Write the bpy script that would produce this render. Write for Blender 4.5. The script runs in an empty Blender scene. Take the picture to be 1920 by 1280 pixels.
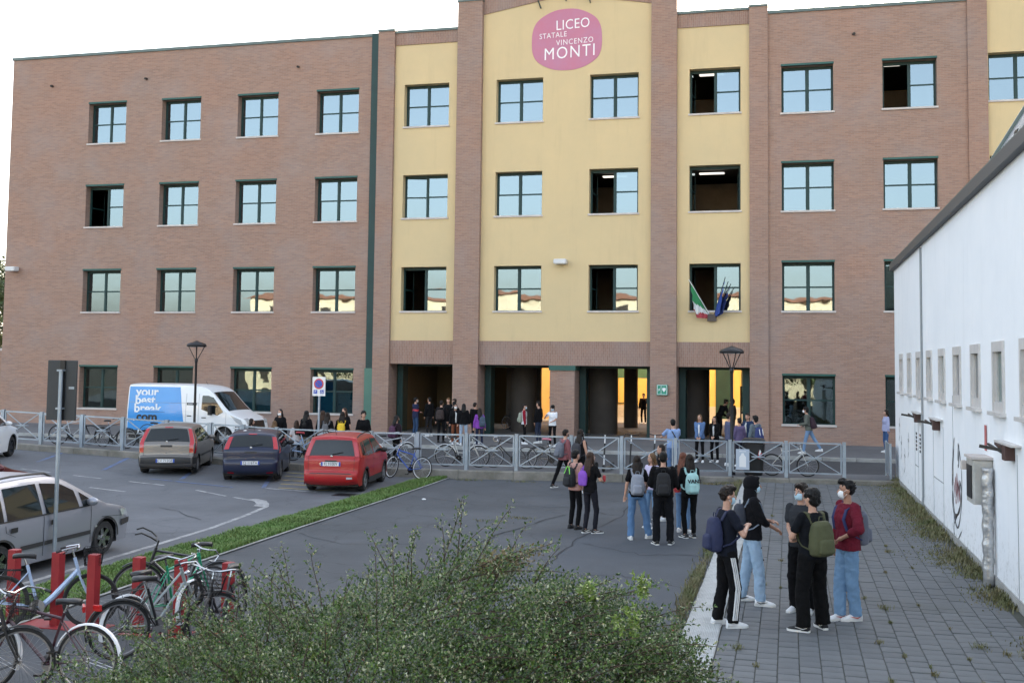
import bpy, bmesh, math, random
import numpy as np
from mathutils import Vector, Matrix, noise
R = math.radians
random.seed(7)
rng = np.random.default_rng(11)
S = bpy.context.scene
C = S.collection
# ------------------------------------------------------------------ camera
CAM = Vector((0, 0, 3.4))
CM = [[0.9705219963524518, -0.2409793837963172, 0.003998897497917233],
      [0.2407459445369954, 0.9685346949802272, -0.06310257370779952],
      [0.011333348359664755, 0.06220515416511404, 0.9979990350748105]]
cam_d = bpy.data.cameras.new('camera')
cam = bpy.data.objects.new('camera', cam_d); C.objects.link(cam)
rot = Matrix(((CM[0][0], CM[0][2], -CM[0][1]), (CM[1][0], CM[1][2], -CM[1][1]), (CM[2][0], CM[2][2], -CM[2][1])))
cam.matrix_world = Matrix.Translation(CAM) @ rot.to_4x4()
cam_d.sensor_width = 36; cam_d.lens = 37.6466
cam_d.shift_x = -0.00976; cam_d.shift_y = -0.04173
cam_d.clip_start = 0.1; cam_d.clip_end = 1500
S.camera = cam
# ------------------------------------------------------------------ world and sun
SUN_EL, SUN_AZ = 15.0, 14.0          # low morning sun behind the school; azimuth clockwise from +Y
w = bpy.data.worlds.new('World'); S.world = w; w.use_nodes = True
nt = w.node_tree; nt.nodes.clear()
sky = nt.nodes.new('ShaderNodeTexSky'); sky.sky_type = 'NISHITA'; sky.sun_disc = False
sky.sun_elevation = R(SUN_EL); sky.sun_rotation = R(SUN_AZ); sky.air_density = 1.0; sky.dust_density = 3.0; sky.ozone_density = 1.0
hs = nt.nodes.new('ShaderNodeHueSaturation'); hs.inputs['Saturation'].default_value = 0.54
bg = nt.nodes.new('ShaderNodeBackground'); bg.inputs['Strength'].default_value = 0.15
wo = nt.nodes.new('ShaderNodeOutputWorld')
nt.links.new(sky.outputs[0], hs.inputs['Color']); nt.links.new(hs.outputs[0], bg.inputs['Color']); nt.links.new(bg.outputs[0], wo.inputs['Surface'])
sl = bpy.data.lights.new('sun', 'SUN'); sl.energy = 4.5; sl.angle = R(0.5); sl.color = (1, .86, .68)
so = bpy.data.objects.new('sun', sl); C.objects.link(so)
so.rotation_euler = (R(90 - SUN_EL), 0, R(180 - SUN_AZ)); so.location = (0, 80, 60)
S.view_settings.view_transform = 'Standard'; S.view_settings.look = 'None'
S.view_settings.exposure = 2.4; S.view_settings.gamma = 1
S.render.resolution_x = 1024; S.render.resolution_y = 682

# ------------------------------------------------------------------ helpers
def ray(px, py):
    d = Vector(((px - 978.747) / 2007.82, 1, -(py - 559.88) / 2007.82))
    return Vector([sum(CM[i][j] * d[j] for j in range(3)) for i in range(3)])
def G(px, py, z=0.0):
    """the point of a level surface at height z"""
    d = ray(px, py); t = (z - CAM.z) / d.z; p = CAM + d * t
    return Vector((p.x, p.y, z))
def F(px, py, y):
    d = ray(px, py); t = y / d.y
    return CAM + d * t

def tag(o, label=None, cat=None, group=None, kind=None):
    if label: o['label'] = label
    if cat: o['category'] = cat
    if group: o['group'] = group
    if kind: o['kind'] = kind
    return o
def thing(name, label, cat, loc=(0, 0, 0), rz=0.0, group=None):
    o = bpy.data.objects.new(name, None); C.objects.link(o)
    o.location = loc; o.rotation_euler = (0, 0, rz); o.empty_display_size = .2
    return tag(o, label, cat, group)
def link_mesh(name, me, parent=None, loc=None, rot=None):
    o = bpy.data.objects.new(name, me); C.objects.link(o)
    if parent is not None: o.parent = parent
    if loc is not None: o.location = loc
    if rot is not None: o.rotation_euler = rot
    return o
def copy_tree(o, parent=None):
    c = o.copy(); C.objects.link(c)
    if parent is not None: c.parent = parent
    for ch in list(o.children): copy_tree(ch, c)
    return c

class MB:
    """collects simple shapes into one mesh"""
    def __init__(s): s.v = []; s.f = []; s.mi = []; s.cur = 0
    def add(s, vs, fs):
        b = len(s.v); s.v += [tuple(p) for p in vs]
        s.f += [tuple(b + i for i in f) for f in fs]; s.mi += [s.cur] * len(fs); return s
    def box(s, x0, x1, y0, y1, z0, z1):
        vs = [(x0, y0, z0), (x1, y0, z0), (x1, y1, z0), (x0, y1, z0), (x0, y0, z1), (x1, y0, z1), (x1, y1, z1), (x0, y1, z1)]
        return s.add(vs, [(0, 3, 2, 1), (4, 5, 6, 7), (0, 1, 5, 4), (1, 2, 6, 5), (2, 3, 7, 6), (3, 0, 4, 7)])
    def bbox(s, x0, x1, y0, y1, z0, z1, b=.01):
        """box with bevelled upright and top edges"""
        sec = lambda x0, x1, y0, y1, b, z: [(x0 + b, y0, z), (x1 - b, y0, z), (x1, y0 + b, z), (x1, y1 - b, z), (x1 - b, y1, z), (x0 + b, y1, z), (x0, y1 - b, z), (x0, y0 + b, z)]
        vs = sec(x0, x1, y0, y1, b, z0) + sec(x0, x1, y0, y1, b, z1 - b) + sec(x0 + b, x1 - b, y0 + b, y1 - b, b, z1)
        fs = [tuple(range(7, -1, -1)), tuple(range(16, 24))]
        for r in (0, 8):
            for i in range(8): fs.append((r + i, r + (i + 1) % 8, r + 8 + (i + 1) % 8, r + 8 + i))
        return s.add(vs, fs)
    def rings(s, rings, cap=True, closed=True):
        n = len(rings[0]); vs = [p for r in rings for p in r]; fs = []
        for k in range(len(rings) - 1):
            for i in range(n if closed else n - 1):
                a = k * n + i; b = k * n + (i + 1) % n
                fs.append((a, b, b + n, a + n))
        if cap:
            fs.append(tuple(range(n - 1, -1, -1))); fs.append(tuple(range((len(rings) - 1) * n, len(rings) * n)))
        return s.add(vs, fs)
    def tube(s, pts, r, n=6, cap=True):
        pts = [Vector(p) for p in pts]
        rs = r if isinstance(r, (list, tuple)) else [r] * len(pts)
        prev = None; rings = []
        for i, p in enumerate(pts):
            t = (pts[min(i + 1, len(pts) - 1)] - pts[max(i - 1, 0)])
            if t.length < 1e-9: t = Vector((0, 0, 1))
            t.normalize()
            if prev is None:
                a = Vector((0, 0, 1)) if abs(t.z) < .9 else Vector((1, 0, 0))
                u = t.cross(a).normalized()
            else:
                u = (prev - t * prev.dot(t))
                u = u.normalized() if u.length > 1e-6 else t.orthogonal().normalized()
            prev = u; v = t.cross(u)
            rings.append([tuple(p + (u * math.cos(2 * math.pi * k / n) + v * math.sin(2 * math.pi * k / n)) * rs[i]) for k in range(n)])
        return s.rings(rings, cap)
    def beam(s, a, b, w, h):
        """rectangular bar from a to b"""
        a = Vector(a); b = Vector(b); t = (b - a).normalized()
        up = Vector((0, 1, 0)) if abs(t.y) < .9 else Vector((0, 0, 1))
        u = t.cross(up).normalized() * w / 2; v = t.cross(u).normalized() * h / 2
        rings = [[tuple(p + u + v), tuple(p - u + v), tuple(p - u - v), tuple(p + u - v)] for p in (a, b)]
        return s.rings(rings)
    def lathe(s, prof, n=24, c=(0, 0, 0), axis='z', cap=False):
        rings = []
        for r, h in prof:
            rg = []
            for k in range(n):
                a = 2 * math.pi * k / n; x, y = r * math.cos(a), r * math.sin(a)
                if axis == 'z': rg.append((c[0] + x, c[1] + y, c[2] + h))
                elif axis == 'y': rg.append((c[0] + x, c[1] + h, c[2] + y))
                else: rg.append((c[0] + h, c[1] + x, c[2] + y))
            rings.append(rg)
        return s.rings(rings, cap)
    def ell(s, c, r, n=12, m=8, M=None):
        rings = []
        for j in range(m + 1):
            t = math.pi * j / m; t = min(max(t, .06), math.pi - .06)
            rg = []
            for k in range(n):
                a = 2 * math.pi * k / n
                p = Vector((r[0] * math.sin(t) * math.cos(a), r[1] * math.sin(t) * math.sin(a), -r[2] * math.cos(t)))
                if M is not None: p = M @ p
                rg.append(tuple(Vector(c) + p))
            rings.append(rg)
        return s.rings(rings)
    def cap(s, a, b, ra, rb, n=10):
        """closed round-ended cone"""
        a = Vector(a); b = Vector(b); t = b - a; L = t.length
        if L < 1e-6: return s.ell(a, (ra,) * 3, n)
        t.normalize(); pts = []; rs = []
        for k in (0.15, .5, .85, 1.2, math.pi / 2): pts.append(a - t * ra * math.cos(k)); rs.append(ra * math.sin(k))
        for k in (math.pi / 2, 1.2, .85, .5, .15): pts.append(b + t * rb * math.cos(k)); rs.append(rb * math.sin(k))
        return s.tube(pts, rs, n)
    def loft(s, secs, n=16, p=2.0):
        """secs: (cx,cy,cz,rx,ry) level super-ellipse sections"""
        rings = []
        for q in secs:
            cx, cy, cz, rx, ry = q[:5]
            rg = []
            for k in range(n):
                a = 2 * math.pi * k / n; ca, sa = math.cos(a), math.sin(a)
                rg.append((cx + rx * math.copysign(abs(ca) ** (2 / p), ca), cy + ry * math.copysign(abs(sa) ** (2 / p), sa), cz))
            rings.append(rg)
        return s.rings(rings)
    def prism(s, poly, y0, y1):
        """poly in (x,z) extruded along y"""
        n = len(poly); vs = [(x, y0, z) for x, z in poly] + [(x, y1, z) for x, z in poly]
        fs = [tuple(range(n)), tuple(range(2 * n - 1, n - 1, -1))]
        for i in range(n): fs.append((i, i + n, (i + 1) % n + n, (i + 1) % n))
        return s.add(vs, fs)
    def mesh(s, name, mats, smooth=False):
        me = bpy.data.meshes.new(name); me.from_pydata(s.v, [], s.f)
        for m in (mats if isinstance(mats, (list, tuple)) else [mats]): me.materials.append(m)
        if len(set(s.mi)) > 1: me.polygons.foreach_set('material_index', s.mi)
        if smooth:
            me.polygons.foreach_set('use_smooth', [True] * len(me.polygons))
            if smooth != 'full':
                try: me.set_sharp_from_angle(angle=R(38))
                except Exception: pass
        me.update(); return me
    def build(s, name, mats, parent=None, smooth=False, loc=None, rot=None):
        return link_mesh(name, s.mesh(name, mats, smooth), parent, loc, rot)

# ------------------------------------------------------------------ materials
def mat(name, col, rough=.7, metal=0., var=None, bump=None, coat=0., spec=None, trans=0., alpha=None, sheen=0):
    """var = (scale, amount[, second colour]); bump = (scale, height)"""
    m = bpy.data.materials.new(name); m.use_nodes = True
    nt = m.node_tree; b = nt.nodes['Principled BSDF']
    b.inputs['Base Color'].default_value = (*col, 1); b.inputs['Roughness'].default_value = rough
    b.inputs['Metallic'].default_value = metal; b.inputs['Coat Weight'].default_value = coat
    if coat: b.inputs['Coat Roughness'].default_value = .05
    if spec is not None: b.inputs['Specular IOR Level'].default_value = spec
    if sheen: b.inputs['Sheen Weight'].default_value = sheen
    tc = nt.nodes.new('ShaderNodeTexCoord')
    if var:
        n = nt.nodes.new('ShaderNodeTexNoise'); n.inputs['Scale'].default_value = var[0]; n.inputs['Detail'].default_value = 6; n.inputs['Roughness'].default_value = .65
        nt.links.new(tc.outputs['Object'], n.inputs['Vector'])
        mx = nt.nodes.new('ShaderNodeMix'); mx.data_type = 'RGBA'
        c2 = var[2] if len(var) > 2 else tuple(c * (1 - var[1]) for c in col)
        c1 = col if len(var) > 2 else tuple(min(1, c * (1 + var[1])) for c in col)
        mx.inputs[6].default_value = (*c1, 1); mx.inputs[7].default_value = (*c2, 1)
        mr = nt.nodes.new('ShaderNodeMapRange'); mr.inputs[1].default_value = .3; mr.inputs[2].default_value = .7
        nt.links.new(n.outputs[0], mr.inputs[0]); nt.links.new(mr.outputs[0], mx.inputs[0])
        nt.links.new(mx.outputs[2], b.inputs['Base Color'])
    if bump:
        n2 = nt.nodes.new('ShaderNodeTexNoise'); n2.inputs['Scale'].default_value = bump[0]; n2.inputs['Detail'].default_value = 4
        nt.links.new(tc.outputs['Object'], n2.inputs['Vector'])
        bp = nt.nodes.new('ShaderNodeBump'); bp.inputs['Distance'].default_value = bump[1]; bp.inputs['Strength'].default_value = 1
        nt.links.new(n2.outputs[0], bp.inputs['Height']); nt.links.new(bp.outputs[0], b.inputs['Normal'])
    return m
class NB:
    """small node builder"""
    def __init__(s, name):
        s.m = bpy.data.materials.new(name); s.m.use_nodes = True; s.nt = s.m.node_tree; s.b = s.nt.nodes['Principled BSDF']
        s.out = s.nt.nodes['Material Output']
        s.tc = s.nt.nodes.new('ShaderNodeTexCoord')
    def n(s, t, **k):
        nd = s.nt.nodes.new(t)
        for a, v in k.items():
            if a.startswith('i_'): nd.inputs[int(a[2:]) if a[2:].isdigit() else a[2:]].default_value = v
            else: setattr(nd, a, v)
        return nd
    def l(s, a, b): s.nt.links.new(a, b)
    def noise(s, scale, vec=None, detail=5, rough=.6, dist=0):
        nd = s.n('ShaderNodeTexNoise'); nd.inputs['Scale'].default_value = scale; nd.inputs['Detail'].default_value = detail
        nd.inputs['Roughness'].default_value = rough; nd.inputs['Distortion'].default_value = dist
        s.l(vec if vec is not None else s.tc.outputs['Object'], nd.inputs['Vector']); return nd.outputs[0]
    def rng(s, v, a, b, c=0., d=1.):
        nd = s.n('ShaderNodeMapRange'); s.l(v, nd.inputs[0])
        for i, q in enumerate((a, b, c, d)): nd.inputs[i + 1].default_value = q
        return nd.outputs[0]
    def mix(s, f, a, b, mode='MIX'):
        nd = s.n('ShaderNodeMix'); nd.data_type = 'RGBA'; nd.blend_type = mode
        for k, q in ((0, f), (6, a), (7, b)):
            if isinstance(q, (int, float)): nd.inputs[k].default_value = q
            elif isinstance(q, tuple): nd.inputs[k].default_value = (*q, 1)
            else: s.l(q, nd.inputs[k])
        return nd.outputs[2]
    def math(s, op, a, b=0.):
        nd = s.n('ShaderNodeMath'); nd.operation = op
        for k, q in ((0, a), (1, b)):
            if isinstance(q, (int, float)): nd.inputs[k].default_value = q
            else: s.l(q, nd.inputs[k])
        return nd.outputs[0]
    def scale(s, sx, sy, sz, vec=None):
        nd = s.n('ShaderNodeMapping'); nd.inputs['Scale'].default_value = (sx, sy, sz)
        s.l(vec if vec is not None else s.tc.outputs['Object'], nd.inputs['Vector']); return nd.outputs[0]
    def bump(s, h, dist, strength=1.):
        nd = s.n('ShaderNodeBump'); nd.inputs['Distance'].default_value = dist; nd.inputs['Strength'].default_value = strength
        s.l(h, nd.inputs['Height']); s.l(nd.outputs[0], s.b.inputs['Normal'])
    def col(s, v): s.l(v, s.b.inputs['Base Color'])

def brick_mat(name, a, b_, mortar, soldier=False):
    q = NB(name); sep = q.n('ShaderNodeSeparateXYZ'); q.l(q.tc.outputs['Object'], sep.inputs[0])
    sm = q.math('ADD', sep.outputs[0], sep.outputs[1]); cb = q.n('ShaderNodeCombineXYZ')
    if soldier: q.l(sep.outputs[2], cb.inputs[0]); q.l(sm, cb.inputs[1])
    else: q.l(sm, cb.inputs[0]); q.l(sep.outputs[2], cb.inputs[1])
    br = q.n('ShaderNodeTexBrick'); q.l(cb.outputs[0], br.inputs['Vector'])
    br.inputs['Scale'].default_value = 1; br.inputs['Brick Width'].default_value = .27 if not soldier else .26; br.inputs['Row Height'].default_value = .075 if not soldier else .085
    br.inputs['Mortar Size'].default_value = .009; br.inputs['Mortar Smooth'].default_value = .3; br.inputs['Bias'].default_value = -.1
    br.inputs['Color1'].default_value = (*a, 1); br.inputs['Color2'].default_value = (*b_, 1); br.inputs['Mortar'].default_value = (*mortar, 1)
    big = q.rng(q.noise(.22, detail=5, rough=.7), .32, .68)
    sv = q.scale(.9, .9, 9 if not soldier else .9) if not soldier else q.scale(9, 9, .9)
    streak = q.rng(q.noise(1.1, sv, detail=6, rough=.75), .3, .7)
    c = q.mix(big, br.outputs[0], (1.10, 1.0, .95), 'MULTIPLY')
    c = q.mix(q.math('MULTIPLY', streak, .38), c, (.62, .6, .62), 'MULTIPLY')
    c = q.mix(q.rng(q.noise(.5, detail=3), .45, .75, 0, .35), c, (.30, .275, .27))
    q.col(c); q.b.inputs['Roughness'].default_value = .9
    q.bump(br.outputs[1], -.012, .7)
    return q.m
M_brick = brick_mat('brick_masonry', (.35, .226, .170), (.28, .18, .140), (.32, .25, .21))
M_soldier = brick_mat('soldier_course_masonry', (.315, .20, .155), (.26, .166, .13), (.33, .265, .22), True)
def stucco():
    q = NB('yellow_render'); n1 = q.rng(q.noise(.35, detail=6, rough=.7), .3, .75)
    c = q.mix(n1, (.62, .475, .265), (.545, .43, .25))
    st = q.rng(q.noise(.9, q.scale(2.2, 2.2, .22), detail=6, rough=.7), .54, .85, 0, .4)
    c = q.mix(st, c, (.42, .33, .20)); q.col(c); q.b.inputs['Roughness'].default_value = .92
    q.bump(q.noise(60, detail=3), .004, .5); return q.m
M_stucco = stucco()
M_stucco_in = mat('warm_lit_yellow_plaster', (.72, .46, .15), .9, var=(.6, .08))  # courtyard yellow, with the warm light there put into the colour
M_green = mat('dark_green_enamel', (.004, .032, .030), .6, var=(2, .2))
M_green2 = mat('weathered_green_paint', (.06, .145, .11), .6, var=(1.5, .15))
M_green3 = mat('green_trim', (.012, .075, .062), .5, var=(2, .2))
M_stone = mat('pale_stone_sill', (.52, .47, .44), .8, var=(3, .12))
M_coping = mat('grey_green_coping', (.10, .13, .12), .5, .3, var=(2, .2))
M_dark = mat('dark_interior', (.035, .028, .024), .9)
M_inwall = mat('interior_plaster', (.26, .20, .14), .9, var=(1, .2))
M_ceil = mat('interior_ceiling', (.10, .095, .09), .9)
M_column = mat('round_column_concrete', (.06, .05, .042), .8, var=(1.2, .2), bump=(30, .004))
M_black = mat('black_metal', (.012, .012, .014), .4, .2)
M_blackp = mat('black_plastic', (.015, .015, .016), .5)
M_rubber = mat('tyre_rubber', (.018, .018, .019), .8, var=(8, .2))
M_galv = mat('galvanised_steel', (.33, .38, .43), .45, .55, var=(3, .18), bump=(60, .001))
M_chrome = mat('bright_chrome', (.45, .45, .46), .22, 1.)
M_alu = mat('dull_aluminium', (.25, .25, .26), .5, .7)
M_white = mat('white_plastic', (.75, .76, .76), .5)
def glass_mat(name, tint=(.25, .3, .3), refl=.17, gl=(.74, .90, 1.0), wav=.0):
    m = bpy.data.materials.new(name); m.use_nodes = True; nt = m.node_tree; nt.nodes.clear()
    o = nt.nodes.new('ShaderNodeOutputMaterial'); mx = nt.nodes.new('ShaderNodeMixShader')
    tr = nt.nodes.new('ShaderNodeBsdfTransparent'); tr.inputs[0].default_value = (*tint, 1)
    g = nt.nodes.new('ShaderNodeBsdfGlossy'); g.inputs['Color'].default_value = (*gl, 1); g.inputs['Roughness'].default_value = .015
    fr = nt.nodes.new('ShaderNodeFresnel'); fr.inputs[0].default_value = 1.5
    mr = nt.nodes.new('ShaderNodeMapRange'); mr.inputs[1].default_value = 0; mr.inputs[2].default_value = 1; mr.inputs[3].default_value = refl; mr.inputs[4].default_value = 1
    nt.links.new(fr.outputs[0], mr.inputs[0]); nt.links.new(mr.outputs[0], mx.inputs[0])
    nt.links.new(tr.outputs[0], mx.inputs[1]); nt.links.new(g.outputs[0], mx.inputs[2]); nt.links.new(mx.outputs[0], o.inputs[0])
    if wav:
        tc = nt.nodes.new('ShaderNodeTexCoord'); n = nt.nodes.new('ShaderNodeTexNoise'); n.inputs['Scale'].default_value = 1.3; n.inputs['Detail'].default_value = 1
        gi = nt.nodes.new('ShaderNodeObjectInfo'); va = nt.nodes.new('ShaderNodeVectorMath'); va.operation = 'ADD'
        nt.links.new(tc.outputs['Object'], va.inputs[0]); nt.links.new(gi.outputs['Location'], va.inputs[1])
        nt.links.new(va.outputs[0], n.inputs['Vector'])
        bp = nt.nodes.new('ShaderNodeBump'); bp.inputs['Distance'].default_value = wav
        nt.links.new(n.outputs[0], bp.inputs['Height']); nt.links.new(bp.outputs[0], g.inputs['Normal'])
    return m
M_glass = glass_mat('mirrored_window_glass', wav=.0022)
M_glass_low = glass_mat('plain_window_glass', (.45, .55, .55), .06, (.8, .95, 1), wav=.003)
M_emit = bpy.data.materials.new('fluorescent_tube'); M_emit.use_nodes = True
M_emit.node_tree.nodes['Principled BSDF'].inputs['Emission Color'].default_value = (1, .93, .82, 1)
M_emit.node_tree.nodes['Principled BSDF'].inputs['Emission Strength'].default_value = .3
# ================================================================== ground
def asphalt(name, c1, c2, crack=.3, grain=.15):
    q = NB(name); big = q.rng(q.noise(.35, detail=7, rough=.7), .3, .7); c = q.mix(big, tuple(x * 1.12 for x in c1), tuple(x * .86 for x in c2))
    wr = q.rng(q.noise(.12, q.scale(1.6, .5, 1), detail=6, rough=.7), .42, .62, 0, .35); c = q.mix(wr, c, tuple(x * .7 for x in c2))
    g = q.rng(q.noise(55, detail=2), .3, .7); c = q.mix(q.math('MULTIPLY', g, grain), c, (c2[0] * .35,) * 3)
    st = q.rng(q.noise(1.6, q.scale(1, .35, 1), detail=7, rough=.75), .58, .72, 0, .35); c = q.mix(st, c, tuple(x * .62 for x in c2))
    vo = q.n('ShaderNodeTexVoronoi'); vo.feature = 'DISTANCE_TO_EDGE'; vo.inputs['Scale'].default_value = .33
    wv = q.n('ShaderNodeTexNoise'); wv.inputs['Scale'].default_value = 1.2; wv.inputs['Detail'].default_value = 6; q.l(q.tc.outputs['Object'], wv.inputs['Vector'])
    ad = q.n('ShaderNodeVectorMath'); ad.operation = 'MULTIPLY_ADD'; q.l(wv.outputs[1], ad.inputs[0]); ad.inputs[1].default_value = (1.4, 1.4, 0); q.l(q.tc.outputs['Object'], ad.inputs[2])
    q.l(ad.outputs[0], vo.inputs['Vector'])
    ck = q.rng(vo.outputs[0], .0, .012, crack, 0.); c = q.mix(ck, c, (.018, .019, .02))
    q.col(c); q.b.inputs['Roughness'].default_value = .88; q.bump(q.noise(90, detail=3), .006, .6); return q.m
M_asph_lot = asphalt('worn_grey_asphalt', (.145, .152, .168), (.105, .111, .124), .25)
M_asph_mid = asphalt('dark_asphalt', (.088, .095, .106), (.062, .068, .077), .35)
M_asph_patch = asphalt('newer_asphalt', (.074, .084, .10), (.06, .069, .083), .1)
M_asph_road = asphalt('road_asphalt', (.062, .066, .075), (.05, .054, .062), .2)
M_walk = asphalt('pavement_asphalt', (.15, .155, .165), (.12, .124, .132), .2)
M_conc = mat('stained_concrete', (.30, .28, .25), .9, var=(1.7, .3, (.13, .125, .10)), bump=(25, .01))
M_conc2 = mat('pale_kerb_concrete', (.42, .42, .41), .9, var=(2.5, .3, (.26, .26, .24)), bump=(30, .006))
M_soil = mat('dark_soil', (.05, .042, .03), .95, var=(2, .3), bump=(12, .02))
M_line = None
def worn_paint(name, col, keep=.45):
    q = NB(name)
    m = q.rng(q.noise(3.2, detail=8, rough=.8), keep - .1, keep + .12)
    q.col(q.mix(m, (.12, .124, .135), col)); q.b.inputs['Roughness'].default_value = .8; return q.m
M_line = worn_paint('worn_white_paint', (.40, .40, .40), .46)
M_blue_l = worn_paint('worn_blue_paint', (.08, .16, .38), .5)
M_yel_l = worn_paint('worn_yellow_paint', (.40, .32, .12), .4)

def sheet(name, poly, z, m, parent=None, n=0):
    b = MB(); b.add([(x, y, z) for x, y in poly], [tuple(range(len(poly)))])
    o = b.build(name, m, parent); 
    if parent is None: o['kind'] = 'structure'
    return o
ground = sheet('ground', [(-500, -400), (500, -400), (500, 700), (-500, 700)], -.03, M_soil)
# kerb line (front face of the raised platform)
def gz(x): return 0.0 if x > -14 else min(.55, (-14 - x) * .033)      # the car park climbs gently to the left
KERB = [(-60, 31.3), (-32.0, 31.3), (-28.0, 31.3), (-24.4, 31.25), (-21.8, 31.25), (-18, 31.25), (-16, 31.2), (-12.5, 30.75), (-9.6, 30.9), (-6.3, 31.35), (-3.2, 31.9), (-1.6, 33.05), (1.65, 33.35), (3.19, 33.6)]
def PZ(x): return kz(x)
def kz(x): return (.25 if x > -17 else .2 + gz(x)) if x < -4 else (.12 if x > -1.6 else .25 - (x + 4) / 2.4 * .13)
b = MB(); _xs = [-60, -32, -28, -24.4, -21.8, -18, -16, -14, -12.5, -9.9]
for i in range(len(_xs) - 1):
    a, c = _xs[i], _xs[i + 1]; f_ = lambda x: next(k1[1] + (k2[1] - k1[1]) * (x - k1[0]) / (k2[0] - k1[0]) for k1, k2 in zip(KERB, KERB[1:]) if k1[0] <= x <= k2[0]) + .05
    b.add([(a, -5, gz(a)), (c, -5, gz(c)), (c, f_(c), gz(c)), (a, f_(a), gz(a))], [(0, 1, 2, 3)])
lot = b.build('parking_lot', M_asph_lot); lot['kind'] = 'structure'
mid = sheet('asphalt_yard', [(-9.9, -5), (-1.33, -5), (-1.33, 33.1)] + [p for p in KERB[::-1] if -9.7 < p[0] < -1.34] + [(-9.9, 30.93)], 0, M_asph_mid)
pt = sheet('asphalt_patch', [(-4.3, -5), (-1.35, -5), (-1.35, 33.0), (-1.75, 32.7), (-3.3, 31.6), (-3.75, 31.4), (-3.9, 27.8), (-3.7, 24.5), (-4.05, 21), (-4.0, 18), (-4.6, 15.6), (-5.2, 13), (-5.2, 8)], .004, M_asph_patch)
# platform with kerb blocks
b = MB()
for i in range(len(KERB) - 1):
    (x0, y0), (x1, y1) = KERB[i], KERB[i + 1]; z0, z1 = kz(x0), kz(x1)
    b.add([(x0, y0 + .3, z0 - .004), (x1, y1 + .3, z1 - .004), (x1, y1 + 2.0, z1 - .004), (x0, y0 + 2.0, z0 - .004)], [(0, 1, 2, 3)])
    b.add([(x0, y0 + 2.0, z0 - .004), (x1, y1 + 2.0, z1 - .004), (x1, y1 + 2.0, .05), (x0, y0 + 2.0, .05)], [(0, 1, 2, 3)])
plat = b.build('pavement', M_walk); plat['kind'] = 'structure'
def kerb_run(a, b_, w, za, zb, parent, m, ln=1.0, name='kerb_stone', side=1):
    a = Vector((a[0], a[1])); b2 = Vector((b_[0], b_[1])); d = b2 - a; L = d.length; d.normalize(); nn = Vector((-d.y, d.x)) * side; k = max(1, round(L / ln))
    for i in range(k):
        p = a + d * (L * i / k + .006); q_ = a + d * (L * (i + 1) / k - .006)
        j = random.uniform(-.006, .006); z0 = za + (zb - za) * i / k + j; z1 = za + (zb - za) * (i + 1) / k + j
        mb = MB(); e = .015
        P = [p, q_, q_ + nn * w, p + nn * w]
        Q = [p + d * e + nn * e, q_ - d * e + nn * e, q_ - d * e + nn * (w - e), p + d * e + nn * (w - e)]
        zz = [z0, z1, z1, z0]
        mb.rings([[(v.x, v.y, -.03) for v in P], [(v.x, v.y, z - e) for v, z in zip(P, zz)], [(v.x, v.y, z) for v, z in zip(Q, zz)]])
        if side < 0: mb.f = [f[::-1] for f in mb.f]
        mb.build(name, m, parent)
for i in range(2, len(KERB) - 1):
    kerb_run(KERB[i], KERB[i + 1], .3, kz(KERB[i][0]), kz(KERB[i + 1][0]), plat, M_conc, 1.4)
road = sheet('road', [(-90, 30), (60, 30), (60, 40.8), (-90, 40.8)], -.01, M_asph_road)
b = MB(); b.add([(-90, 33.2, .05), (-20, 33.2, .05), (-9, 32.8, .05), (3.2, 35.2, .05), (60, 35.2, .05), (60, 40.9, .05), (-90, 40.9, .05)], [tuple(range(6, -1, -1))])
b.f = [f[::-1] for f in b.f]
bpy.data.objects.remove(road); road = b.build('road', M_asph_road); road['kind'] = 'structure'
b = MB(); b.add([(-90, 41.05, .17), (60, 41.05, .17), (60, 47.9, .17), (-90, 47.9, .17)], [(0, 1, 2, 3)])
walk = b.build('sidewalk', M_walk); walk['kind'] = 'structure'
for i in range(38): 
    x = -36 + i * 1.2
    MB().bbox(x + .006, x + 1.194, 40.9, 41.06, 0, .18, .01).build('kerb_stone', M_conc2, walk)
# --- grass verge between the car park and the yard
def blades(name, pts, hts, m, parent=None, wid=.006, lean=.5, seed=1):
    """grass: one narrow bent blade per point"""
    r = np.random.default_rng(seed); n = len(pts); P = np.asarray(pts, float); h = np.asarray(hts)[:, None]
    a = r.uniform(0, 2 * np.pi, n); d = np.stack([np.cos(a), np.sin(a), np.zeros(n)], 1); s = np.stack([-np.sin(a), np.cos(a), np.zeros(n)], 1) * (wid * r.uniform(.7, 1.6, (n, 1)))
    ln = r.uniform(.15, 1, (n, 1)) * lean; up = np.array([[0, 0, 1.]])
    m1 = P + up * h * .6 + d * h * ln * .35; t = P + up * h * (1 - .25 * ln) + d * h * ln
    V = np.stack([P - s, P + s, m1 - s * .8, m1 + s * .8, t], 1).reshape(-1, 3)
    k = np.arange(n)[:, None] * 5
    q = np.concatenate([k, k + 1, k + 3, k + 2], 1); tr = np.concatenate([k + 2, k + 3, k + 4], 1)
    me = bpy.data.meshes.new(name); me.vertices.add(len(V)); me.vertices.foreach_set('co', V.ravel())
    lv = np.concatenate([q.ravel(), tr.ravel()]); me.loops.add(len(lv)); me.loops.foreach_set('vertex_index', lv)
    ls = np.concatenate([np.arange(n) * 4, n * 4 + np.arange(n) * 3]); me.polygons.add(2 * n); me.polygons.foreach_set('loop_start', ls)
    me.polygons.foreach_set('loop_total', np.concatenate([np.full(n, 4), np.full(n, 3)])); me.update(calc_edges=True); me.materials.append(m)
    return link_mesh(name, me, parent)
M_grass = mat('green_grass', (.10, .21, .035), .6, var=(1.3, .3, (.14, .20, .05)))
M_weed = mat('dry_weed_green', (.10, .13, .04), .65, var=(1.6, .3, (.20, .16, .085)))
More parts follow.
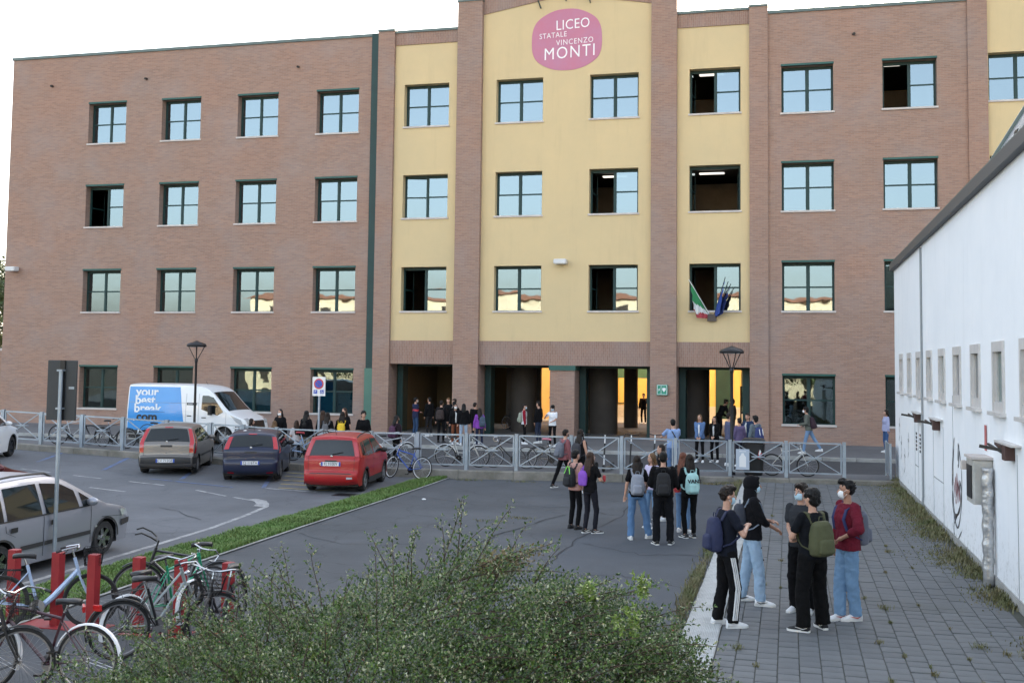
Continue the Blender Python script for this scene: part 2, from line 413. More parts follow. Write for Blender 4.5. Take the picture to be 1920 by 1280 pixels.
VL = [(-10.75, -2), (-10.75, 12), (-10.85, 16), (-10.65, 20.7), (-10.6, 25.5), (-10.5, 29.3), (-10.15, 30.95)]
VR = [(-9.7, -2), (-9.68, 12), (-9.78, 16), (-9.85, 20.7), (-9.85, 25.5), (-9.9, 29.3), (-9.95, 30.98)]
verge = sheet('grass_verge', VL[::-1] + VR, .012, mat('verge_soil', (.055, .075, .03), .95, var=(2, .3, (.09, .08, .05))))
gp = []
for _ in range(42000):
    y = 10.5 + 20.4 * random.random() ** 1.25
    i = next(k for k in range(len(VL) - 1) if VL[k + 1][1] >= y or k == len(VL) - 2)
    t = (y - VL[i][1]) / (VL[i + 1][1] - VL[i][1]); xl = VL[i][0] + t * (VL[i + 1][0] - VL[i][0]); xr = VR[i][0] + t * (VR[i + 1][0] - VR[i][0])
    gp.append((random.uniform(xl - .05, xr + .02), y, .01))
gh = [.05 + .07 * max(0, noise.noise(Vector((p[0] * 1.5, p[1] * 1.2, 0))) + .3) + random.random() * .04 for p in gp]
tag(blades('grass', gp, gh, M_grass, wid=.007, lean=.9), 'short green grass on the narrow verge between the car park and the asphalt yard', 'grass', kind='stuff')
ek = sheet('verge_edging', [(-9.62, -2)] + [(x + .02, y) for x, y in VR[1:]] + [(x + .09, y) for x, y in VR[:0:-1]] + [(-9.53, -2)], .022, M_conc2)
# --- painted lines of the car park
def stripe(pts, w, m, z=.005):
    b = MB(); pts = [Vector((p[0], p[1])) for p in pts]
    L, Rr = [], []
    for i, p in enumerate(pts):
        t = (pts[min(i + 1, len(pts) - 1)] - pts[max(i - 1, 0)]).normalized(); n_ = Vector((-t.y, t.x)) * w / 2
        L.append((p.x + n_.x, p.y + n_.y, z + gz(p.x + n_.x))); Rr.append((p.x - n_.x, p.y - n_.y, z + gz(p.x - n_.x)))
    k = len(pts); b.add(L + Rr, [(i + k, i + 1 + k, i + 1, i) for i in range(k - 1)])
    return b.build('painted_line', m, lot)
stripe([(-12.6, 24.2), (-12.25, 23.9), (-12.0, 23.4), (-11.75, 22), (-11.5, 20), (-11.38, 17), (-11.3, 14), (-11.28, 10)], .12, M_line)
for a, b_ in (((-17.5, 26.1), (-16.3, 25.9)), ((-19.5, 26.4), (-18.45, 26.2)), ((-17.6, 24.5), (-16.4, 24.3)), ((-21.6, 26.9), (-20.4, 26.6)), ((-15.1, 25.5), (-13.9, 24.9)), ((-13.6, 24.75), (-13.0, 24.4))):
    stripe([a, b_], .1, M_line)
stripe([(-13.0, 24.5), (-12.6, 24.25), (-12.3, 23.8), (-12.15, 23.3)], .3, M_line, .009)
D22 = Vector((-math.sin(R(23)), math.cos(R(23)), 0))
for x, y in ((-13.85, 26.8), (-16.6, 27.2), (-19.6, 27.9), (-22.4, 28.6)):
    p = Vector((x, y, 0)); stripe([p, p + D22 * 4.4], .12, M_blue_l)
stripe([(-17.4, 26.9), (-14.6, 26.5)], .1, M_blue_l, .009)
for k in range(5):
    p = Vector((-13.5, 27.0, 0)) + D22 * k * .95; stripe([p, p + Vector((1.7, -.15, 0))], .12, M_yel_l)
stripe([(-13.75, 26.75), (-12.1, 26.4)], .12, M_line, .009)
M_crack = mat('tar_crack', (.022, .024, .028), .9)
def crack(pts, w_, par):
    o_ = []
    for a, b_ in zip(pts, pts[1:]):
        a = Vector(a); b_ = Vector(b_)
        for k in range(8): o_.append(a.lerp(b_, k / 8) + Vector((random.gauss(0, .025), random.gauss(0, .05))))
    o_.append(Vector(pts[-1])); b = MB(); L, Q = [], []
    for i, p in enumerate(o_):
        t = (o_[min(i + 1, len(o_) - 1)] - o_[max(i - 1, 0)]).normalized(); n_ = Vector((-t.y, t.x)) * w_ * random.uniform(.3, 1) / 2; L.append((*(p + n_), .008)); Q.append((*(p - n_), .008))
    k = len(o_); b.add(L + Q, [(i + k, i + 1 + k, i + 1, i) for i in range(k - 1)]); b.build('crack', M_crack, par)
crack([(-3.72, 31.2), (-3.9, 27.8), (-3.7, 24.5), (-4.05, 21), (-4.0, 18), (-4.6, 15.6), (-5.2, 13)], .05, mid)
crack([(-5.0, 24.3), (-5.7, 21), (-5.75, 18.6), (-5.9, 16.8), (-5.75, 14.5), (-5.9, 12)], .045, mid); crack([(-9.5, 26.5), (-7.2, 25.2), (-5.2, 25.6), (-3.9, 24.6)], .03, mid); crack([(-3.9, 20.5), (-2.6, 19.6), (-1.5, 19.9)], .03, mid)
crack([(-9.6, 20.0), (-8.2, 19.0), (-6.6, 19.4)], .025, mid); crack([(-3.8, 17.2), (-2.7, 17.6), (-1.45, 16.8)], .025, mid)
for pts_ in (((-20, 24.5), (-17.5, 22.8), (-14.8, 22.9), (-12.3, 21)), ((-18.5, 28), (-16.8, 25), (-16.5, 22)), ((-15, 19), (-13.2, 18.6), (-11.5, 19.4))): 
    crack(pts_, .03, lot)
mh = MB().bbox(-11.45, -10.9, 25.85, 26.35, 0, .012, .01).build('manhole_cover', M_black, lot)
# --- stone paving at the right, each stone a piece
def paver_mat():
    q = NB('grey_paving_stone'); gi = q.n('ShaderNodeObjectInfo')
    c = q.mix(q.rng(q.noise(1.1, detail=5), .3, .7), (.16, .17, .178), (.115, .122, .128))
    c = q.mix(q.rng(q.noise(.35, detail=6, rough=.7), .5, .72, 0, .7), c, (.075, .08, .065))
    c = q.mix(q.rng(q.noise(45, detail=2), .35, .7, 0, .3), c, (.18, .18, .18))
    c = q.mix(q.math('MULTIPLY', gi.outputs['Random'], .35), c, (.085, .088, .095))
    q.col(c); q.b.inputs['Roughness'].default_value = .85; q.bump(q.noise(35, detail=4), .008, .6); return q.m
M_paver = paver_mat()
pav = sheet('paved_yard', [(-.9, 2), (3.19, 2), (3.19, 33.6), (1.65, 33.33), (-.9, 33.1)], -.012, mat('joint_sand', (.07, .073, .06), .95, var=(3, .3)))
TS = .243; cells = []
for i in range(17):
    x0 = -.86 + i * TS
    for j in range(100):
        y0 = 9.5 + j * TS + (TS / 2 if i % 2 else 0)
        if x0 + TS > 3.2 or y0 > 33.0: continue
        cells.append((x0, y0))
cells.sort(key=lambda c: c[1] + 100 * (c[1] < 11.6))
pm = []
for k in range(3):
    q = MB().bbox(-TS / 2 + .005, TS / 2 - .005, -TS / 2 + .005, TS / 2 - .005, -.03, .0, .006); pm.append(q.mesh('paving_stone', M_paver))
for x, y in cells[:299]:
    link_mesh('paving_stone', random.choice(pm), pav, (x + TS / 2, y + TS / 2, random.uniform(-.004, .004)), (random.gauss(0, .008), random.gauss(0, .008), random.gauss(0, .006)))
q = MB()
for x, y in cells[299:]:
    z = random.uniform(-.004, .004); q.box(x + .006, x + TS - .006, y + .006, y + TS - .006, -.03, z)
o = q.build('paving_stone_field', M_paver, pav); o['kind'] = 'stuff'
# white grooved slabs along the left edge of the paving
def slab_mat():
    q = NB('grooved_white_slab'); c = q.mix(q.rng(q.noise(2.5, detail=6), .3, .75), (.60, .61, .60), (.38, .39, .38))
    wv = q.n('ShaderNodeTexWave'); wv.bands_direction = 'X'; wv.inputs['Scale'].default_value = 14; q.l(q.tc.outputs['Object'], wv.inputs['Vector'])
    c = q.mix(q.math('MULTIPLY', wv.outputs[1], .25), c, (.25, .25, .24)); q.col(c); q.b.inputs['Roughness'].default_value = .85
    q.bump(wv.outputs[1], .006); return q.m
M_slab = slab_mat(); sm = MB().bbox(-.23, .23, -.395, .395, -.05, .018, .008).mesh('edging_slab', M_slab)
for j in range(29): link_mesh('edging_slab', sm, pav, (-1.1 + random.uniform(-.006, .006), 10.2 + j * .8, random.uniform(-.003, .004)), (0, 0, random.gauss(0, .004)))
# weeds in joints, along the wall and along the slabs
wp = []; wh = []
for _ in range(70):
    i = random.randrange(1, 17); x = -.86 + i * TS; y = 9.8 + 16 * random.random() ** 1.6
    r_ = random.uniform(.02, .09); 
    if random.random() < .75: r_ *= .5
    for _ in range(int(18 + r_ * 500)):
        wp.append((x + random.gauss(0, r_ * .6), y + random.gauss(0, r_), 0)); wh.append(random.uniform(.02, .045 + r_ * .6))
tag(blades('joint_weed', wp, wh, M_weed, wid=.004, lean=1.3, seed=3), 'small green weeds sprouting from the joints of the grey paving', 'weeds', kind='stuff')
wp = []; wh = []
for _ in range(17000):
    y = random.uniform(11.5, 34); dens = noise.noise(Vector((0, y * .6, 3))) + (.15 if y > 19 else -.34)
    if random.random() > .5 + dens: continue
    dx = abs(random.gauss(0, .22 + .18 * (y > 20))); x = 3.15 - dx; wp.append((x, y, 0)); wh.append(max(.025, (.13 + .3 * max(0, dens)) * math.exp(-dx * 2.6) * random.uniform(.3, 1.1)))
tag(blades('wall_weed', wp, wh, M_weed, wid=.008, lean=.8, seed=4), 'tangled weeds growing along the foot of the white wall', 'weeds', kind='stuff')
wp = []; wh = []
for _ in range(11000):
    y = random.uniform(10.5, 33); dens = noise.noise(Vector((5, y * .45, 3))) + (.35 if y < 18 else -.05)
    if random.random() > .45 + dens: continue
    wp.append((-1.38 - abs(random.gauss(0, .07)) + random.gauss(0, .03), y, 0)); wh.append(random.uniform(.04, .13 + .14 * max(0, dens)))
tag(blades('edge_weed', wp, wh, M_weed, wid=.006, lean=.9, seed=5), 'weedy grass growing between the asphalt and the white edging slabs', 'weeds', kind='stuff')
wp = []; wh = []
for cx, cy, n_ in ((-5.9, 23.4, 90), (-6.3, 22.8, 60), (-7.6, 30.7, 80), (-9.2, 30.6, 120), (-2.2, 32.0, 300), (-1.7, 32.4, 300)):
    for _ in range(n_): wp.append((cx + random.gauss(0, .22), cy + random.gauss(0, .1), 0)); wh.append(random.uniform(.02, .07))
tag(blades('dry_tuft', wp, wh, M_weed, wid=.006, lean=1.2, seed=6), 'thin dry tufts in cracks of the dark asphalt and along the kerb', 'weeds', kind='stuff')
# ================================================================== the school
Y0 = 47.8
school = thing('school_building', 'large four storey brick and yellow school with green framed windows and a pink name sign', 'building', (-10, Y0, 0))
def part(b, name, m, parent=school, smooth=False):
    o = b.build(name, m, parent, smooth)
    if parent is school: o.location = (10, -Y0, 0)
    return o
def wall_mesh(x0, x1, z0, z1, holes, y, d, top=None):
    """front wall with openings and their reveals, plus outer returns"""
    b = MB(); xs = sorted({x0, x1, *[h[0] for h in holes], *[h[1] for h in holes]}); zs = sorted({z0, z1, *[h[2] for h in holes], *[h[3] for h in holes]})
    def hole(xm, zm): return any(h[0] < xm < h[1] and h[2] < zm < h[3] for h in holes)
    for i in range(len(xs) - 1):
        for j in range(len(zs) - 1):
            if not hole((xs[i] + xs[i + 1]) / 2, (zs[j] + zs[j + 1]) / 2):
                b.add([(xs[i], y, zs[j]), (xs[i + 1], y, zs[j]), (xs[i + 1], y, zs[j + 1]), (xs[i], y, zs[j + 1])], [(0, 1, 2, 3)])
    for a, c, e, f in holes:
        b.add([(a, y, e), (c, y, e), (c, y, f), (a, y, f), (a, y + d, e), (c, y + d, e), (c, y + d, f), (a, y + d, f)], [(0, 4, 5, 1), (1, 5, 6, 2), (2, 6, 7, 3), (3, 7, 4, 0)])
    b.add([(x0, y, z0), (x0, y, z1), (x0, y + d, z1), (x0, y + d, z0), (x1, y, z0), (x1, y, z1), (x1, y + d, z1), (x1, y + d, z0)], [(0, 3, 2, 1), (4, 5, 6, 7), (1, 2, 6, 5)])
    return b
ROWS = [(.995, 3.095), (5.88, 8.0), (10.25, 12.36), (14.58, 16.67)]
ROWY = [None, (5.9, 8.0), (10.33, 12.4), (14.73, 16.78)]
pane_cache = {}
def pane_mesh(w_, h_, m):
    k = (round(w_, 3), round(h_, 3), m.name)
    if k not in pane_cache: pane_cache[k] = MB().box(-w_ / 2, w_ / 2, -.006, .006, -h_ / 2, h_ / 2).mesh('pane', m)
    return pane_cache[k]
def window(x0, x1, z0, z1, y, opened='', trim=True, low=False, seed=0):
    yf = y + .40; fr = .065; cm = .05; mg = M_glass_low if low else M_glass
    xm = (x0 + x1) / 2; b = MB()
    b.box(x0, x0 + fr, yf - .04, yf + .06, z0, z1).box(x1 - fr, x1, yf - .04, yf + .06, z0, z1)
    b.box(x0 + fr, x1 - fr, yf - .04, yf + .06, z1 - .13, z1).box(x0 + fr, x1 - fr, yf - .04, yf + .06, z0, z0 + .05)
    if 'A' not in opened: b.box(xm - cm, xm + cm, yf - .045, yf + .06, z0 + .05, z1 - .13)
    o = part(b, 'window', M_green)
    zm = (z0 + z1) / 2 + .0; k = random.uniform
    def sash(a, c, tilt=0, hinge=None):
        s_ = MB(); s_.box(a, c, yf - .02, yf + .03, zm - .035, zm + .035)
        s_.box(a, a + .03, yf - .021, yf + .03, z0 + .05, zm - .035).box(c - .03, c, yf - .021, yf + .03, z0 + .05, zm - .035)
        s_.box(a, a + .03, yf - .021, yf + .03, zm + .035, z1 - .13).box(c - .03, c, yf - .021, yf + .03, zm + .035, z1 - .13)
        hx = a if hinge is None else hinge
        for v in range(len(s_.v)): s_.v[v] = (s_.v[v][0] - hx, s_.v[v][1] - yf, s_.v[v][2])
        so_ = link_mesh('sash', s_.mesh('sash', M_green), o, (hx, yf, 0), (0, 0, tilt))
        for lo, hi in ((z0 + .05, zm - .035), (zm + .035, z1 - .13)):
            pw, ph = c - a - .06, hi - lo
            # panes hang on the window itself unless the sash stands open
            p = link_mesh('pane', pane_mesh(pw, ph, mg), o)
            loc = Vector(((a + c) / 2 - hx, 0.0, (lo + hi) / 2)); loc.rotate(Matrix.Rotation(tilt, 3, 'Z'))
            p.location = loc + Vector((hx, yf, 0)); p.rotation_euler = (k(-.004, .004), 0, tilt + k(-.012, .012))
    if 'L' in opened or 'A' in opened: sash(x0 + fr, xm - cm, R(86), x0 + fr)
    elif 'T' in opened: sash(x0 + fr, xm - cm, R(7), x0 + fr)
    else: sash(x0 + fr, xm - cm)
    if 'A' in opened: sash(xm + cm, x1 - fr, R(-84), x1 - fr)
    else: sash(xm + cm, x1 - fr)
    MB().bbox(x0 - .05, x1 + .05, y - .06, yf - .04, z0 - .07, z0 + .012, .008).build('sill', M_stone, o)
    if trim: MB().box(x0 - .02, x1 + .02, y - .03, y + .1, z1, z1 + .09).build('lintel', M_green3, o)
    return o
# ---- left brick wing
LW = [-35.155 + 4.266 * i for i in range(4)]
holes = [(x, x + 2.2, a, c) for x in LW for a, c in ROWS]
part(wall_mesh(-39.85, -19.5, -.1, 19.22, holes, Y0, .42), 'brick_wall', M_brick)
for i, x in enumerate(LW):
    for j, (a, c) in enumerate(ROWS): window(x, x + 2.2, a, c, Y0, 'L' if (i, j) == (0, 2) else '', True, j == 0)
b = MB().box(-39.9, -19.5, Y0 - .06, Y0 + .3, 19.22, 19.36); part(b, 'roof_coping', M_coping)
# green strip and first pilaster
part(MB().box(-19.5, -19.17, Y0 - .08, Y0 + .3, 3.19, 19.36), 'green_strip', M_green)
part(MB().box(-19.55, -19.15, Y0 - .1, Y0 + .3, .1, 3.19), 'green_pipe_cover', M_green2)
def pilaster(x0, x1, z1, y=Y0 - .12, dp=1.1, capz=.1):
    b = MB().box(x0, x1, y, y + dp, -.1, z1); part(b, 'pilaster', M_brick)
    part(MB().box(x0 - .03, x1 + .03, y - .04, y + .5, z1, z1 + capz), 'pilaster_cap', M_coping)
pilaster(-19.15, -18.32, 19.4); pilaster(-15.13, -13.92, 20.55, Y0 - .2, 1.2); pilaster(-5.95, -4.8, 21.6, Y0 - .2, 1.2)
pilaster(-1.62, -.82, 19.38); pilaster(7.41, 8.19, 21.0)
# yellow bays
def bay(x0, x1, wx, z1, opens, ztop):
    hs = [(a, a + 2.25, *ROWY[j]) for a in wx for j in (1, 2, 3)]
    part(wall_mesh(x0, x1, 4.52, z1, hs, Y0 + .06, .45), 'yellow_wall', M_stucco)
    for a in wx:
        for j in (1, 2, 3): window(a, a + 2.25, *ROWY[j], Y0 + .06, opens.get((wx.index(a), j), ''), False)
bay(-18.32, -15.13, [-17.84], 18.72, {(0, 1): 'L', (0, 2): 'T'}, 0)
bay(-13.92, -5.95, [-13.26, -8.8], 19.83, {(1, 1): 'L', (1, 2): 'L'}, 0)
bay(-4.8, -1.62, [-4.26], 18.68, {(0, 1): 'L', (0, 2): 'A', (0, 3): 'L'}, 0)
bay(8.19, 11.4, [8.24], 20.5, {(0, 2): ''}, 0)
# gable of the middle bay
part(MB().prism([(-13.92, 19.83), (-5.95, 19.83), (-5.95, 19.93), (-9.95, 20.62), (-13.92, 19.93)], Y0 + .06, Y0 + .5), 'yellow_gable', M_stucco)
part(MB().prism([(-13.92, 19.93), (-9.95, 20.62), (-5.95, 19.93), (-5.95, 20.7), (-9.95, 21.4), (-13.92, 20.7)], Y0 + .02, Y0 + .5), 'gable_band', M_soldier)
part(MB().prism([(-13.92, 20.7), (-9.95, 21.4), (-5.95, 20.7), (-5.95, 20.8), (-9.95, 21.5), (-13.92, 20.8)], Y0 - .03, Y0 + .5), 'roof_coping', M_coping)
for x0, x1, z0 in ((-18.32, -15.13, 18.72), (-4.8, -1.62, 18.68)):
    part(MB().box(x0, x1, Y0 + .01, Y0 + .5, z0, 19.3), 'brick_band', M_soldier)
    part(MB().box(x0, x1, Y0 - .05, Y0 + .5, 19.3, 19.42), 'roof_coping', M_coping)
for x0, x1 in ((-18.32, -15.13), (-13.92, -5.95), (-4.8, -1.62)):
    part(MB().box(x0, x1, Y0 + .0, Y0 + 1.0, 3.42, 4.52), 'brick_band', M_soldier)
part(wall_mesh(8.19, 11.4, -.1, 4.52, [], Y0 + .04, .4), 'brick_wall', M_brick)
# right brick wing
RW = [-.244, 3.99]
part(wall_mesh(-.82, 7.41, -.1, 19.05, [(x, x + 2.2, a, c) for x in RW for a, c in ROWS], Y0, .42), 'brick_wall', M_brick)
for i, x in enumerate(RW):
    for j, (a, c) in enumerate(ROWS): window(x, x + 2.2, a, c, Y0, 'L' if (i, j) == (1, 3) else '', True, j == 0)
part(MB().box(-.82, 7.41, Y0 - .06, Y0 + .3, 19.05, 19.19), 'roof_coping', M_coping)
part(MB().box(11.4, 24, Y0, Y0 + .4, -.1, 19.2), 'brick_wall', M_brick)
part(MB().box(-.87, -.83, Y0 - .06, Y0 - .01, 4, 19), 'expansion_joint', M_dark)
# middle pier between the two big openings
part(MB().box(-10.52, -9.38, Y0 - .1, Y0 + 1.0, -.1, 3.2), 'pier', M_brick)
part(MB().box(-10.56, -9.34, Y0 - .16, Y0 + 1.02, 3.2, 3.42), 'pier_cap', M_green3)
# end walls, roof, slabs, partitions
part(MB().box(-39.85, -39.5, Y0 + .42, 60, -.1, 19.2), 'side_wall', M_brick)
part(MB().box(23.7, 24, Y0 + .4, 60, -.1, 19.2), 'side_wall', M_brick)
part(MB().box(-39.5, 23.7, Y0 + .5, 60, 18.3, 18.6), 'roof', M_coping)
part(MB().box(-39.5, 23.7, 59.6, 59.9, 4.4, 18.3), 'rear_wall', M_stucco)
for z in (4.3, 8.75, 13.1):
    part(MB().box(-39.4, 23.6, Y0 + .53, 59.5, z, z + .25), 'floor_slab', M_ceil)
    part(MB().box(-39.4, 23.6, 55.0, 55.2, z + .26, z + 4.0), 'corridor_wall', M_inwall)
for x in (-39, -27.5, -19.3, -14.6, -5.4, -1.2, 7.8):
    for z in (4.56, 9.01, 13.36): part(MB().box(x, x + .2, Y0 + .6, 54.9, z, z + 3.7), 'partition', M_inwall)
for x0, x1 in ((-39.5, -18.4), (-1.5, 23.6)):
    part(MB().box(x0, x1, 53, 53.2, .1, 4.2), 'corridor_wall', M_inwall); part(MB().box(x0, x1, Y0 + .6, 59, .02, .12), 'floor_slab', M_inwall)
# added blue panels imitate a bluish reflection low in the ground floor glass
M_bluerefl = mat('blue_reflection_panel', (.10, .36, .52), .7, var=(3, .3))
for x in LW[1:]: part(MB().box(x + .1, x + 2.1, Y0 + .55, Y0 + .57, .95, 2.0), 'blue_reflection_panel', M_bluerefl)
# ceiling lights of the classrooms, lit
lm = MB().box(-.6, .6, -.14, .14, -.05, 0).mesh('ceiling_light', M_emit)
for x, zs in ((-3.6, (17.9, 12.95)), (4.6, (17.9,)), (-8.4, (12.95,)), (-3.6, (8.55,)), (1, (17.9,))):
    for z in zs:
        for dy in ((1.6, 3.3, 5.0) if z > 9 else (3.2,)):
            link_mesh('ceiling_light', lm, school, (x + 10, dy, z - .02 if z < 17 else z - .05))
part(MB().box(-4.6, -1.8, 54.9, 54.95, 9.6, 10.9), 'classroom_board', mat('cork_board', (.35, .2, .1), .9))
# passage under the building
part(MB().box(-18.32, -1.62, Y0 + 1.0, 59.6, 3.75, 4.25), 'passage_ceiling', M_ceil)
pf = sheet('passage_floor', [(-18.4, 47.6), (-1.5, 47.6), (-1.5, 62), (-18.4, 62)], .174, mat('passage_paving', (.16, .15, .14), .8, var=(1, .2)))
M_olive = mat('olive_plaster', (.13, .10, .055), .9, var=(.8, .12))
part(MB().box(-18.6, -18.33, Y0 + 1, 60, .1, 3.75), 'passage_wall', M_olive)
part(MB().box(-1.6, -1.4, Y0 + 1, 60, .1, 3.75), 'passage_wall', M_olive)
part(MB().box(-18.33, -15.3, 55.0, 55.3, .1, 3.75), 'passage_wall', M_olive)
part(MB().box(-17.3, -17.2, 54.8, 54.98, .1, 3.7), 'downpipe', M_inwall)
for x0 in (-18.3, -13.9, -9.36, -4.78, -6.25, -1.98):
    part(MB().box(x0, x0 + (.28 if x0 not in (-6.25, -1.98) else .3), Y0 + 1.05, Y0 + 1.75, .17, 3.7), 'gate_leaf', M_green)
part(MB().box(-18.3, -1.65, Y0 + 1.02, Y0 + 1.14, 3.3, 3.42), 'gate_track', M_green)
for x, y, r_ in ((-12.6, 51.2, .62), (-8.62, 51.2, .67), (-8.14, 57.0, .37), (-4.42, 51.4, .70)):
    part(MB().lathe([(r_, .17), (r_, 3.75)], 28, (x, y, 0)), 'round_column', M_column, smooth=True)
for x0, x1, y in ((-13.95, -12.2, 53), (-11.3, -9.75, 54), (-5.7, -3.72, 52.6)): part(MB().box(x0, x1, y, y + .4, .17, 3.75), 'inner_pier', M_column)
part(MB().box(-16.6, -14.95, 58, 58.2, .17, 3.75), 'passage_wall', M_olive)
# courtyard
court = sheet('courtyard', [(-60, 60), (60, 60), (60, 110), (-60, 110)], .14, mat('courtyard_concrete', (.42, .41, .38), .85, var=(.5, .12)))
rear = thing('courtyard_building', 'bright yellow courtyard building with dark green doors seen through the passage', 'building', (-8, 70, 0))
def rp(b, name, m):
    o = b.build(name, m, rear); o.location = (8, -70, 0); return o
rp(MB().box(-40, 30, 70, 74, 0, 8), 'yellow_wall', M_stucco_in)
rp(MB().box(-40, 30, 69.95, 70, 0, .9), 'plinth', M_stone)
for x in (-4.52, -16.2): rp(MB().box(x, x + 1.05, 69.9, 69.97, .14, 3.55), 'door', M_green)
rp(MB().prism([(-14, 1.6), (-10.4, 2.7), (-8.2, 2.7), (-8.2, 3.3), (-10.5, 3.3), (-14, 2.2)], 66.0, 66.3), 'stair_flank', M_green2)
# yellow return walls of the courtyard, warm light put into the plaster colour
rp(MB().box(-14.9, -14.6, 60.2, 69.9, 0, 7), 'return_wall', M_stucco_in)
for x in (-16.05, -10.9, -2.9): rp(MB().box(x, x + .06, 69.88, 69.96, 1.0, 3.5).box(x + .7, x + .76, 69.88, 69.96, 1.0, 3.5).box(x + .06, x + .7, 69.88, 69.96, 3.44, 3.5).box(x + .06, x + .7, 69.9, 69.94, 1.0, 1.06), 'window', M_green)
gf = thing('glass_gate', 'dark framed glass gate standing open at the right end of the passage', 'gate', (-2.35, 56, .174)); MB().box(-.04, .04, -.04, .04, 0, 2.3).box(.76, .84, -.04, .04, 0, 2.3).box(.04, .76, -.04, .04, 2.22, 2.3).box(.04, .76, -.03, .03, .9, 1.0).build('gate_frame', M_black, gf); MB().box(.04, .76, -.006, .006, 1.0, 2.22).build('pane', M_glass_low, gf)
# ---- things on the facade
def wall_lamp(x, z, y, label):
    t = thing('wall_lamp', label, 'wall lamp', (x, y, z), 0, 'floodlights on the facade')
    MB().bbox(-.29, .29, -.42, -.02, -.1, .1, .03).build('housing', mat('lamp_grey', (.6, .6, .6), .5), t)
    MB().box(-.24, .24, -.37, -.06, -.125, -.1).build('lens', M_white, t); MB().box(-.06, .06, -.02, .08, -.06, .06).build('bracket', M_alu, t)
wall_lamp(-10.05, 8.15, Y0 - .02, 'grey box lamp on the yellow wall above the middle passage opening')
wall_lamp(-39.2, 8.12, Y0 - .08, 'grey box lamp near the left corner of the brick wall')
for i, (x, z) in enumerate(((-11.15, 20.15), (-9.95, 20.42), (-8.8, 20.25))):
    t = thing('spotlight', ('white spotlight on a bent arm at the gable, left one above the name sign', 'spotlight on an arm above the middle of the name sign', 'spotlight on an arm above the right end of the name sign')[i], 'spotlight', (x, Y0 + .04, z), 0, 'spotlights above the school sign')
    MB().tube([(0, 0, -.1), (-.05, -.25, .12), (-.1, -.5, .3)], .035, 6).build('arm', M_coping, t)
    MB().bbox(-.28, .1, -.78, -.45, .26, .38, .02).build('head', M_white if i == 0 else M_coping, t)
for x, z in ((-37.4, 17.73), (-31.84, 17.83), (-23.38, 17.96), (2.81, 17.92)):
    part(MB().tube([(x, Y0 + .02, z), (x + .02, Y0 - .16, z - .03)], .06, 8), 'overflow_spout', M_black)
# the painted name sign
sign = thing('name_sign', 'large rounded pink school sign with white lettering high on the yellow gable', 'sign', (-9.91, Y0 + .055, 18.5))
b = MB(); pts = []
for k in range(72):
    a = 2 * math.pi * k / 72; ca, sa = math.cos(a), math.sin(a); e = 2 / 2.55
    pts.append((1.66 * math.copysign(abs(ca) ** e, ca) * (1 - .03 * sa), 1.42 * math.copysign(abs(sa) ** e, sa) + .03 * math.sin(5 * a)))
b.prism(pts, -.012, .01); b.build('sign_board', mat('faded_pink_paint', (.50, .165, .235), .75, var=(.9, .1, (.46, .20, .30))), sign)
M_letter = mat('white_lettering', (.82, .80, .80), .7)
def text_obj(s_, size, loc, parent, m, rot=(R(90), 0, 0), ext=.004, name='lettering', sx=1., space=1., shear=0., bold=0., align='CENTER'):
    cu = bpy.data.curves.new(name, 'FONT'); cu.body = s_; cu.size = size; cu.extrude = ext; cu.align_x = align; cu.align_y = 'CENTER'
    cu.space_character = space; cu.shear = shear; cu.offset = bold; cu.resolution_u = 3
    o = bpy.data.objects.new(name, cu); dg = bpy.context.evaluated_depsgraph_get(); C.objects.link(o); dg.update()
    me = bpy.data.meshes.new_from_object(o.evaluated_get(dg)); bpy.data.objects.remove(o); me.name = name
    me.materials.clear(); me.materials.append(m)
    o = link_mesh(name, me, parent, loc, rot); o.scale = (sx, 1, 1); return o
tl = R(3.2)
for s_, sz, x, z, sp, sh in (('LICEO', .66, .28, .69, 1.05, .04), ('STATALE', .35, -.65, .22, 1.12, .04), ('VINCENZO', .36, .38, -.12, 1.17, .04), ('MONTI', .80, .13, -.63, 1.17, .06)):
    text_obj(s_, sz, (x, -.02, z), sign, M_letter, (R(90), -tl * .8, 0), .006, sx=.86, space=sp, shear=sh, bold=-.004 * sz)
# defibrillator box
t = thing('defibrillator_sign', 'green and white defibrillator sign box on the brick pilaster', 'sign', (-5.4, Y0 - .22, 2.4))
MB().bbox(-.24, .24, -.12, 0, -.23, .23, .015).build('box', mat('sign_green', (.02, .25, .16), .5), t)
b = MB(); b.cur = 0
b.box(-.22, -.2, -.126, -.12, -.2, .2).box(.2, .22, -.126, -.12, -.2, .2).box(-.05, -.035, -.126, -.12, -.21, .21).box(-.2, .2, -.126, -.12, .19, .21).box(-.2, .2, -.126, -.12, -.21, -.19)
b.prism([(.085, -.1), (.16, .0), (.16, .07), (.12, .1), (.085, .07), (.05, .1), (.01, .07), (.01, .0)], -.127, -.12)
b.prism([(-.17, -.06), (-.09, .0), (-.12, .02), (-.08, .08), (-.17, .02), (-.14, .0)], -.127, -.12)
b.build('pictogram', M_white, t)
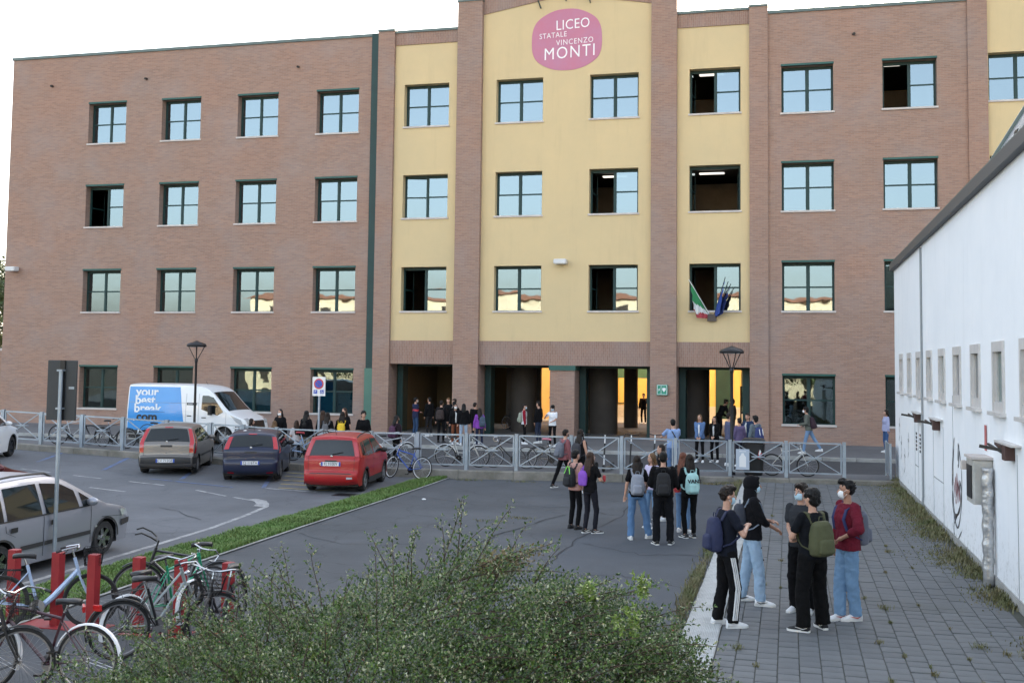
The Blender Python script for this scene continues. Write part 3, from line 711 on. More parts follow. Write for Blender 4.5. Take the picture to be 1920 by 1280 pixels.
# flags: poles fan out from one bracket below the window
fl = [('italian_flag', 'green white and red flag hanging limp from a slanting pole below the yellow bay window', -.95, 1.35, [(.03, .22, .08), (.6, .62, .6), (.38, .05, .06)]),
      ('european_flag', 'blue flag hanging limp from the slanting pole beside the tricolour flag', .62, 1.45, [(.03, .07, .30)]),
      ('dark_blue_flag', 'dark blue flag on the rightmost slanting pole of the three', .86, 1.15, [(.015, .03, .13)])]
for nme, lab, tx, tz, cols in fl:
    t = thing(nme, lab, 'flag', (-3.25, Y0 - .02, 5.72), 0, 'flags below the window')
    base = Vector((-.1 if tx < 0 else .1, 0, 0)); tip = Vector((tx, -.75, tz + .15))
    MB().tube([base, tip], .018, 6).build('pole', M_white if tx < 0 else M_black, t)
    ms = [mat(nme + '_cloth', c, .8) for c in cols]
    b = MB(); nx, nz = 12, 14; d = (tip - base)
    # cloth hangs straight down from the pole, folded in soft pleats
    W_ = .98
    for i in range(nx + 1):
        s_ = i / nx; p = base + d * (.93 - s_ * .88)
        for j in range(nz + 1):
            u = j / nz; hgt = (.06 + (1.0 - abs(s_ - .55) * .9) * .62) * u * (1.1 if tx < 0 else .8)
            hgt = .04 + ((p.z + .12) if tx < 0 else (p.z * .80 + .12)) * u * (1.0 if s_ > .12 else .8)
            pull = (base - p) * (u * (.22 if tx < 0 else .30))
            b.v.append((p.x + pull.x + .02 * math.sin(j * 1.3 + i * .5), p.y - .0 + .06 * math.sin(i * 1.8 + j * .5) * u, p.z - hgt + .0))
    for i in range(nx):
        for j in range(nz):
            a = i * (nz + 1) + j; b.f.append((a, a + 1, a + nz + 2, a + nz + 1)); b.mi.append(min(len(cols) - 1, int((j / nz + (i / nx - .5) * .5 + .25 * 0) * len(cols)) if len(cols) > 1 else 0) if j / nz + (i / nx - .5) * .5 > 0 else 0)
    b.build('cloth', ms, t, 'full')
t = thing('flag_bracket', 'dark wall bracket holding the three flag poles', 'bracket', (-3.25, Y0, 5.72)); MB().bbox(-.2, .2, -.12, .03, -.28, .04, .02).build('holder', mat('rusty_steel', (.09, .07, .06), .7), t)
# ---- low background at the left edge and behind the viewer
t = thing('garden_wall', 'low red brick wall at the left edge beyond the school corner', 'wall', (-45, 52, 0)); MB().box(-6, 5, 0, .3, 0, 3.9).build('brickwork', M_brick, t); MB().box(-6.1, 5.1, -.06, .36, 3.9, 4.05).build('coping', M_stone, t)
opp = thing('cream_building', 'long cream building with an orange tiled roof across the street, behind the viewer', 'building', (0, -40, 0))
M_cream = mat('cream_render', (.60, .52, .38), .9, var=(.3, .1))
MB().box(-75, 70, -8, 0, 0, 12.2).build('wall', M_cream, opp)
MB().prism([(0, 0), (1, 0), (1, 1), (0, 1)], 0, .01) if False else None
b = MB(); b.add([(-76, .8, 12.1), (71, .8, 12.1), (71, -4, 12.9), (-76, -4, 12.9), (-76, -9, 12.1), (71, -9, 12.1)], [(0, 1, 2, 3), (3, 2, 5, 4)])
b.build('roof', mat('clay_roof_tiles', (.4, .17, .09), .8, var=(1, .2)), opp)
wmb = MB()
for i in range(24):
    for z in (1.2, 5.4, 9.2): MB().box(-70 + i * 5.9, -68.6 + i * 5.9, .005, .03, z, z + 1.9).build('window', M_dark, opp)
# ================================================================== white hall on the right
def white_mat():
    q = NB('white_wall_paint'); c = q.mix(q.rng(q.noise(.5, detail=6, rough=.7), .35, .75), (.90, .92, .94), (.82, .85, .88))
    st = q.rng(q.noise(1.2, q.scale(1, 2.5, .18), detail=7, rough=.75), .55, .8, 0, .3); c = q.mix(st, c, (.52, .54, .53))
    sep = q.n('ShaderNodeSeparateXYZ'); q.l(q.tc.outputs['Object'], sep.inputs[0])
    low = q.rng(sep.outputs[2], 0, 1.1, 1, 0); sp = q.rng(q.noise(5, detail=8, rough=.8), .52, .66)
    c = q.mix(q.math('MULTIPLY', q.math('MULTIPLY', low, sp), .8), c, (.22, .22, .18))
    q.col(c); q.b.inputs['Roughness'].default_value = .7; q.bump(q.noise(9, detail=5), .006, .5); return q.m
M_wht = white_mat(); M_whtrim = mat('grey_white_window_trim', (.55, .53, .51), .6, var=(3, .12))
M_groove = mat('panel_groove', (.28, .3, .31), .9)
hall = thing('white_hall', 'long low white painted hall with narrow windows along the right edge', 'building', (3.19, 20, 0))
def hp(b, name, m, smooth=False, parent=None):
    o = b.build(name, m, parent or hall, smooth)
    if parent is None: o.location = (-3.19, -20, 0)
    return o
HX = 3.19
M_dusty = [mat('dusty_pane', (.16, .17, .17), .2), mat('dusty_pane', (.13, .20, .19), .15), mat('dusty_pane', (.19, .19, .2), .25)]
WY = [(32.8 - 2.11 * i - .42, 32.8 - 2.11 * i + .42) for i in range(14)]

b = MB(); ys = sorted({2.0, 34.85, *[v for q in WY for v in q]})
for i in range(len(ys) - 1):
    a, c = ys[i], ys[i + 1]; win = any(q[0] < (a + c) / 2 < q[1] for q in WY)
    for z0, z1 in ((-.05, 2.86), (2.86, 3.82), (3.82, 6.46)):
        if win and z0 == 2.86: continue
        b.add([(HX, a, z0), (HX, c, z0), (HX, c, z1), (HX, a, z1)], [(3, 2, 1, 0)])
for a, c in WY:
    b.add([(HX, a, 2.86), (HX, c, 2.86), (HX, c, 3.82), (HX, a, 3.82), (HX + .15, a, 2.86), (HX + .15, c, 2.86), (HX + .15, c, 3.82), (HX + .15, a, 3.82)], [(0, 1, 5, 4), (1, 2, 6, 5), (2, 3, 7, 6), (3, 0, 4, 7)])
b.add([(HX, 34.85, -.05), (HX + 14, 34.85, -.05), (HX + 14, 34.85, 6.46), (HX, 34.85, 6.46)], [(0, 1, 2, 3)])
hp(b, 'wall', M_wht)
hp(MB().box(HX - .025, HX - .002, 2, 34.86, 0, .16), 'plinth', M_conc2)
for k, (a, c) in enumerate(WY):
    o = hp(MB().box(HX - .03, HX + .06, a - .05, a + .05, 2.76, 3.86).box(HX - .03, HX + .06, c - .05, c + .05, 2.76, 3.86).box(HX - .03, HX + .06, a + .05, c - .05, 3.70, 3.86)
           .box(HX - .02, HX + .06, a + .05, c - .05, 2.76, 2.92).box(HX + .02, HX + .05, a + .05, a + .1, 2.92, 3.7).box(HX + .02, HX + .05, c - .1, c - .05, 2.92, 3.7), 'window', M_whtrim)
    MB().box(HX + .05, HX + .06, a + .05, c - .05, 2.92, 3.7).build('pane', M_dusty[k % 3], o)
    MB().box(HX - .10, HX + .02, a - .1, c + .1, 2.70, 2.76).build('sill', M_whtrim, o)
hp(MB().box(HX - .12, HX + .5, 1.9, 35.0, 6.46, 6.66), 'fascia', mat('grey_fascia', (.085, .085, .085), .6))
hp(MB().box(HX - .1, HX + 14, 2, 34.9, 6.6, 6.7), 'roof', M_coping)
# raised, sloping roof light of ribbed metal
b = MB(); yb = 2.0
while yb < 20.6:
    b.add([(HX + .12, yb, 6.7), (HX + .12, yb + .12, 6.7), (HX + 2.4, yb + .12, 10.4), (HX + 2.4, yb, 10.4)], [(0, 3, 2, 1)])
    b.add([(HX + .16, yb + .12, 6.7), (HX + .16, yb + .24, 6.7), (HX + 2.44, yb + .24, 10.4), (HX + 2.44, yb + .12, 10.4)], [(0, 3, 2, 1)])
    yb += .24
hp(b, 'ribbed_roof_panel', mat('ribbed_grey_metal', (.38, .40, .44), .5, .3))
hp(MB().prism([(HX + .05, 6.68), (HX + .14, 6.68), (HX + 2.45, 10.42), (HX + 2.36, 10.5)], 20.6, 20.75), 'roof_edge_trim', M_coping)
hp(MB().prism([(HX + .15, 6.7), (HX + 5, 6.7), (HX + 5, 10.4), (HX + 2.4, 10.4)], 20.45, 20.55), 'roof_gable', M_coping)
hp(MB().box(HX + .55, HX + .62, 19.2, 19.45, 7.35, 7.45), 'roof_vent', M_black)
b = MB()
for y, z0, z1 in ((28.85, .1, 2.3), (25.95, 0, 2.2), (24.35, 0, 2.2), (22.95, 0, 2.9), (16.75, 0, 2.2), (15.4, 0, 6.4), (29.6, 0, 2.3)): b.box(HX - .006, HX + .02, y, y + .02, z0, z1)
b.box(HX - .006, HX + .02, 24.37, 25.95, 1.0, 1.02).box(HX - .006, HX + .02, 28.87, 29.6, .95, .97)
hp(b, 'panel_joint', M_groove)
hp(MB().tube([(HX - .03, 27.75, 6.4), (HX - .03, 27.75, .35), (HX - .06, 27.75, .02)], .028, 6), 'downpipe', M_groove)
for y, z in ((28.0, 5.4), (28.0, 3.5), (28.0, 1.6)): pass
for i, (y, lab) in enumerate(((28.6, 'farthest of the three'), (25.1, 'middle one of the three'), (17.2, 'nearest of the three'))):
    t = thing('door_bracket', 'rusty arm under a small shelf on the white wall, ' + lab, 'bracket', (HX, y, 2.3), 0, 'brackets above the wall doors')
    MB().box(-.14, .0, -.75, .55, .02, .05).build('shelf', M_whtrim, t); MB().beam((-.05, .1, -.1), (-.05, .9, -.02), .05, .05).build('arm', mat('rusty_brown_steel', (.07, .035, .03), .7), t)
    MB().bbox(-.14, 0, -.3, -.05, -.2, .02, .01).build('pivot', bpy.data.materials['rusty_brown_steel'], t); MB().beam((-.1, -.1, -.12), (-.18, .8, -.03), .03, .03).build('rod', M_black, t)
    MB().beam((-.12, 0, -.07), (-.42, .1, -.02), .05, .04).build('arm', M_black, t)
t = thing('louvre_grille', 'pair of small dark vents in the white wall beside the downpipe', 'vent', (HX, 28.4, 1.6)); b = MB()
for y in (-.05, .75):
    for k in range(5): b.box(-.012, 0, y, y + .2, -.25 + k * .1, -.19 + k * .1)
b.build('slats', M_black, t)['kind'] = 'stuff'
# meter box with insulated pipe
M_foil = mat('crumpled_foil', (.50, .50, .50), .38, .7, var=(8, .3), bump=(6, .03))
t = thing('meter_box', 'grey metal box with a foil wrapped pipe running down the white wall', 'utility box', (HX, 19.2, 0))
MB().bbox(-.30, 0, -.55, .15, 1.25, 1.97, .02).build('box', mat('box_grey', (.42, .41, .38), .5, var=(4, .2)), t)
MB().bbox(-.315, -.298, -.42, .05, 1.33, 1.86, .004).build('door', M_black, t)
MB().box(-.33, 0, -.58, .18, 1.97, 2.01).build('lid', M_stone, t); MB().bbox(-.38, -.3, .12, .25, 1.75, 1.9, .01).build('valve', M_stone, t)
fp = [(-.32, -.25, 1.92)]; b = MB(); ring = []
for k in range(40):
    z = 1.85 - k * .0475; r_ = .085 + .004 * math.sin(k * 2.3) + .003 * math.sin(k * 5.1)
    ring.append([(-.11 + .008 * math.sin(k * .9) + r_ * math.cos(a * math.pi / 7) * (1 + .08 * math.sin(a * 3 + k)), -.66 + r_ * math.sin(a * math.pi / 7), max(0, z)) for a in range(14)])
b.rings(ring); b.build('insulated_pipe', M_foil, t, 'full')
MB().tube([(-.06, -.62, 1.3), (-.06, -.62, .02)], .02, 6).build('thin_pipe', M_galv, t)
MB().box(-.02, -.01, -.05, .1, 2.08, 2.5).build('red_label', mat('faded_red_label', (.45, .14, .14), .7), t)
# graffiti strokes, flat paint on the wall
t = thing('graffiti', 'black and red scribbled graffiti low on the white wall beside the meter box', 'graffiti', (HX - .004, 21.9, 1.1))
def scrib(pts, w, m, nm='stroke'):
    q = MB(); P = [Vector((0, y, z)) for y, z in pts]; out = []
    for i in range(len(P) - 1):
        for k in range(6):
            u = k / 6; p0 = P[max(i - 1, 0)]; p1 = P[i]; p2 = P[i + 1]; p3 = P[min(i + 2, len(P) - 1)]
            out.append(.5 * ((2 * p1) + (p2 - p0) * u + (2 * p0 - 5 * p1 + 4 * p2 - p3) * u * u + (3 * p1 - p0 - 3 * p2 + p3) * u ** 3))
    out.append(P[-1]); n = len(out); vs = []
    for i, p in enumerate(out):
        tt = (out[min(i + 1, n - 1)] - out[max(i - 1, 0)]).normalized(); nn = Vector((0, -tt.z, tt.y)) * w * .95 * (.6 + .6 * abs(math.sin(i * .7)))
        vs += [p + nn, p - nn]
    q.add(vs, [(2 * i, 2 * i + 1, 2 * i + 3, 2 * i + 2) for i in range(n - 1)]); return q.build(nm, m, t)
M_gb = mat('graffiti_black', (.07, .07, .075), .6); M_gr = mat('graffiti_red', (.3, .12, .13), .7)
scrib([(.95, .75), (1.15, .2), (1.2, -.4), (.6, -.75), (.1, -.3), (.0, .3), (.25, .75), (.35, .5)], .03, M_gb)
scrib([(1.2, -.1), (.9, -.55), (.3, -.35), (.1, .0), (.2, .15), (.35, .0)], .045, M_gb)
scrib([(.45, .55), (.4, .85), (.3, .8), (.35, .5), (.45, .45)], .035, M_gb); scrib([(1.0, .95), (1.2, .4), (1.25, 0)], .02, M_gb); scrib([(.85, .98), (1.1, .5), (1.15, .1)], .02, M_gb)
scrib([(.9, -.2), (.8, .2), (.7, -.15), (.6, .3), (.5, -.25), (.45, .15), (.3, -.2), (.25, .2)], .03, M_gr); scrib([(1.0, .1), (.75, -.3), (.5, .1), (.3, -.1)], .02, M_gr)
scrib([(.5, -.45), (1.1, -.8), (.7, -1.0), (.1, -.75)], .02, M_gb)
for k, (y, z) in enumerate(((33.6, .9), (33.1, .4), (32.2, .1), (31.2, .6))):
    yy = y - 21.9; scrib([(yy, z), (yy - .15, z - .25), (yy + .1, z - .2), (yy - .05, z - .5), (yy + .15, z - .7)], .02, M_gb)
# ================================================================== railing on the platform
RAIL_Y = 31.6
PX = [-29.2, -27.7, -26.17, -24.64, -23.05, -21.49, -19.86, -18.27, -17.08, -15.91]
PR = [(x, 31.6, None) for x in PX] + [(-14.22, 31.35, None), (-12.47, 31.1, None), (-10.95, 31.1, None), (-9.44, 31.22, None), (-7.94, 31.45, None), (-6.29, 31.6, None), (-4.81, 31.8, None), (-3.26, 32.25, None), (-1.73, 33.42, None), (-.07, 33.68, None), (1.62, 33.72, None)]
railing = thing('street_railing', 'long grey galvanised railing of cross braced panels between the school street and the car park', 'railing', (-10, 31.5, 0))
def rpart(b, name, m=None):
    o = b.build(name, m or M_galv, railing); o.location = (10, -31.5, 0); return o
for i, (x, y, _) in enumerate(PR):
    z = PZ(x); h = 1.08
    rpart(MB().box(x - .05, x + .05, y - .05, y + .05, z - .05, z + h).box(x - .055, x + .055, y - .055, y + .055, z + h, z + h + .012), 'post')
    if i + 1 < len(PR):
        x2, y2, _ = PR[i + 1]; z2 = PZ(x2); g = .09 / (x2 - x)
        a = Vector((x, y, z)).lerp(Vector((x2, y2, z2)), g); c = Vector((x, y, z)).lerp(Vector((x2, y2, z2)), 1 - g)
        up = Vector((0, 0, 1)); A0, A1, C0, C1 = a + up * .14, a + up * 1.04, c + up * .14, c + up * 1.04; q = MB()
        for p0, p1, w_ in ((A0, A1, .04), (C0, C1, .04), (A0, C0, .04), (A1, C1, .045), (A0 + Vector((0, 0, .01)), C1, .028), (A1, C0, .028)): q.beam(p0, p1, w_, w_ * .8)
        m_ = (A0 + C1) / 2; dx = (C0 - A0).normalized() * .19
        q.beam(m_ - dx, m_ + dx, .03, .2)
        rpart(q, 'railing_panel')
t = thing('end_railing', 'short grey railing panel closing the gap at the corner of the white wall', 'railing', (2.95, 34.6, .1)); q = MB()
for y in (-.75, .75): q.box(-.03, .03, y - .03, y + .03, 0, 1.1)
q.beam((0, -.75, 1.05), (0, .75, 1.05), .04, .04).beam((0, -.75, .15), (0, .75, .15), .04, .04).box(-.008, .008, -.72, .72, .17, 1.03); q.build('panel', M_galv, t)
# ================================================================== street lamps, signs, bin
def street_lamp(x, y, z, h, label):
    t = thing('street_lamp', label, 'street lamp', (x, y, z), 0, 'black cone street lamps')
    MB().lathe([(.11, 0), (.11, .05), (.075, .09), (.07, .9), (.05, 1.0), (.045, h - .75), (.06, h - .7), (.07, h - .62), (.03, h - .55)], 16).build('pole', M_black, t, True)
    b = MB()
    for k in range(4):
        a = k * math.pi / 2 + .5; b.tube([(.05 * math.cos(a), .05 * math.sin(a), h - .6), (.3 * math.cos(a), .3 * math.sin(a), h - .1)], .016, 5)
    b.build('cage_arm', M_black, t); MB().lathe([(.37, h - .12), (.38, h - .06), (.33, h), (.12, h + .07), (.03, h + .11), (.0, h + .11)], 28).build('lamp_cap', M_black, t, True)
    MB().lathe([(.0, h - .13), (.24, h - .13), (.26, h - .11)], 20).build('lens', M_white, t)
street_lamp(-22.2, 37.2, .05, 4.05, 'black street lamp standing in front of the blue and white van')
street_lamp(-1.7, 33.9, .12, 3.85, 'black street lamp beside the black litter bin near the right end of the railing')
def pole_sign(): pass
t = thing('parking_sign', 'white no parking sign with disabled bay symbols on a grey post behind the red car', 'sign', (-14.38, 31.42, .25))
MB().tube([(0, 0, 0), (0, 0, 2.7)], .035, 10).build('post', M_galv, t, True)
MB().bbox(-.22, .22, -.055, -.035, 2.12, 2.72, .008).build('plate', mat('sign_white', (.72, .72, .72), .45), t)
M_sr = mat('sign_red', (.5, .04, .05), .45); M_sb = mat('sign_blue', (.04, .08, .42), .45)
b = MB(); b.lathe([(.0, -.061), (.165, -.061), (.165, -.056)], 32, (0, 0, 2.5), 'y'); b.build('red_ring', M_sr, t)
MB().lathe([(.0, -.066), (.12, -.066), (.12, -.0612)], 32, (0, 0, 2.5), 'y').build('blue_disc', M_sb, t)
MB().beam((-.1, -.069, 2.6), (.1, -.069, 2.4), .004, .04).build('slash', M_sr, t)
for x in (-.11, .11): MB().box(x - .06, x + .06, -.061, -.0565, 2.19, 2.31).build('blue_square', M_sb, t)
text_obj('P', .11, (-.11, -.064, 2.25), t, M_white, ext=.001)
b = MB(); b.lathe([(.026, -.065), (.034, -.065)], 14, (.105, 0, 2.235), 'y').tube([(.1, -.065, 2.29), (.1, -.065, 2.25), (.13, -.065, 2.245), (.14, -.065, 2.215)], .006, 4); b.build('wheelchair_symbol', M_white, t)
t = thing('tall_sign_back', 'black back of a tall rectangular sign on a grey pole beside the silver car', 'sign', (-11.56, 15.25, 0))
MB().tube([(0, 0, 0), (0, 0, 3.25)], .033, 12).build('post', M_galv, t, True)
MB().bbox(-.3, .26, .05, .08, 2.42, 3.4, .01).build('plate', mat('sign_back_black', (.022, .026, .03), .5, var=(1, .2)), t)
MB().box(-.045, .045, .03, .05, 2.42, 3.4).build('stiffener', M_black, t)
for z in (2.6, 3.22): MB().box(-.05, .05, -.045, .05, z, z + .03).build('clamp', M_galv, t)
MB().box(.12, .22, .045, .0505, 2.93, 2.97).build('label', M_galv, t)
t = thing('litter_bin', 'black street litter bin with a red and white sticker behind the railing', 'litter bin', (-1.05, 34.1, .12))
MB().loft([(0, 0, 0, .26, .24), (0, 0, .1, .29, .27), (0, 0, .85, .34, .31), (0, 0, .95, .35, .32)], 20, 5).build('bin_body', M_blackp, t)
MB().loft([(0, 0, 1.0, .36, .33), (0, 0, 1.06, .36, .33), (0, 0, 1.12, .28, .25)], 20, 5).build('bin_lid', M_blackp, t); MB().box(-.3, .3, -.28, .28, .95, 1.0).build('bin_mouth', M_black, t)
MB().add([(.12, -.325, .55), (.2, -.325, .5), (.26, -.325, .68), (.18, -.325, .78)], [(0, 1, 2, 3)]).build('sticker', M_sr, t); MB().add([(.16, -.327, .66), (.2, -.327, .62), (.24, -.327, .74), (.2, -.327, .8)], [(0, 1, 2, 3)]).build('sticker', M_white, t)
t = thing('notice_plate', 'pale notice with a white bottle shape fixed to the railing by the litter bin', 'sign', (-1.35, 33.36, .33)); MB().bbox(-.2, .2, -.015, 0, 0, .62, .004).build('plate', mat('notice_grey', (.42, .48, .56), .5), t)
MB().prism([(-.1, .08), (.1, .08), (.1, .38), (.04, .46), (.04, .5), (-.04, .5), (-.04, .46), (-.1, .38)], -.02, -.0155).build('bottle_print', M_white, t); MB().box(-.1, .1, -.02, -.0155, .54, .56).build('print_line', M_white, t)
# bike racks of red square posts
M_red = mat('red_powder_coat', (.27, .012, .018), .5, var=(3, .15), bump=(40, .001))
for xs, lab in (((-9.82, -9.16, -8.63), 'red bike rack of three square posts on a red base, at the left'), ((-7.98, -7.39, -6.73), 'red bike rack of three square posts half hidden by the shrub')):
    t = thing('bike_rack', lab, 'bike rack', (xs[1], 12.17, 0), 0, 'red bike racks')
    for x in xs: MB().bbox(x - xs[1] - .06, x - xs[1] + .06, -.06, .06, .012, .93, .006).build('post', M_red, t)
    MB().bbox(xs[0] - xs[1] - .14, xs[2] - xs[1] + .2, -.2, .2, 0, .012, .004).build('base_plate', M_red, t)
# litter
t = thing('paper_scrap', 'small crumpled white scrap lying on the dark asphalt near the verge', 'litter', (-8.9, 25.8, 0)); MB().ell((0, 0, .02), (.06, .04, .025), 6, 4).build('scrap', M_white, t)
# ================================================================== vehicles
def paint(name, col, metal=0., rough=.32):
    q = NB(name); q.b.inputs['Metallic'].default_value = metal; q.b.inputs['Roughness'].default_value = rough
    q.b.inputs['Coat Weight'].default_value = .35; q.b.inputs['Coat Roughness'].default_value = .06
    d = q.rng(q.noise(2.2, detail=6, rough=.7), .4, .8, 0, .3)
    sep = q.n('ShaderNodeSeparateXYZ'); q.l(q.tc.outputs['Object'], sep.inputs[0]); low = q.rng(sep.outputs[2], .15, .45, .22, 0)
    c = q.mix(q.math('MAXIMUM', q.math('MULTIPLY', d, .1), low), col, (.12, .115, .105)); q.col(c)
    return q.m
M_cglass = mat('dark_car_glass', (.012, .016, .017), .03, spec=.5, coat=.2)
M_tl = mat('red_tail_lamp', (.42, .012, .02), .15, coat=1)
M_hl = mat('clear_head_lamp', (.6, .62, .64), .12, .3, coat=1)
M_trim = mat('grey_black_bumper_plastic', (.03, .03, .031), .6, var=(3, .2))
M_plate = mat('number_plate', (.72, .73, .74), .4); M_pblue = mat('plate_blue', (.03, .08, .4), .4)
class Car:
    def __init__(s, L, hw, belt, roof, keys, wheels, rw, arch, tumble=.2, sill=.2, planround=.10, crown=.045, endround=.55):
        s.L, s.hw, s.belt, s.roof, s.tr, s.sill, s.pr, s.crown = L, hw, belt, roof, tumble, sill, planround, crown
        s.wheels, s.rw, s.arch, s.er = wheels, rw, arch, endround
        # smooth the key contour with Catmull-Rom
        K = [Vector((a, c)) for a, c in keys]; s.nk = len(K); s.K = K
        s.N = 14
        s.ct = [s.C(i / s.N) for i in range((s.nk - 1) * s.N + 1)]
    def C(s, t):
        K = s.K; i = min(int(t), s.nk - 2); u = t - i
        p0 = K[max(i - 1, 0)]; p1 = K[i]; p2 = K[i + 1]; p3 = K[min(i + 2, s.nk - 1)]
        l = (p2 - p1).length
        m1 = (p2 - p0) * .5; m2 = (p3 - p1) * .5
        if m1.length > l: m1 = m1.normalized() * l
        if m2.length > l: m2 = m2.normalized() * l
        return (2 * u**3 - 3 * u * u + 1) * p1 + (u**3 - 2 * u * u + u) * m1 + (-2 * u**3 + 3 * u * u) * p2 + (u**3 - u * u) * m2
    def W(s, y, z):
        w = s.hw; d = max(0, abs(y) - (s.L / 2 - s.er)) / s.er
        w *= 1 - s.pr * min(1, d) ** 2.2
        if z > s.belt: w *= 1 - s.tr * ((z - s.belt) / (s.roof - s.belt)) ** 1.15
        else: w *= 1 - .035 * ((s.belt - z) / s.belt) ** 2 - .012 * math.exp(-((z - s.belt) / .05) ** 2) + .0
        return w
    def top(s, t, v, off=0.):
        p = s.C(t); q = s.C(min(t + .02, s.nk - 1)) - s.C(max(t - .02, 0)); n = Vector((-q.y, q.x)).normalized() * -1
        if n.dot(p - Vector((0, .6))) < 0: n = -n
        w = s.W(p.x, p.y) * .975; cr = s.crown * (1 - abs(v) ** 2.4) + off
        return (v * w, p.x + n.x * cr, p.y + n.y * cr)
    def botz(s, y):
        z = s.sill
        for yw in s.wheels:
            d = s.arch ** 2 - (y - yw) ** 2
            if d > 0: z = max(z, s.rw + math.sqrt(d) * 1.0)
        return z
    def body(s, m, parent, name='body'):
        b = MB(); n = len(s.ct); NV = 12
        top = []
        for i in range(n): top += [s.top(i / s.N, -1 + 2 * k / NV) for k in range(NV + 1)]
        b.add(top, [(i * (NV + 1) + k, i * (NV + 1) + k + 1, (i + 1) * (NV + 1) + k + 1, (i + 1) * (NV + 1) + k) for i in range(n - 1) for k in range(NV)])
        yf, yb = s.ct[0].x - .03, s.ct[-1].x + .03; ym = 1e9; rows = 9
        for sd in (-1, 1):
            vs = []; cur = yf
            for p in s.ct:
                y0 = min(max(p.x, yb), yf); cur = min(cur, y0); bz = min(s.botz(cur), p.y)
                a = Vector((p.x, p.y)); c = Vector((cur, bz)); L_ = (a - c).length
                for k in range(rows + 1):
                    f = (k / rows) ** 1.6; q = a.lerp(c, f); d = L_ * f
                    w = s.W(q.x, q.y) * (1 - .025 * math.exp(-d / .035))
                    vs.append((sd * w, q.x, q.y))
            fs = []
            for i in range(n - 1):
                for k in range(rows):
                    a = i * (rows + 1) + k; f = (a, a + 1, a + rows + 2, a + rows + 1); fs.append(f if sd > 0 else f[::-1])
            b.add(vs, fs)
        me = b.mesh(name, m, 'full'); bm = bmesh.new(); bm.from_mesh(me); bmesh.ops.remove_doubles(bm, verts=bm.verts, dist=.0008); bmesh.ops.recalc_face_normals(bm, faces=bm.faces)
        bm.to_mesh(me); bm.free(); me.polygons.foreach_set('use_smooth', [True] * len(me.polygons))
        try: me.set_sharp_from_angle(angle=R(50))
        except Exception: pass
        o = link_mesh(name, me, parent)
        u = MB().box(-s.hw * .86, s.hw * .86, yb + .05, yf - .05, .17, s.belt * .62)
        u.build('underbody', M_black, parent); return o
    def tp(s, name, m, parent, t0, t1, v0, v1, off=.005, nt_=8, nv=10, shrink=0.):
        """patch on the hood / screens / roof strip; shrink narrows it at the t1 end"""
        b = MB(); vs = []
        for i in range(nt_ + 1):
            for k in range(nv + 1):
                t = t0 + (t1 - t0) * i / nt_; v = v0 + (v1 - v0) * k / nv; v *= 1 - shrink * i / nt_; vs.append(s.top(t, v, off))
        b.add(vs, [(i * (nv + 1) + k, i * (nv + 1) + k + 1, (i + 1) * (nv + 1) + k + 1, (i + 1) * (nv + 1) + k) for i in range(nt_) for k in range(nv)])
        return b.build(name, m, parent, 'full')
    def sp(s, name, m, parent, lo, hi, off=.006, sides=(-1, 1), n=12, rows=4):
        """side patch between two (y,z) polylines lo and hi"""
        def along(pl, f):
            pl = [Vector(p) for p in pl]
            if len(pl) == 1: return pl[0]
            L_ = [(b_ - a).length for a, b_ in zip(pl, pl[1:])]; d = f * sum(L_)
            for (a, b_), l in zip(zip(pl, pl[1:]), L_):
                if d <= l + 1e-9: return a.lerp(b_, d / l if l else 0)
                d -= l
            return pl[-1]
        r = []
        for sd in sides:
            b = MB(); vs = []
            for i in range(n + 1):
                a = along(lo, i / n); c = along(hi, i / n)
                for k in range(rows + 1):
                    q = a.lerp(c, k / rows); vs.append((sd * (s.W(q.x, q.y) + off), q.x, q.y))
            b.add(vs, [(i * (rows + 1) + k, i * (rows + 1) + k + 1, (i + 1) * (rows + 1) + k + 1, (i + 1) * (rows + 1) + k) for i in range(n) for k in range(rows)])
            r.append(b.build(name, m, parent, 'full'))
        return r
    def wheelset(s, parent, rim, spokes=5, width=.19, cover=False):
        R_ = s.rw
        mt = MB().lathe([(R_ * .62, -width / 2), (R_ * .9, -width / 2), (R_ * .985, -width * .36), (R_, -width * .2), (R_, width * .2), (R_ * .985, width * .36), (R_ * .9, width / 2), (R_ * .62, width / 2)], 28, (0, 0, 0), 'x').mesh('wheel', M_rubber, True)
        mr = MB(); mr.lathe([(R_ * .64, .085), (R_ * .60, .075), (R_ * .57, .03), (.0, .02)], 28, (0, 0, 0), 'x'); me_back = mr.mesh('wheel_dish', M_black, True)
        ms = MB(); ms.lathe([(R_ * .66, .08), (R_ * .645, .094), (R_ * .60, .09), (R_ * .585, .05)], 28, (0, 0, 0), 'x')
        for k in range(spokes):
            a = 2 * math.pi * k / spokes + .3; u = Vector((0, math.cos(a), math.sin(a))); t_ = Vector((0, -math.sin(a), math.cos(a)))
            w0, w1 = (.045, .035) if not cover else (.03, .062)
            ms.rings([[tuple(Vector((.075, 0, 0)) + u * .03 + t_ * w0), tuple(Vector((.075, 0, 0)) + u * .03 - t_ * w0), tuple(Vector((.04, 0, 0)) + u * .03 - t_ * w0), tuple(Vector((.04, 0, 0)) + u * .03 + t_ * w0)],
                      [tuple(Vector((.088, 0, 0)) + u * R_ * .6 + t_ * w1), tuple(Vector((.088, 0, 0)) + u * R_ * .6 - t_ * w1), tuple(Vector((.05, 0, 0)) + u * R_ * .6 - t_ * w1), tuple(Vector((.05, 0, 0)) + u * R_ * .6 + t_ * w1)]])
        ms.lathe([(.055, .07), (.05, .085), (0, .088)], 12, (0, 0, 0), 'x'); me_s = ms.mesh('rim', rim)
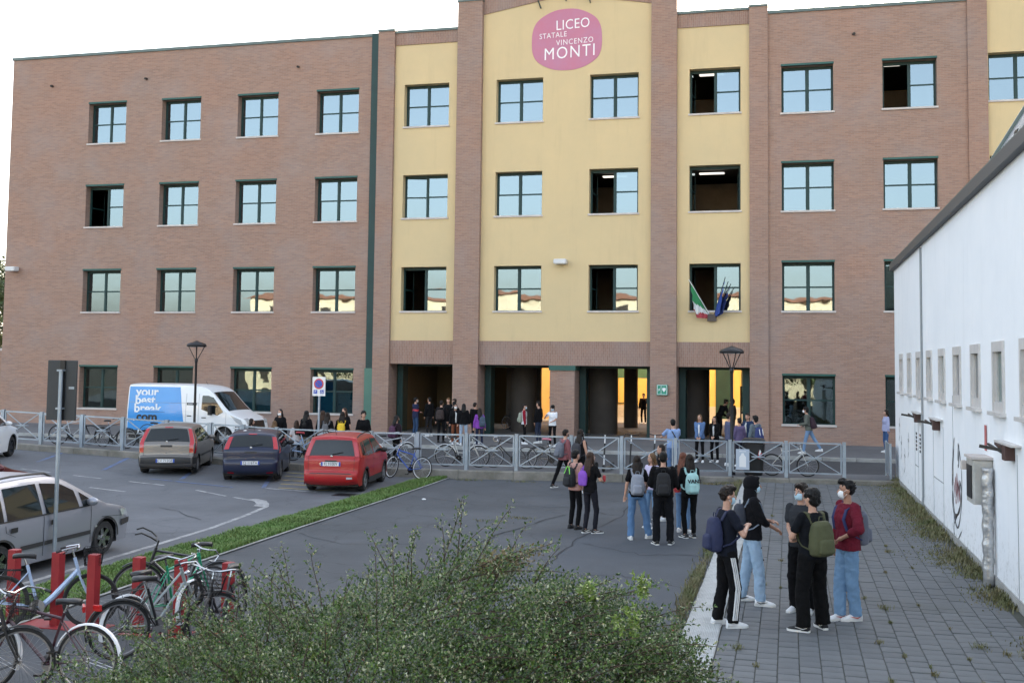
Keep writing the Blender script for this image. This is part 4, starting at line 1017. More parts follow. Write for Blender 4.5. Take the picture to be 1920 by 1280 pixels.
        for sd in (-1, 1):
            for yw in s.wheels:
                w_ = link_mesh('wheel', mt, parent, (sd * (s.W(yw, R_) - width / 2 - .012), yw, R_), (random.uniform(0, 3), 0, 0 if sd > 0 else math.pi))
                link_mesh('wheel_dish', me_back, w_); link_mesh('rim', me_s, w_)
    def arches(s, parent, m=None, w_=.03, off=.008):
        for yw in s.wheels:
            pts = [(yw + s.arch * math.cos(a), s.rw + s.arch * math.sin(a)) for a in [math.pi * k / 16 for k in range(17)]]
            out = [(yw + (s.arch + w_) * math.cos(a), s.rw + (s.arch + w_) * math.sin(a)) for a in [math.pi * k / 16 for k in range(17)]]
            s.sp('wheel_arch_trim', m or M_trim, parent, pts, out, off, n=20, rows=1)
            for sd in (-1, 1):
                b = MB(); n = 16; vs = []
                for k in range(n + 1):
                    a = math.pi * k / n; y, z = yw + s.arch * 1.01 * math.cos(a), s.rw + s.arch * 1.01 * math.sin(a)
                    vs += [(sd * s.W(y, z) * .985, y, z), (sd * (s.hw - .4), y, z)]
                b.add(vs, [(2 * k, 2 * k + 1, 2 * k + 3, 2 * k + 2) for k in range(n)]); b.add([(sd * (s.hw - .39), yw - s.arch, .15), (sd * (s.hw - .39), yw + s.arch, .15), (sd * (s.hw - .39), yw + s.arch, s.rw + s.arch), (sd * (s.hw - .39), yw - s.arch, s.rw + s.arch)], [(0, 1, 2, 3)])
                b.build('wheel_well', M_black, parent)
    def plate(s, parent, txt, z, front=False, w_=.26):
        y = (s.L / 2 + .01) if front else -(s.L / 2) - .012
        # find the contour y at this height
        ys = [p.x for p in s.ct if abs(p.y - z) < .05 and (p.x > 0) == front]
        if ys: y = (max(ys) + s.crown + .008) if front else (min(ys) - s.crown - .008)
        o = MB().box(-w_, w_, y - .006, y + .006, z - .055, z + .055).build('number_plate', M_plate, parent)
        ya = y + (.008 if front else -.008)
        for sd in (-1, 1): MB().box(sd * (w_ - .022) - .022, sd * (w_ - .022) + .022, min(ya, y), max(ya, y) , z - .054, z + .054).build('plate_band', M_pblue, o)
        text_obj(txt, .115, (0, ya + (.001 if front else -.001), z), o, M_black, (R(90), 0, 0 if not front else math.pi), .0015, 'plate_text', sx=.82, space=1.05)
        return o
    def mirror(s, parent, y, z, m):
        for sd in (-1, 1):
            x = s.W(y, z) + .09
            MB().ell((sd * x, y, z), (.11, .07, .075), 12, 8).build('door_mirror', m, parent, 'full')
            MB().box(min(sd * (x - .12), sd * x), max(sd * (x - .12), sd * x), y - .02, y + .03, z - .05, z - .01).build('mirror_foot', M_black, parent)
def rear_details(c, t, tg0, tg1, ta=.84, wiper=True, badge=True, hz=None):
    for sg in (-1, 1): c.tp('hatch_seam', M_black, t, tg1, 11.3, sg * .862, sg * .85, .003, nt_=10, nv=1)
    c.tp('handle_recess', M_black, t, 10.05, 10.25, -.22, .22, .004, nt_=2, nv=4)
    c.tp('high_brake_light', M_tl, t, tg0 - .22, tg0 - .06, -.18, .18, .01, nt_=2, nv=4)
    o = c.tp('rear_window', M_cglass, t, tg0, tg1, -ta, ta, .006, shrink=-.04)
    if wiper:
        p0 = Vector(c.top(tg1 - .06, 0, .03)); p1 = Vector(c.top(tg1 - .2, .42, .03)); MB().tube([p0, p1], .009, 5).build('wiper', M_black, t)
    if badge:
        p = Vector(c.top(tg1 + .35, 0, .012)); MB().ell(p, (.034, .010, .034), 12, 6).build('badge', M_chrome, t)
def hatch(name, label, x, y, z, hd, col, keys, L, hw, belt, roof, wheels, rw, plate_z, ptxt, kind):
    t = thing(name, label, 'car', (x, y, z), R(hd))
    pm = paint(name + '_paint', *col)
    c = Car(L, hw, belt, roof, keys, wheels, rw, rw + .045, tumble=.25, crown=.055); t.scale = (1, 1, {'grey_hatchback': .92, 'blue_hatchback': .94, 'red_hatchback': .955}.get(name, 1))
    c.body(pm, t); return t, c, pm
# --- red small car (tall hatchback with roof bars)
K = [(1.74, .24), (1.82, .42), (1.80, .62), (1.66, .80), (1.0, 1.0), (.34, 1.44), (-.15, 1.52), (-1.42, 1.50), (-1.52, 1.46), (-1.70, .98), (-1.76, .90), (-1.78, .62), (-1.83, .52), (-1.82, .36), (-1.72, .25)]
t, c, pm = hatch('red_hatchback', 'bright red tall hatchback with black roof bars parked beside the grass verge', -11.96, 28.12, 0, 9, ((.36, .004, .006), 0, .4), K, 3.65, .80, .96, 1.52, (1.16, -1.14), .30, .74, '', 0)
rear_details(c, t, 8.12, 8.93, .80)
c.sp('side_window', M_cglass, t, [(.78, .99), (-.28, .99)], [(.3, 1.38), (-.28, 1.42)]); c.sp('side_window', M_cglass, t, [(-.36, .99), (-1.12, .99)], [(-.36, 1.42), (-1.12, 1.39)]); c.sp('side_window', M_cglass, t, [(-1.18, 1.0), (-1.5, 1.03)], [(-1.18, 1.39), (-1.42, 1.36)], n=4)
c.tp('windscreen', M_cglass, t, 4.1, 4.95, -.9, .9, .006)
c.sp('sill_trim', M_trim, t, [(.82, .20), (-.8, .20)], [(.82, .36), (-.8, .36)], .012); c.arches(t, M_trim, .05, .012)
c.sp('tail_light', M_tl, t, [(-1.58, .98), (-1.70, .98)], [(-1.47, 1.42), (-1.54, 1.36)], .008, n=3); c.tp('tail_light', M_tl, t, 8.2, 8.95, .84, .99, .008); c.tp('tail_light', M_tl, t, 8.2, 8.95, -.99, -.84, .008)
for sd in (-1, 1): c.tp('reflector', M_hl if sd > 0 else M_tl, t, 12.45, 12.75, sd * .62, sd * .84, .01)
c.tp('bumper_groove', M_trim, t, 11.85, 11.98, -.8, .8, .008, nt_=2); c.plate(t, 'FJ 910EV', .80)
for v in (-.36, .36): c.tp('badge', M_chrome, t, 10.3, 10.5, v - .06, v + .06, .006, nt_=2, nv=2) if v < 0 else None
c.sp('door_seam', M_black, t, [(-.32, .42), (-.32, .96)], [(-.333, .42), (-.333, .96)], .004); c.sp('door_seam', M_black, t, [(.72, .42), (.72, .96)], [(.708, .42), (.708, .96)], .004); c.sp('door_seam', M_black, t, [(-1.14, .7), (-1.1, .96)], [(-1.152, .7), (-1.112, .96)], .004)
c.sp('door_handle', pm, t, [(-.22, .84), (-.08, .84)], [(-.22, .875), (-.08, .875)], .02, n=3, rows=2); c.sp('door_handle', pm, t, [(-1.0, .85), (-.88, .85)], [(-1.0, .885), (-.88, .885)], .02, n=3, rows=2)
for sd in (-1, 1): MB().tube([(sd * .58, .2, 1.51), (sd * .6, .0, 1.575), (sd * .6, -.6, 1.60), (sd * .6, -1.2, 1.56), (sd * .58, -1.42, 1.48)], .018, 6).build('roof_bar', M_blackp, t, True)
MB().tube([(0, -1.3, 1.55), (0, -1.45, 1.72)], .006, 4).build('aerial', M_black, t); c.mirror(t, .62, 1.02, M_blackp); c.wheelset(t, M_alu, 5)
c.tp('headlight', M_hl, t, 2.2, 3.0, .62, .96, .01); c.tp('headlight', M_hl, t, 2.2, 3.0, -.96, -.62, .01)
# --- dark blue hatchback
K = [(1.78, .22), (1.9, .42), (1.86, .62), (1.62, .78), (.9, .96), (.12, 1.38), (-.4, 1.44), (-1.25, 1.40), (-1.42, 1.34), (-1.74, .98), (-1.8, .90), (-1.82, .66), (-1.9, .56), (-1.88, .34), (-1.76, .24)]
t, c, pm = hatch('blue_hatchback', 'dark blue hatchback parked between the grey hatchback and the red car', -15.43, 29.5, .04, 21, ((.002, .008, .036), 0, .4), K, 3.82, .82, .93, 1.44, (1.22, -1.25), .295, .74, '', 0)
rear_details(c, t, 8.08, 8.92, .78)
c.sp('side_window', M_cglass, t, [(.62, .95), (-.45, .95)], [(.05, 1.31), (-.45, 1.34)]); c.sp('side_window', M_cglass, t, [(-.55, .95), (-1.28, .99)], [(-.55, 1.34), (-1.2, 1.29)])
c.tp('windscreen', M_cglass, t, 4.1, 4.95, -.9, .9, .006); c.arches(t, pm, .012, .004)
c.sp('tail_light', M_tl, t, [(-1.66, .86), (-1.78, .84)], [(-1.4, 1.33), (-1.46, 1.29)], .008, n=3, rows=6); c.tp('tail_light', M_tl, t, 8.15, 9.4, .82, .99, .008); c.tp('tail_light', M_tl, t, 8.15, 9.4, -.99, -.82, .008)
c.tp('reflector', M_tl, t, 13.2, 13.5, .62, .86, .01); c.tp('reflector', M_tl, t, 13.2, 13.5, -.86, -.62, .01); c.plate(t, 'CJ 116TA', .57)
c.tp('bumper_groove', M_black, t, 10.95, 11.05, -.95, .95, .004, nt_=2)
c.sp('door_seam', M_black, t, [(-.5, .3), (-.5, .93)], [(-.513, .3), (-.513, .93)], .004); c.sp('door_seam', M_black, t, [(.58, .3), (.58, .93)], [(.567, .3), (.567, .93)], .004); c.sp('door_handle', M_black, t, [(-.38, .82), (-.24, .82)], [(-.38, .85), (-.24, .85)], .02, n=3, rows=2)
c.mirror(t, .5, 1.0, M_blackp); c.wheelset(t, M_alu, 7, cover=True); MB().tube([(0, -1.1, 1.47), (0, -1.25, 1.62)], .006, 4).build('aerial', M_black, t)
for x in (-.28, .12): MB().ell((x, -.95, 1.455), (.07, .05, .03), 10, 5).build('roof_clip', M_white, t)
# --- grey hatchback
K = [(1.78, .22), (1.88, .42), (1.84, .62), (1.6, .80), (.92, .97), (.15, 1.42), (-.35, 1.48), (-1.32, 1.45), (-1.46, 1.40), (-1.72, .98), (-1.77, .92), (-1.80, .60), (-1.89, .52), (-1.87, .34), (-1.75, .25)]
t, c, pm = hatch('grey_hatchback', 'dusty grey beige hatchback with tall red tail lights, parked left of the blue car', -18.15, 29.55, .14, 21, ((.20, .185, .17), .45, .38), K, 3.8, .825, .95, 1.48, (1.2, -1.24), .29, .62, '', 0)
rear_details(c, t, 8.06, 8.92, .80)
c.sp('side_window', M_cglass, t, [(.66, .97), (-.5, .97)], [(.08, 1.35), (-.5, 1.39)]); c.sp('side_window', M_cglass, t, [(-.6, .97), (-1.36, 1.0)], [(-.6, 1.39), (-1.26, 1.34)])
c.tp('windscreen', M_cglass, t, 4.1, 4.95, -.9, .9, .006); c.arches(t, pm, .012, .004)
c.sp('tail_light', M_tl, t, [(-1.66, .66), (-1.80, .66)], [(-1.43, 1.40), (-1.48, 1.37)], .009, n=3, rows=8); c.tp('tail_light', M_tl, t, 8.0, 10.7, .85, 1.0, .009); c.tp('tail_light', M_tl, t, 8.0, 10.7, -1.0, -.85, .009)
c.tp('bumper_trim', M_trim, t, 11.9, 12.9, -.98, .98, .012); c.tp('bumper_groove', M_black, t, 11.0, 11.08, -.85, .85, .004, nt_=2); c.plate(t, 'CV 712GE', .44)
c.sp('bumper_trim', M_trim, t, [(-1.55, .33), (-1.87, .33)], [(-1.55, .53), (-1.87, .53)], .012); c.sp('side_trim', M_trim, t, [(.8, .50), (-.85, .50)], [(.8, .56), (-.85, .56)], .014)
c.sp('door_seam', M_black, t, [(-.55, .3), (-.55, .95)], [(-.563, .3), (-.563, .95)], .004); c.sp('door_seam', M_black, t, [(.62, .3), (.62, .95)], [(.607, .3), (.607, .95)], .004); c.sp('door_handle', M_black, t, [(-.42, .84), (-.28, .84)], [(-.42, .87), (-.28, .87)], .02, n=3, rows=2)
c.mirror(t, .55, 1.02, pm); c.wheelset(t, M_alu, 7, cover=True); MB().ell(c.top(10.75, 0, .01), (.014, .006, .014), 8, 4).build('lock', M_black, t)
# --- silver people carrier
K = [(2.02, .22), (2.14, .42), (2.12, .62), (1.95, .80), (1.28, .98), (.28, 1.50), (-.3, 1.60), (-1.55, 1.57), (-1.85, 1.50), (-2.06, 1.02), (-2.1, .92), (-2.1, .66), (-2.17, .56), (-2.15, .36), (-2.03, .24)]
t, c, pm = hatch('silver_people_carrier', 'silver people carrier with black door mouldings parked in the left foreground', -12.50, 15.40, 0, 1.5, ((.36, .37, .42), .5, .34), K, 4.32, .86, .96, 1.60, (1.33, -1.36), .315, .6, '', 0)
c.tp('windscreen', M_cglass, t, 4.06, 4.97, -.92, .92, .006); rear_details(c, t, 8.1, 8.9, .84)
c.sp('side_window', M_cglass, t, [(1.02, 1.0), (.66, .985)], [(.98, 1.03), (.62, 1.24)], n=6); M_seat = mat('olive_car_seat', (.09, .085, .07), .8)
c.sp('side_window', M_cglass, t, [(.56, .98), (-.3, .975)], [(.5, 1.28), (.2, 1.43), (-.3, 1.49)]); c.sp('side_window', M_cglass, t, [(-.4, .975), (-1.22, .975)], [(-.4, 1.495), (-1.18, 1.49)]); c.sp('side_window', M_cglass, t, [(-1.3, .98), (-1.93, 1.0)], [(-1.26, 1.485), (-1.72, 1.42)])
c.sp('window_frame_strip', M_black, t, [(1.05, .965), (-1.95, .965)], [(1.05, .985), (-1.95, .985)], .008, n=30, rows=1); c.sp('window_frame_strip', M_chrome, t, [(.62, .955), (-1.95, .955)], [(.62, .964), (-1.95, .964)], .007, n=30, rows=1)
c.sp('door_moulding', M_trim, t, [(.88, .46), (-.34, .46)], [(.88, .53), (-.34, .53)], .018, rows=2); c.sp('door_moulding', M_trim, t, [(-.37, .46), (-.92, .46)], [(-.37, .53), (-.92, .53)], .018, rows=2)
c.sp('door_handle', M_blackp, t, [(-.2, .78), (-.04, .78)], [(-.2, .86), (-.04, .86)], .02, n=3, rows=2); c.sp('door_handle', M_blackp, t, [(-1.16, .78), (-1.0, .78)], [(-1.16, .86), (-1.0, .86)], .02, n=3, rows=2)
for y, z0 in ((.9, .3), (-.35, .28)): c.sp('door_seam', M_black, t, [(y, z0), (y, .96)], [(y - .012, z0), (y - .012, .96)], .004)
c.sp('door_seam', M_black, t, [(-1.02, .7), (-1.24, .8), (-1.26, .96)], [(-1.032, .7), (-1.252, .8), (-1.272, .96)], .004); c.sp('door_seam', M_black, t, [(1.2, .72), (1.9, .66)], [(1.2, .728), (1.9, .668)], .004)
c.arches(t, M_trim, .035, .012); c.sp('bumper_trim', M_trim, t, [(1.78, .48), (2.12, .5)], [(1.78, .6), (2.12, .6)], .02); c.tp('bumper_trim', M_trim, t, .9, 1.6, -.98, .98, .02)
c.sp('headlight', M_hl, t, [(1.82, .66), (2.06, .66)], [(1.72, .8), (1.96, .78)], .01, n=4); c.tp('headlight', M_hl, t, 1.9, 3.0, .6, .98, .01); c.tp('headlight', M_hl, t, 1.9, 3.0, -.98, -.6, .01); c.sp('indicator', M_hl, t, [(1.0, .56), (1.06, .56)], [(1.0, .59), (1.06, .59)], .016, n=2)
for sd in (-1, 1): MB().tube([(sd * .62, .1, 1.56), (sd * .62, -.1, 1.64), (sd * .62, -.9, 1.66), (sd * .62, -1.6, 1.62), (sd * .62, -1.75, 1.53)], .018, 6).build('roof_rail', M_blackp, t, True)
c.mirror(t, .82, 1.05, pm); c.wheelset(t, M_chrome, 6, .2); t.scale = (1, 1, .945); MB().tube([(0, -1.4, 1.6), (0, -1.7, 1.85)], .007, 4).build('aerial', M_black, t)
# --- white car at the left edge, maroon car behind the people carrier
K = [(1.85, .22), (1.98, .45), (1.95, .66), (1.7, .86), (.95, 1.04), (.2, 1.48), (-.4, 1.55), (-1.4, 1.50), (-1.6, 1.42), (-1.9, 1.05), (-1.95, .95), (-1.97, .66), (-2.03, .56), (-2.0, .36), (-1.9, .24)]
t, c, pm = hatch('white_car', 'white car cut off by the left edge of the picture, black wheel arch showing', -24.35, 27.95, .33, 21, ((.74, .75, .76), 0, .3), K, 4.06, .87, 1.0, 1.55, (1.26, -1.28), .325, .6, '', 0)
c.tp('windscreen', M_cglass, t, 4.1, 4.95, -.9, .9, .006); rear_details(c, t, 8.1, 8.9, .8); c.sp('side_window', M_cglass, t, [(.72, 1.02), (-1.5, 1.05)], [(.1, 1.4), (-1.3, 1.38)])
c.arches(t, M_blackp, .03, .01); c.sp('headlight', M_hl, t, [(1.6, .72), (1.9, .68)], [(1.45, .84), (1.72, .82)], .01, n=4); c.mirror(t, .6, 1.08, pm); c.wheelset(t, M_black, 5, .2); c.tp('headlight', M_hl, t, 1.9, 2.9, .6, .98, .01)
K2 = [(1.78, .22), (1.9, .42), (1.86, .62), (1.62, .80), (.9, .98), (.12, 1.40), (-.4, 1.46), (-1.25, 1.42), (-1.42, 1.36), (-1.74, .98), (-1.8, .90), (-1.82, .66), (-1.9, .56), (-1.88, .34), (-1.76, .24)]
t, c, pm = hatch('maroon_car', 'dark maroon car just visible behind the silver people carrier at the left edge', -17.1, 19.0, .1, 3, ((.09, .008, .012), .2, .3), K2, 3.82, .82, .95, 1.46, (1.22, -1.25), .295, .6, '', 0)
c.tp('windscreen', M_cglass, t, 4.1, 4.95, -.9, .9, .006); rear_details(c, t, 8.1, 8.9, .8); c.sp('side_window', M_cglass, t, [(.62, .97), (-.45, .97)], [(.05, 1.33), (-.45, 1.36)]); c.sp('side_window', M_cglass, t, [(-.55, .97), (-1.28, 1.0)], [(-.55, 1.36), (-1.2, 1.31)])
c.arches(t, pm, .012, .004); c.mirror(t, .5, 1.0, pm); c.wheelset(t, M_alu, 5)
# --- the van, heading right along the school
K = [(2.66, .28), (2.78, .5), (2.74, .8), (2.62, 1.02), (1.92, 1.34), (1.12, 2.13), (.78, 2.30), (.1, 2.38), (-2.66, 2.38), (-2.76, 2.30), (-2.80, 1.3), (-2.82, .55), (-2.78, .34)]
t = thing('delivery_van', 'white high roof delivery van with blue wrapped cargo side and white and black lettering', 'van', (-24.0, 40.5, .05), R(-90))
pm = paint('van_white_paint', (.74, .76, .78)); c = Car(5.6, 1.0, 1.25, 2.38, K, (1.75, -1.72), .335, .40, tumble=.10, planround=.13, crown=.05, sill=.34, endround=.8)
c.body(pm, t); M_vblue = mat('van_blue_wrap', (.035, .27, .66), .35, coat=.5, var=(1, .05))
c.sp('blue_wrap', M_vblue, t, [(-.02, .52), (-2.76, .52)], [(-.30, 2.30), (-2.71, 2.30)], .004, n=24, rows=12)
c.sp('sill_trim', M_trim, t, [(1.25, .36), (-1.25, .36)], [(1.25, .52), (-1.25, .52)], .012, rows=2); c.sp('sill_trim', M_trim, t, [(-2.2, .36), (-2.8, .36)], [(-2.2, .52), (-2.8, .52)], .012, rows=2)
c.sp('side_window', M_cglass, t, [(1.72, 1.33), (1.45, 1.18), (.72, 1.42)], [(1.25, 1.9), (1.0, 1.98), (.74, 1.98)], .012, n=14); c.tp('windscreen', M_cglass, t, 4.02, 4.93, -.9, .9, .006)
c.sp('headlight', M_hl, t, [(2.3, .92), (2.62, .74)], [(2.02, 1.22), (2.5, 1.02)], .01, n=5); c.tp('headlight', M_hl, t, 2.2, 3.1, -.98, -.66, .012); c.tp('headlight', M_hl, t, 2.2, 3.1, .66, .98, .012)
c.tp('grille', M_black, t, 1.5, 2.6, -.6, .6, .012); c.tp('bumper_trim', M_trim, t, .2, 1.4, -.98, .98, .02); c.tp('badge', M_chrome, t, 2.35, 2.55, -.06, .06, .03, nt_=2, nv=2)
c.sp('bumper_trim', M_trim, t, [(2.25, .36), (2.72, .36)], [(2.25, .66), (2.76, .66)], .014); c.arches(t, M_trim, .03, .012)
for y in (.6, -.0 + .02, 1.85): c.sp('door_seam', M_groove, t, [(y, .55), (y, 2.05 if y < 1 else 1.3)], [(y - .014, .55), (y - .014, 2.05 if y < 1 else 1.3)], .006)
c.sp('door_seam', M_groove, t, [(-1.42, .55), (-1.42, 2.2)], [(-1.43, .55), (-1.43, 2.2)], .006); c.sp('door_seam', M_groove, t, [(.6, 1.65), (-2.7, 1.65)], [(.6, 1.66), (-2.7, 1.66)], .006, n=20, rows=1)
c.sp('door_handle', M_blackp, t, [(.75, 1.06), (.95, 1.06)], [(.75, 1.1), (.95, 1.1)], .02, n=3, rows=2); c.sp('door_handle', M_blackp, t, [(.28, 1.12), (.08, 1.12)], [(.28, 1.16), (.08, 1.16)], .02, n=3, rows=2)
c.tp('tail_light', M_tl, t, 10.1, 10.7, .86, .99, .01); c.tp('tail_light', M_tl, t, 10.1, 10.7, -.99, -.86, .01); c.wheelset(t, M_alu, 6, .2, True)
for sd in (-1, 1): MB().bbox(min(sd * 1.03, sd * 1.22), max(sd * 1.03, sd * 1.22), 1.12, 1.26, 1.2, 1.6, .03).build('door_mirror', M_blackp, t)
vt = dict(parent=t, rot=(R(90), 0, R(90)))
def vtext(s_, sz, y, z, m, bold=.006, sx=.78):
    o = text_obj(s_, sz, (c.W(y, z) + .03, y, z), t, m, (R(90), 0, R(90)), .004, 'lettering', sx=sx, bold=bold * sz / .4, space=.98, align='LEFT'); o.rotation_euler = (R(90), 0, R(90)); return o
M_vw = mat('van_lettering_white', (.8, .82, .84), .4)
vtext('your', .50, -2.34, 2.08, M_vw, .010, 1.12); vtext('best', .50, -2.36, 1.74, M_vw, .010, 1.12); vtext('break', .50, -2.39, 1.40, M_vw, .010, 1.12); vtext('.', .50, -2.44, 1.06, M_vw, .010, 1.12); vtext('com', .50, -2.26, 1.06, M_blackp, .010, 1.12)
c.sp('underline', M_blackp, t, [(-2.42, 1.235), (-.95, 1.235)], [(-2.42, 1.275), (-.95, 1.275)], .008, sides=(1,), rows=1)
vtext('ivsitalia.com', .17, 1.02, .82, M_blackp, .004); c.sp('small_panel', M_blackp, t, [(.05, 1.58), (.5, 1.58)], [(.05, 1.68), (.5, 1.68)], .008, sides=(1,), rows=1)
vtext('REWIND', .07, .12, 1.63, M_vw, 0)
MB().tube([(.3, .6, 2.4), (.3, .5, 2.55)], .008, 4).build('aerial', M_black, t)
# ================================================================== bicycles
def arc(c, r, a0, a1, n): return [(0, c[0] + r * math.cos(a0 + (a1 - a0) * i / n), c[1] + r * math.sin(a0 + (a1 - a0) * i / n)) for i in range(n + 1)]
M_spoke = mat('spoke_steel', (.35, .35, .36), .35, .8)
M_saddle = mat('black_saddle', (.02, .02, .022), .45)
M_saddle_br = mat('brown_saddle', (.12, .05, .03), .5); M_pink = mat('pink_cover', (.6, .22, .28), .7)
M_refl = mat('red_reflector', (.5, .02, .02), .2, coat=.6)
M_wick = mat('brown_wicker', (.16, .10, .06), .8)
wheel_cache = {}
def wheel_meshes(R_, tw, rimm, near):
    k = (R_, tw, rimm.name, near)
    if k not in wheel_cache:
        n = 40 if near else 24
        ty = MB().lathe([(R_ - tw * 1.0, -tw * .35), (R_ - tw * .4, -tw * .5), (R_, -tw * .12), (R_, tw * .12), (R_ - tw * .4, tw * .5), (R_ - tw, tw * .35), (R_ - tw, -tw * .35)], n, (0, 0, 0), 'x').mesh('wheel', M_rubber, True)
        ri = MB().lathe([(R_ - tw * .95, -.011), (R_ - tw * .95, .011), (R_ - tw - .018, .009), (R_ - tw - .018, -.009), (R_ - tw * .95, -.011)], n, (0, 0, 0), 'x').mesh('rim', rimm, True)
        sp = MB(); ns = 28 if near else 16
        for i in range(ns):
            a = 2 * math.pi * i / ns; b_ = a + (.5 if i % 2 else -.5); sx = .028 if i % 4 < 2 else -.028
            sp.tube([(sx, .018 * math.cos(b_), .018 * math.sin(b_)), (0, (R_ - tw - .01) * math.cos(a), (R_ - tw - .01) * math.sin(a))], .0016 if near else .0022, 3, False)
        sp.tube([(-.035, 0, 0), (.035, 0, 0)], .02, 8)
        wheel_cache[k] = (ty, ri, sp.mesh('spokes', M_spoke))
    return wheel_cache[k]
def bike(label, x, y, z, hd, col, style='city', bars='swept', steer=0, lean=0, fender=None, basket=None, rack=True, rimm=None, R_=.34, tw=.034, near=False, saddle=None, refl=False, metal=.1, group='bicycles', grips=None, lamp=False, stand=False, crate=None, frame_r=1.0):
    t = thing('bicycle', label, 'bicycle', (x, y, z), R(hd), group); t.rotation_euler = (0, R(lean), R(hd))
    fm = mat('bike_frame_paint', col, .35, metal, coat=.4) if not isinstance(col, bpy.types.Material) else col
    rimm = rimm or M_alu; saddle = saddle or M_saddle; n = 8 if near else 5; k = frame_r
    ra, fa, bb = Vector((0, -.50, R_)), Vector((0, .57, R_)), Vector((0, -.06, .28)); st = Vector((0, -.19, .74)); ht, hb = Vector((0, .36, .86)), Vector((0, .41, .70))
    ax = (ht - hb).normalized(); Mx = Matrix.Translation(hb) @ Matrix.Rotation(R(steer), 4, ax) @ Matrix.Translation(-hb)
    f = MB(); f.tube([hb - ax * .02, ht + ax * .02], .021, n).tube([bb, st + Vector((0, -.02, .06))], .016 * k, n)
    if style == 'step':
        f.tube([hb + ax * .02, (0, .12, .40), (0, .0, .29), bb], [.026 * k, .03 * k, .032 * k, .03], n)
    elif style == 'mixte':
        f.tube([hb, bb], .017 * k, n).tube([ht - ax * .03, bb.lerp(st, .45)], .014 * k, n)
    elif style == 'curve':
        f.tube([hb, (0, .2, .42), (0, .06, .31), bb], .017 * k, n).tube([ht - ax * .03, (0, .24, .58), (0, .08, .44), bb.lerp(st, .35)], .015 * k, n)
    else:
        f.tube([hb + ax * .01, bb], .019 * k, n).tube([ht - ax * .02, st + Vector((0, 0, -.02 if style == 'mtb' else .0))], .017 * k, n)
    for s_ in (-1, 1):
        f.tube([bb + Vector((s_ * .03, 0, 0)), ra + Vector((s_ * .055, 0, 0))], .009, n).tube([st + Vector((s_ * .02, 0, -.03)), ra + Vector((s_ * .055, 0, 0))], .008, n)
    f.build('frame', fm, t, True)
    fk = MB(); pts = [fa + Vector((0, .0, 0))]
    for s_ in (-1, 1): fk.tube([Mx @ (hb - ax * .02 + Vector((s_ * .045, 0, 0))), Mx @ (hb.lerp(fa, .45) + Vector((s_ * .052, -.01, 0))), Mx @ (fa + Vector((s_ * .055, 0, 0)))], [.013, .012, .009], n)
    fk.beam(Mx @ (hb + Vector((-.06, 0, -.025))), Mx @ (hb + Vector((.06, 0, -.025))), .03, .03); fk.build('fork', fm if style != 'mtb' else M_blackp, t, True)
    for ctr, ismx in ((ra, False), (fa, True)):
        a, b_, c = wheel_meshes(R_, tw, rimm, near); mw = (Mx @ Matrix.Translation(ctr)) if ismx else Matrix.Translation(ctr)
        w_ = link_mesh('wheel', a, t); w_.matrix_local = mw
        link_mesh('rim', b_, w_); link_mesh('spokes', c, w_)
    # handlebar
    h = MB(); top = ht + ax * (.12 if bars != 'drop' else .07); h.tube([ht, top], .012, n)
    if bars == 'flat': P = [(-.29, .02, .02), (-.1, .06, .01), (0, .06, 0), (.1, .06, .01), (.29, .02, .02)]
    elif bars == 'drop': P = [(-.2, .05, -.11), (-.2, .14, -.13), (-.21, .19, -.05), (-.2, .14, .02), (-.16, .06, .02), (0, .06, 0), (.16, .06, .02), (.2, .14, .02), (.21, .19, -.05), (.2, .14, -.13), (.2, .05, -.11)]
    elif bars == 'bull': P = [(-.26, .30, .12), (-.28, .22, .14), (-.27, .1, .08), (-.2, .03, .02), (0, .04, 0), (.2, .03, .02), (.27, .1, .08), (.28, .22, .14), (.26, .30, .12)]
    else: P = [(-.29, -.17, -.0), (-.28, -.06, .03), (-.2, .06, .05), (-.09, .07, .02), (0, .05, 0), (.09, .07, .02), (.2, .06, .05), (.28, -.06, .03), (.29, -.17, 0)]
    h.tube([Mx @ (top + Vector(p)) for p in P], .011, n)
    h.build('handlebar', M_chrome if bars != 'bull' else M_blackp, t, True)
    g = MB()
    if bars in ('flat', 'swept'):
        for e in (0, -1):
            i2 = 1 if e == 0 else -2; g.tube([Mx @ (top + Vector(P[e])), Mx @ (top + Vector(P[e]).lerp(Vector(P[i2]), .6))], .016, n)
            g.tube([Mx @ (top + Vector(P[e]).lerp(Vector(P[i2]), .9) + Vector((0, .03, -.02))), Mx @ (top + Vector(P[e]) + Vector((0, .08, -.03)))], .005, 4)
            g.build('grip', grips or M_blackp, t, True); g = MB()
    # saddle
    s0 = st + Vector((0, -.055, .17)); q = MB(); q.tube([st, s0 - Vector((0, 0, .03))], .012, n).build('seat_post', M_chrome, t, True)
    q = MB(); secs = [(-.14, .03, .0), (-.12, .075, .008), (-.06, .08, .012), (.0, .055, .01), (.06, .028, .005), (.12, .02, .0), (.14, .01, -.01)]
    q.rings([[(w_ * math.cos(a), s0.y + yy, s0.z + hh + (.028 if math.sin(a) > 0 else .035) * math.sin(a)) for a in [2 * math.pi * i / 12 for i in range(12)]] for yy, w_, hh in secs]); q.build('saddle', saddle, t, 'full')
    # drive
    c = MB(); c.lathe([(.02, .045), (.095, .045), (.095, .052), (.02, .052)], 20, bb, 'x').build('chainring', M_alu if near else M_black, t)
    c = MB(); c.beam(bb + Vector((.065, 0, 0)), bb + Vector((.07, .09, -.14)), .02, .014).beam(bb + Vector((-.065, 0, 0)), bb + Vector((-.07, -.09, .14)), .02, .014)
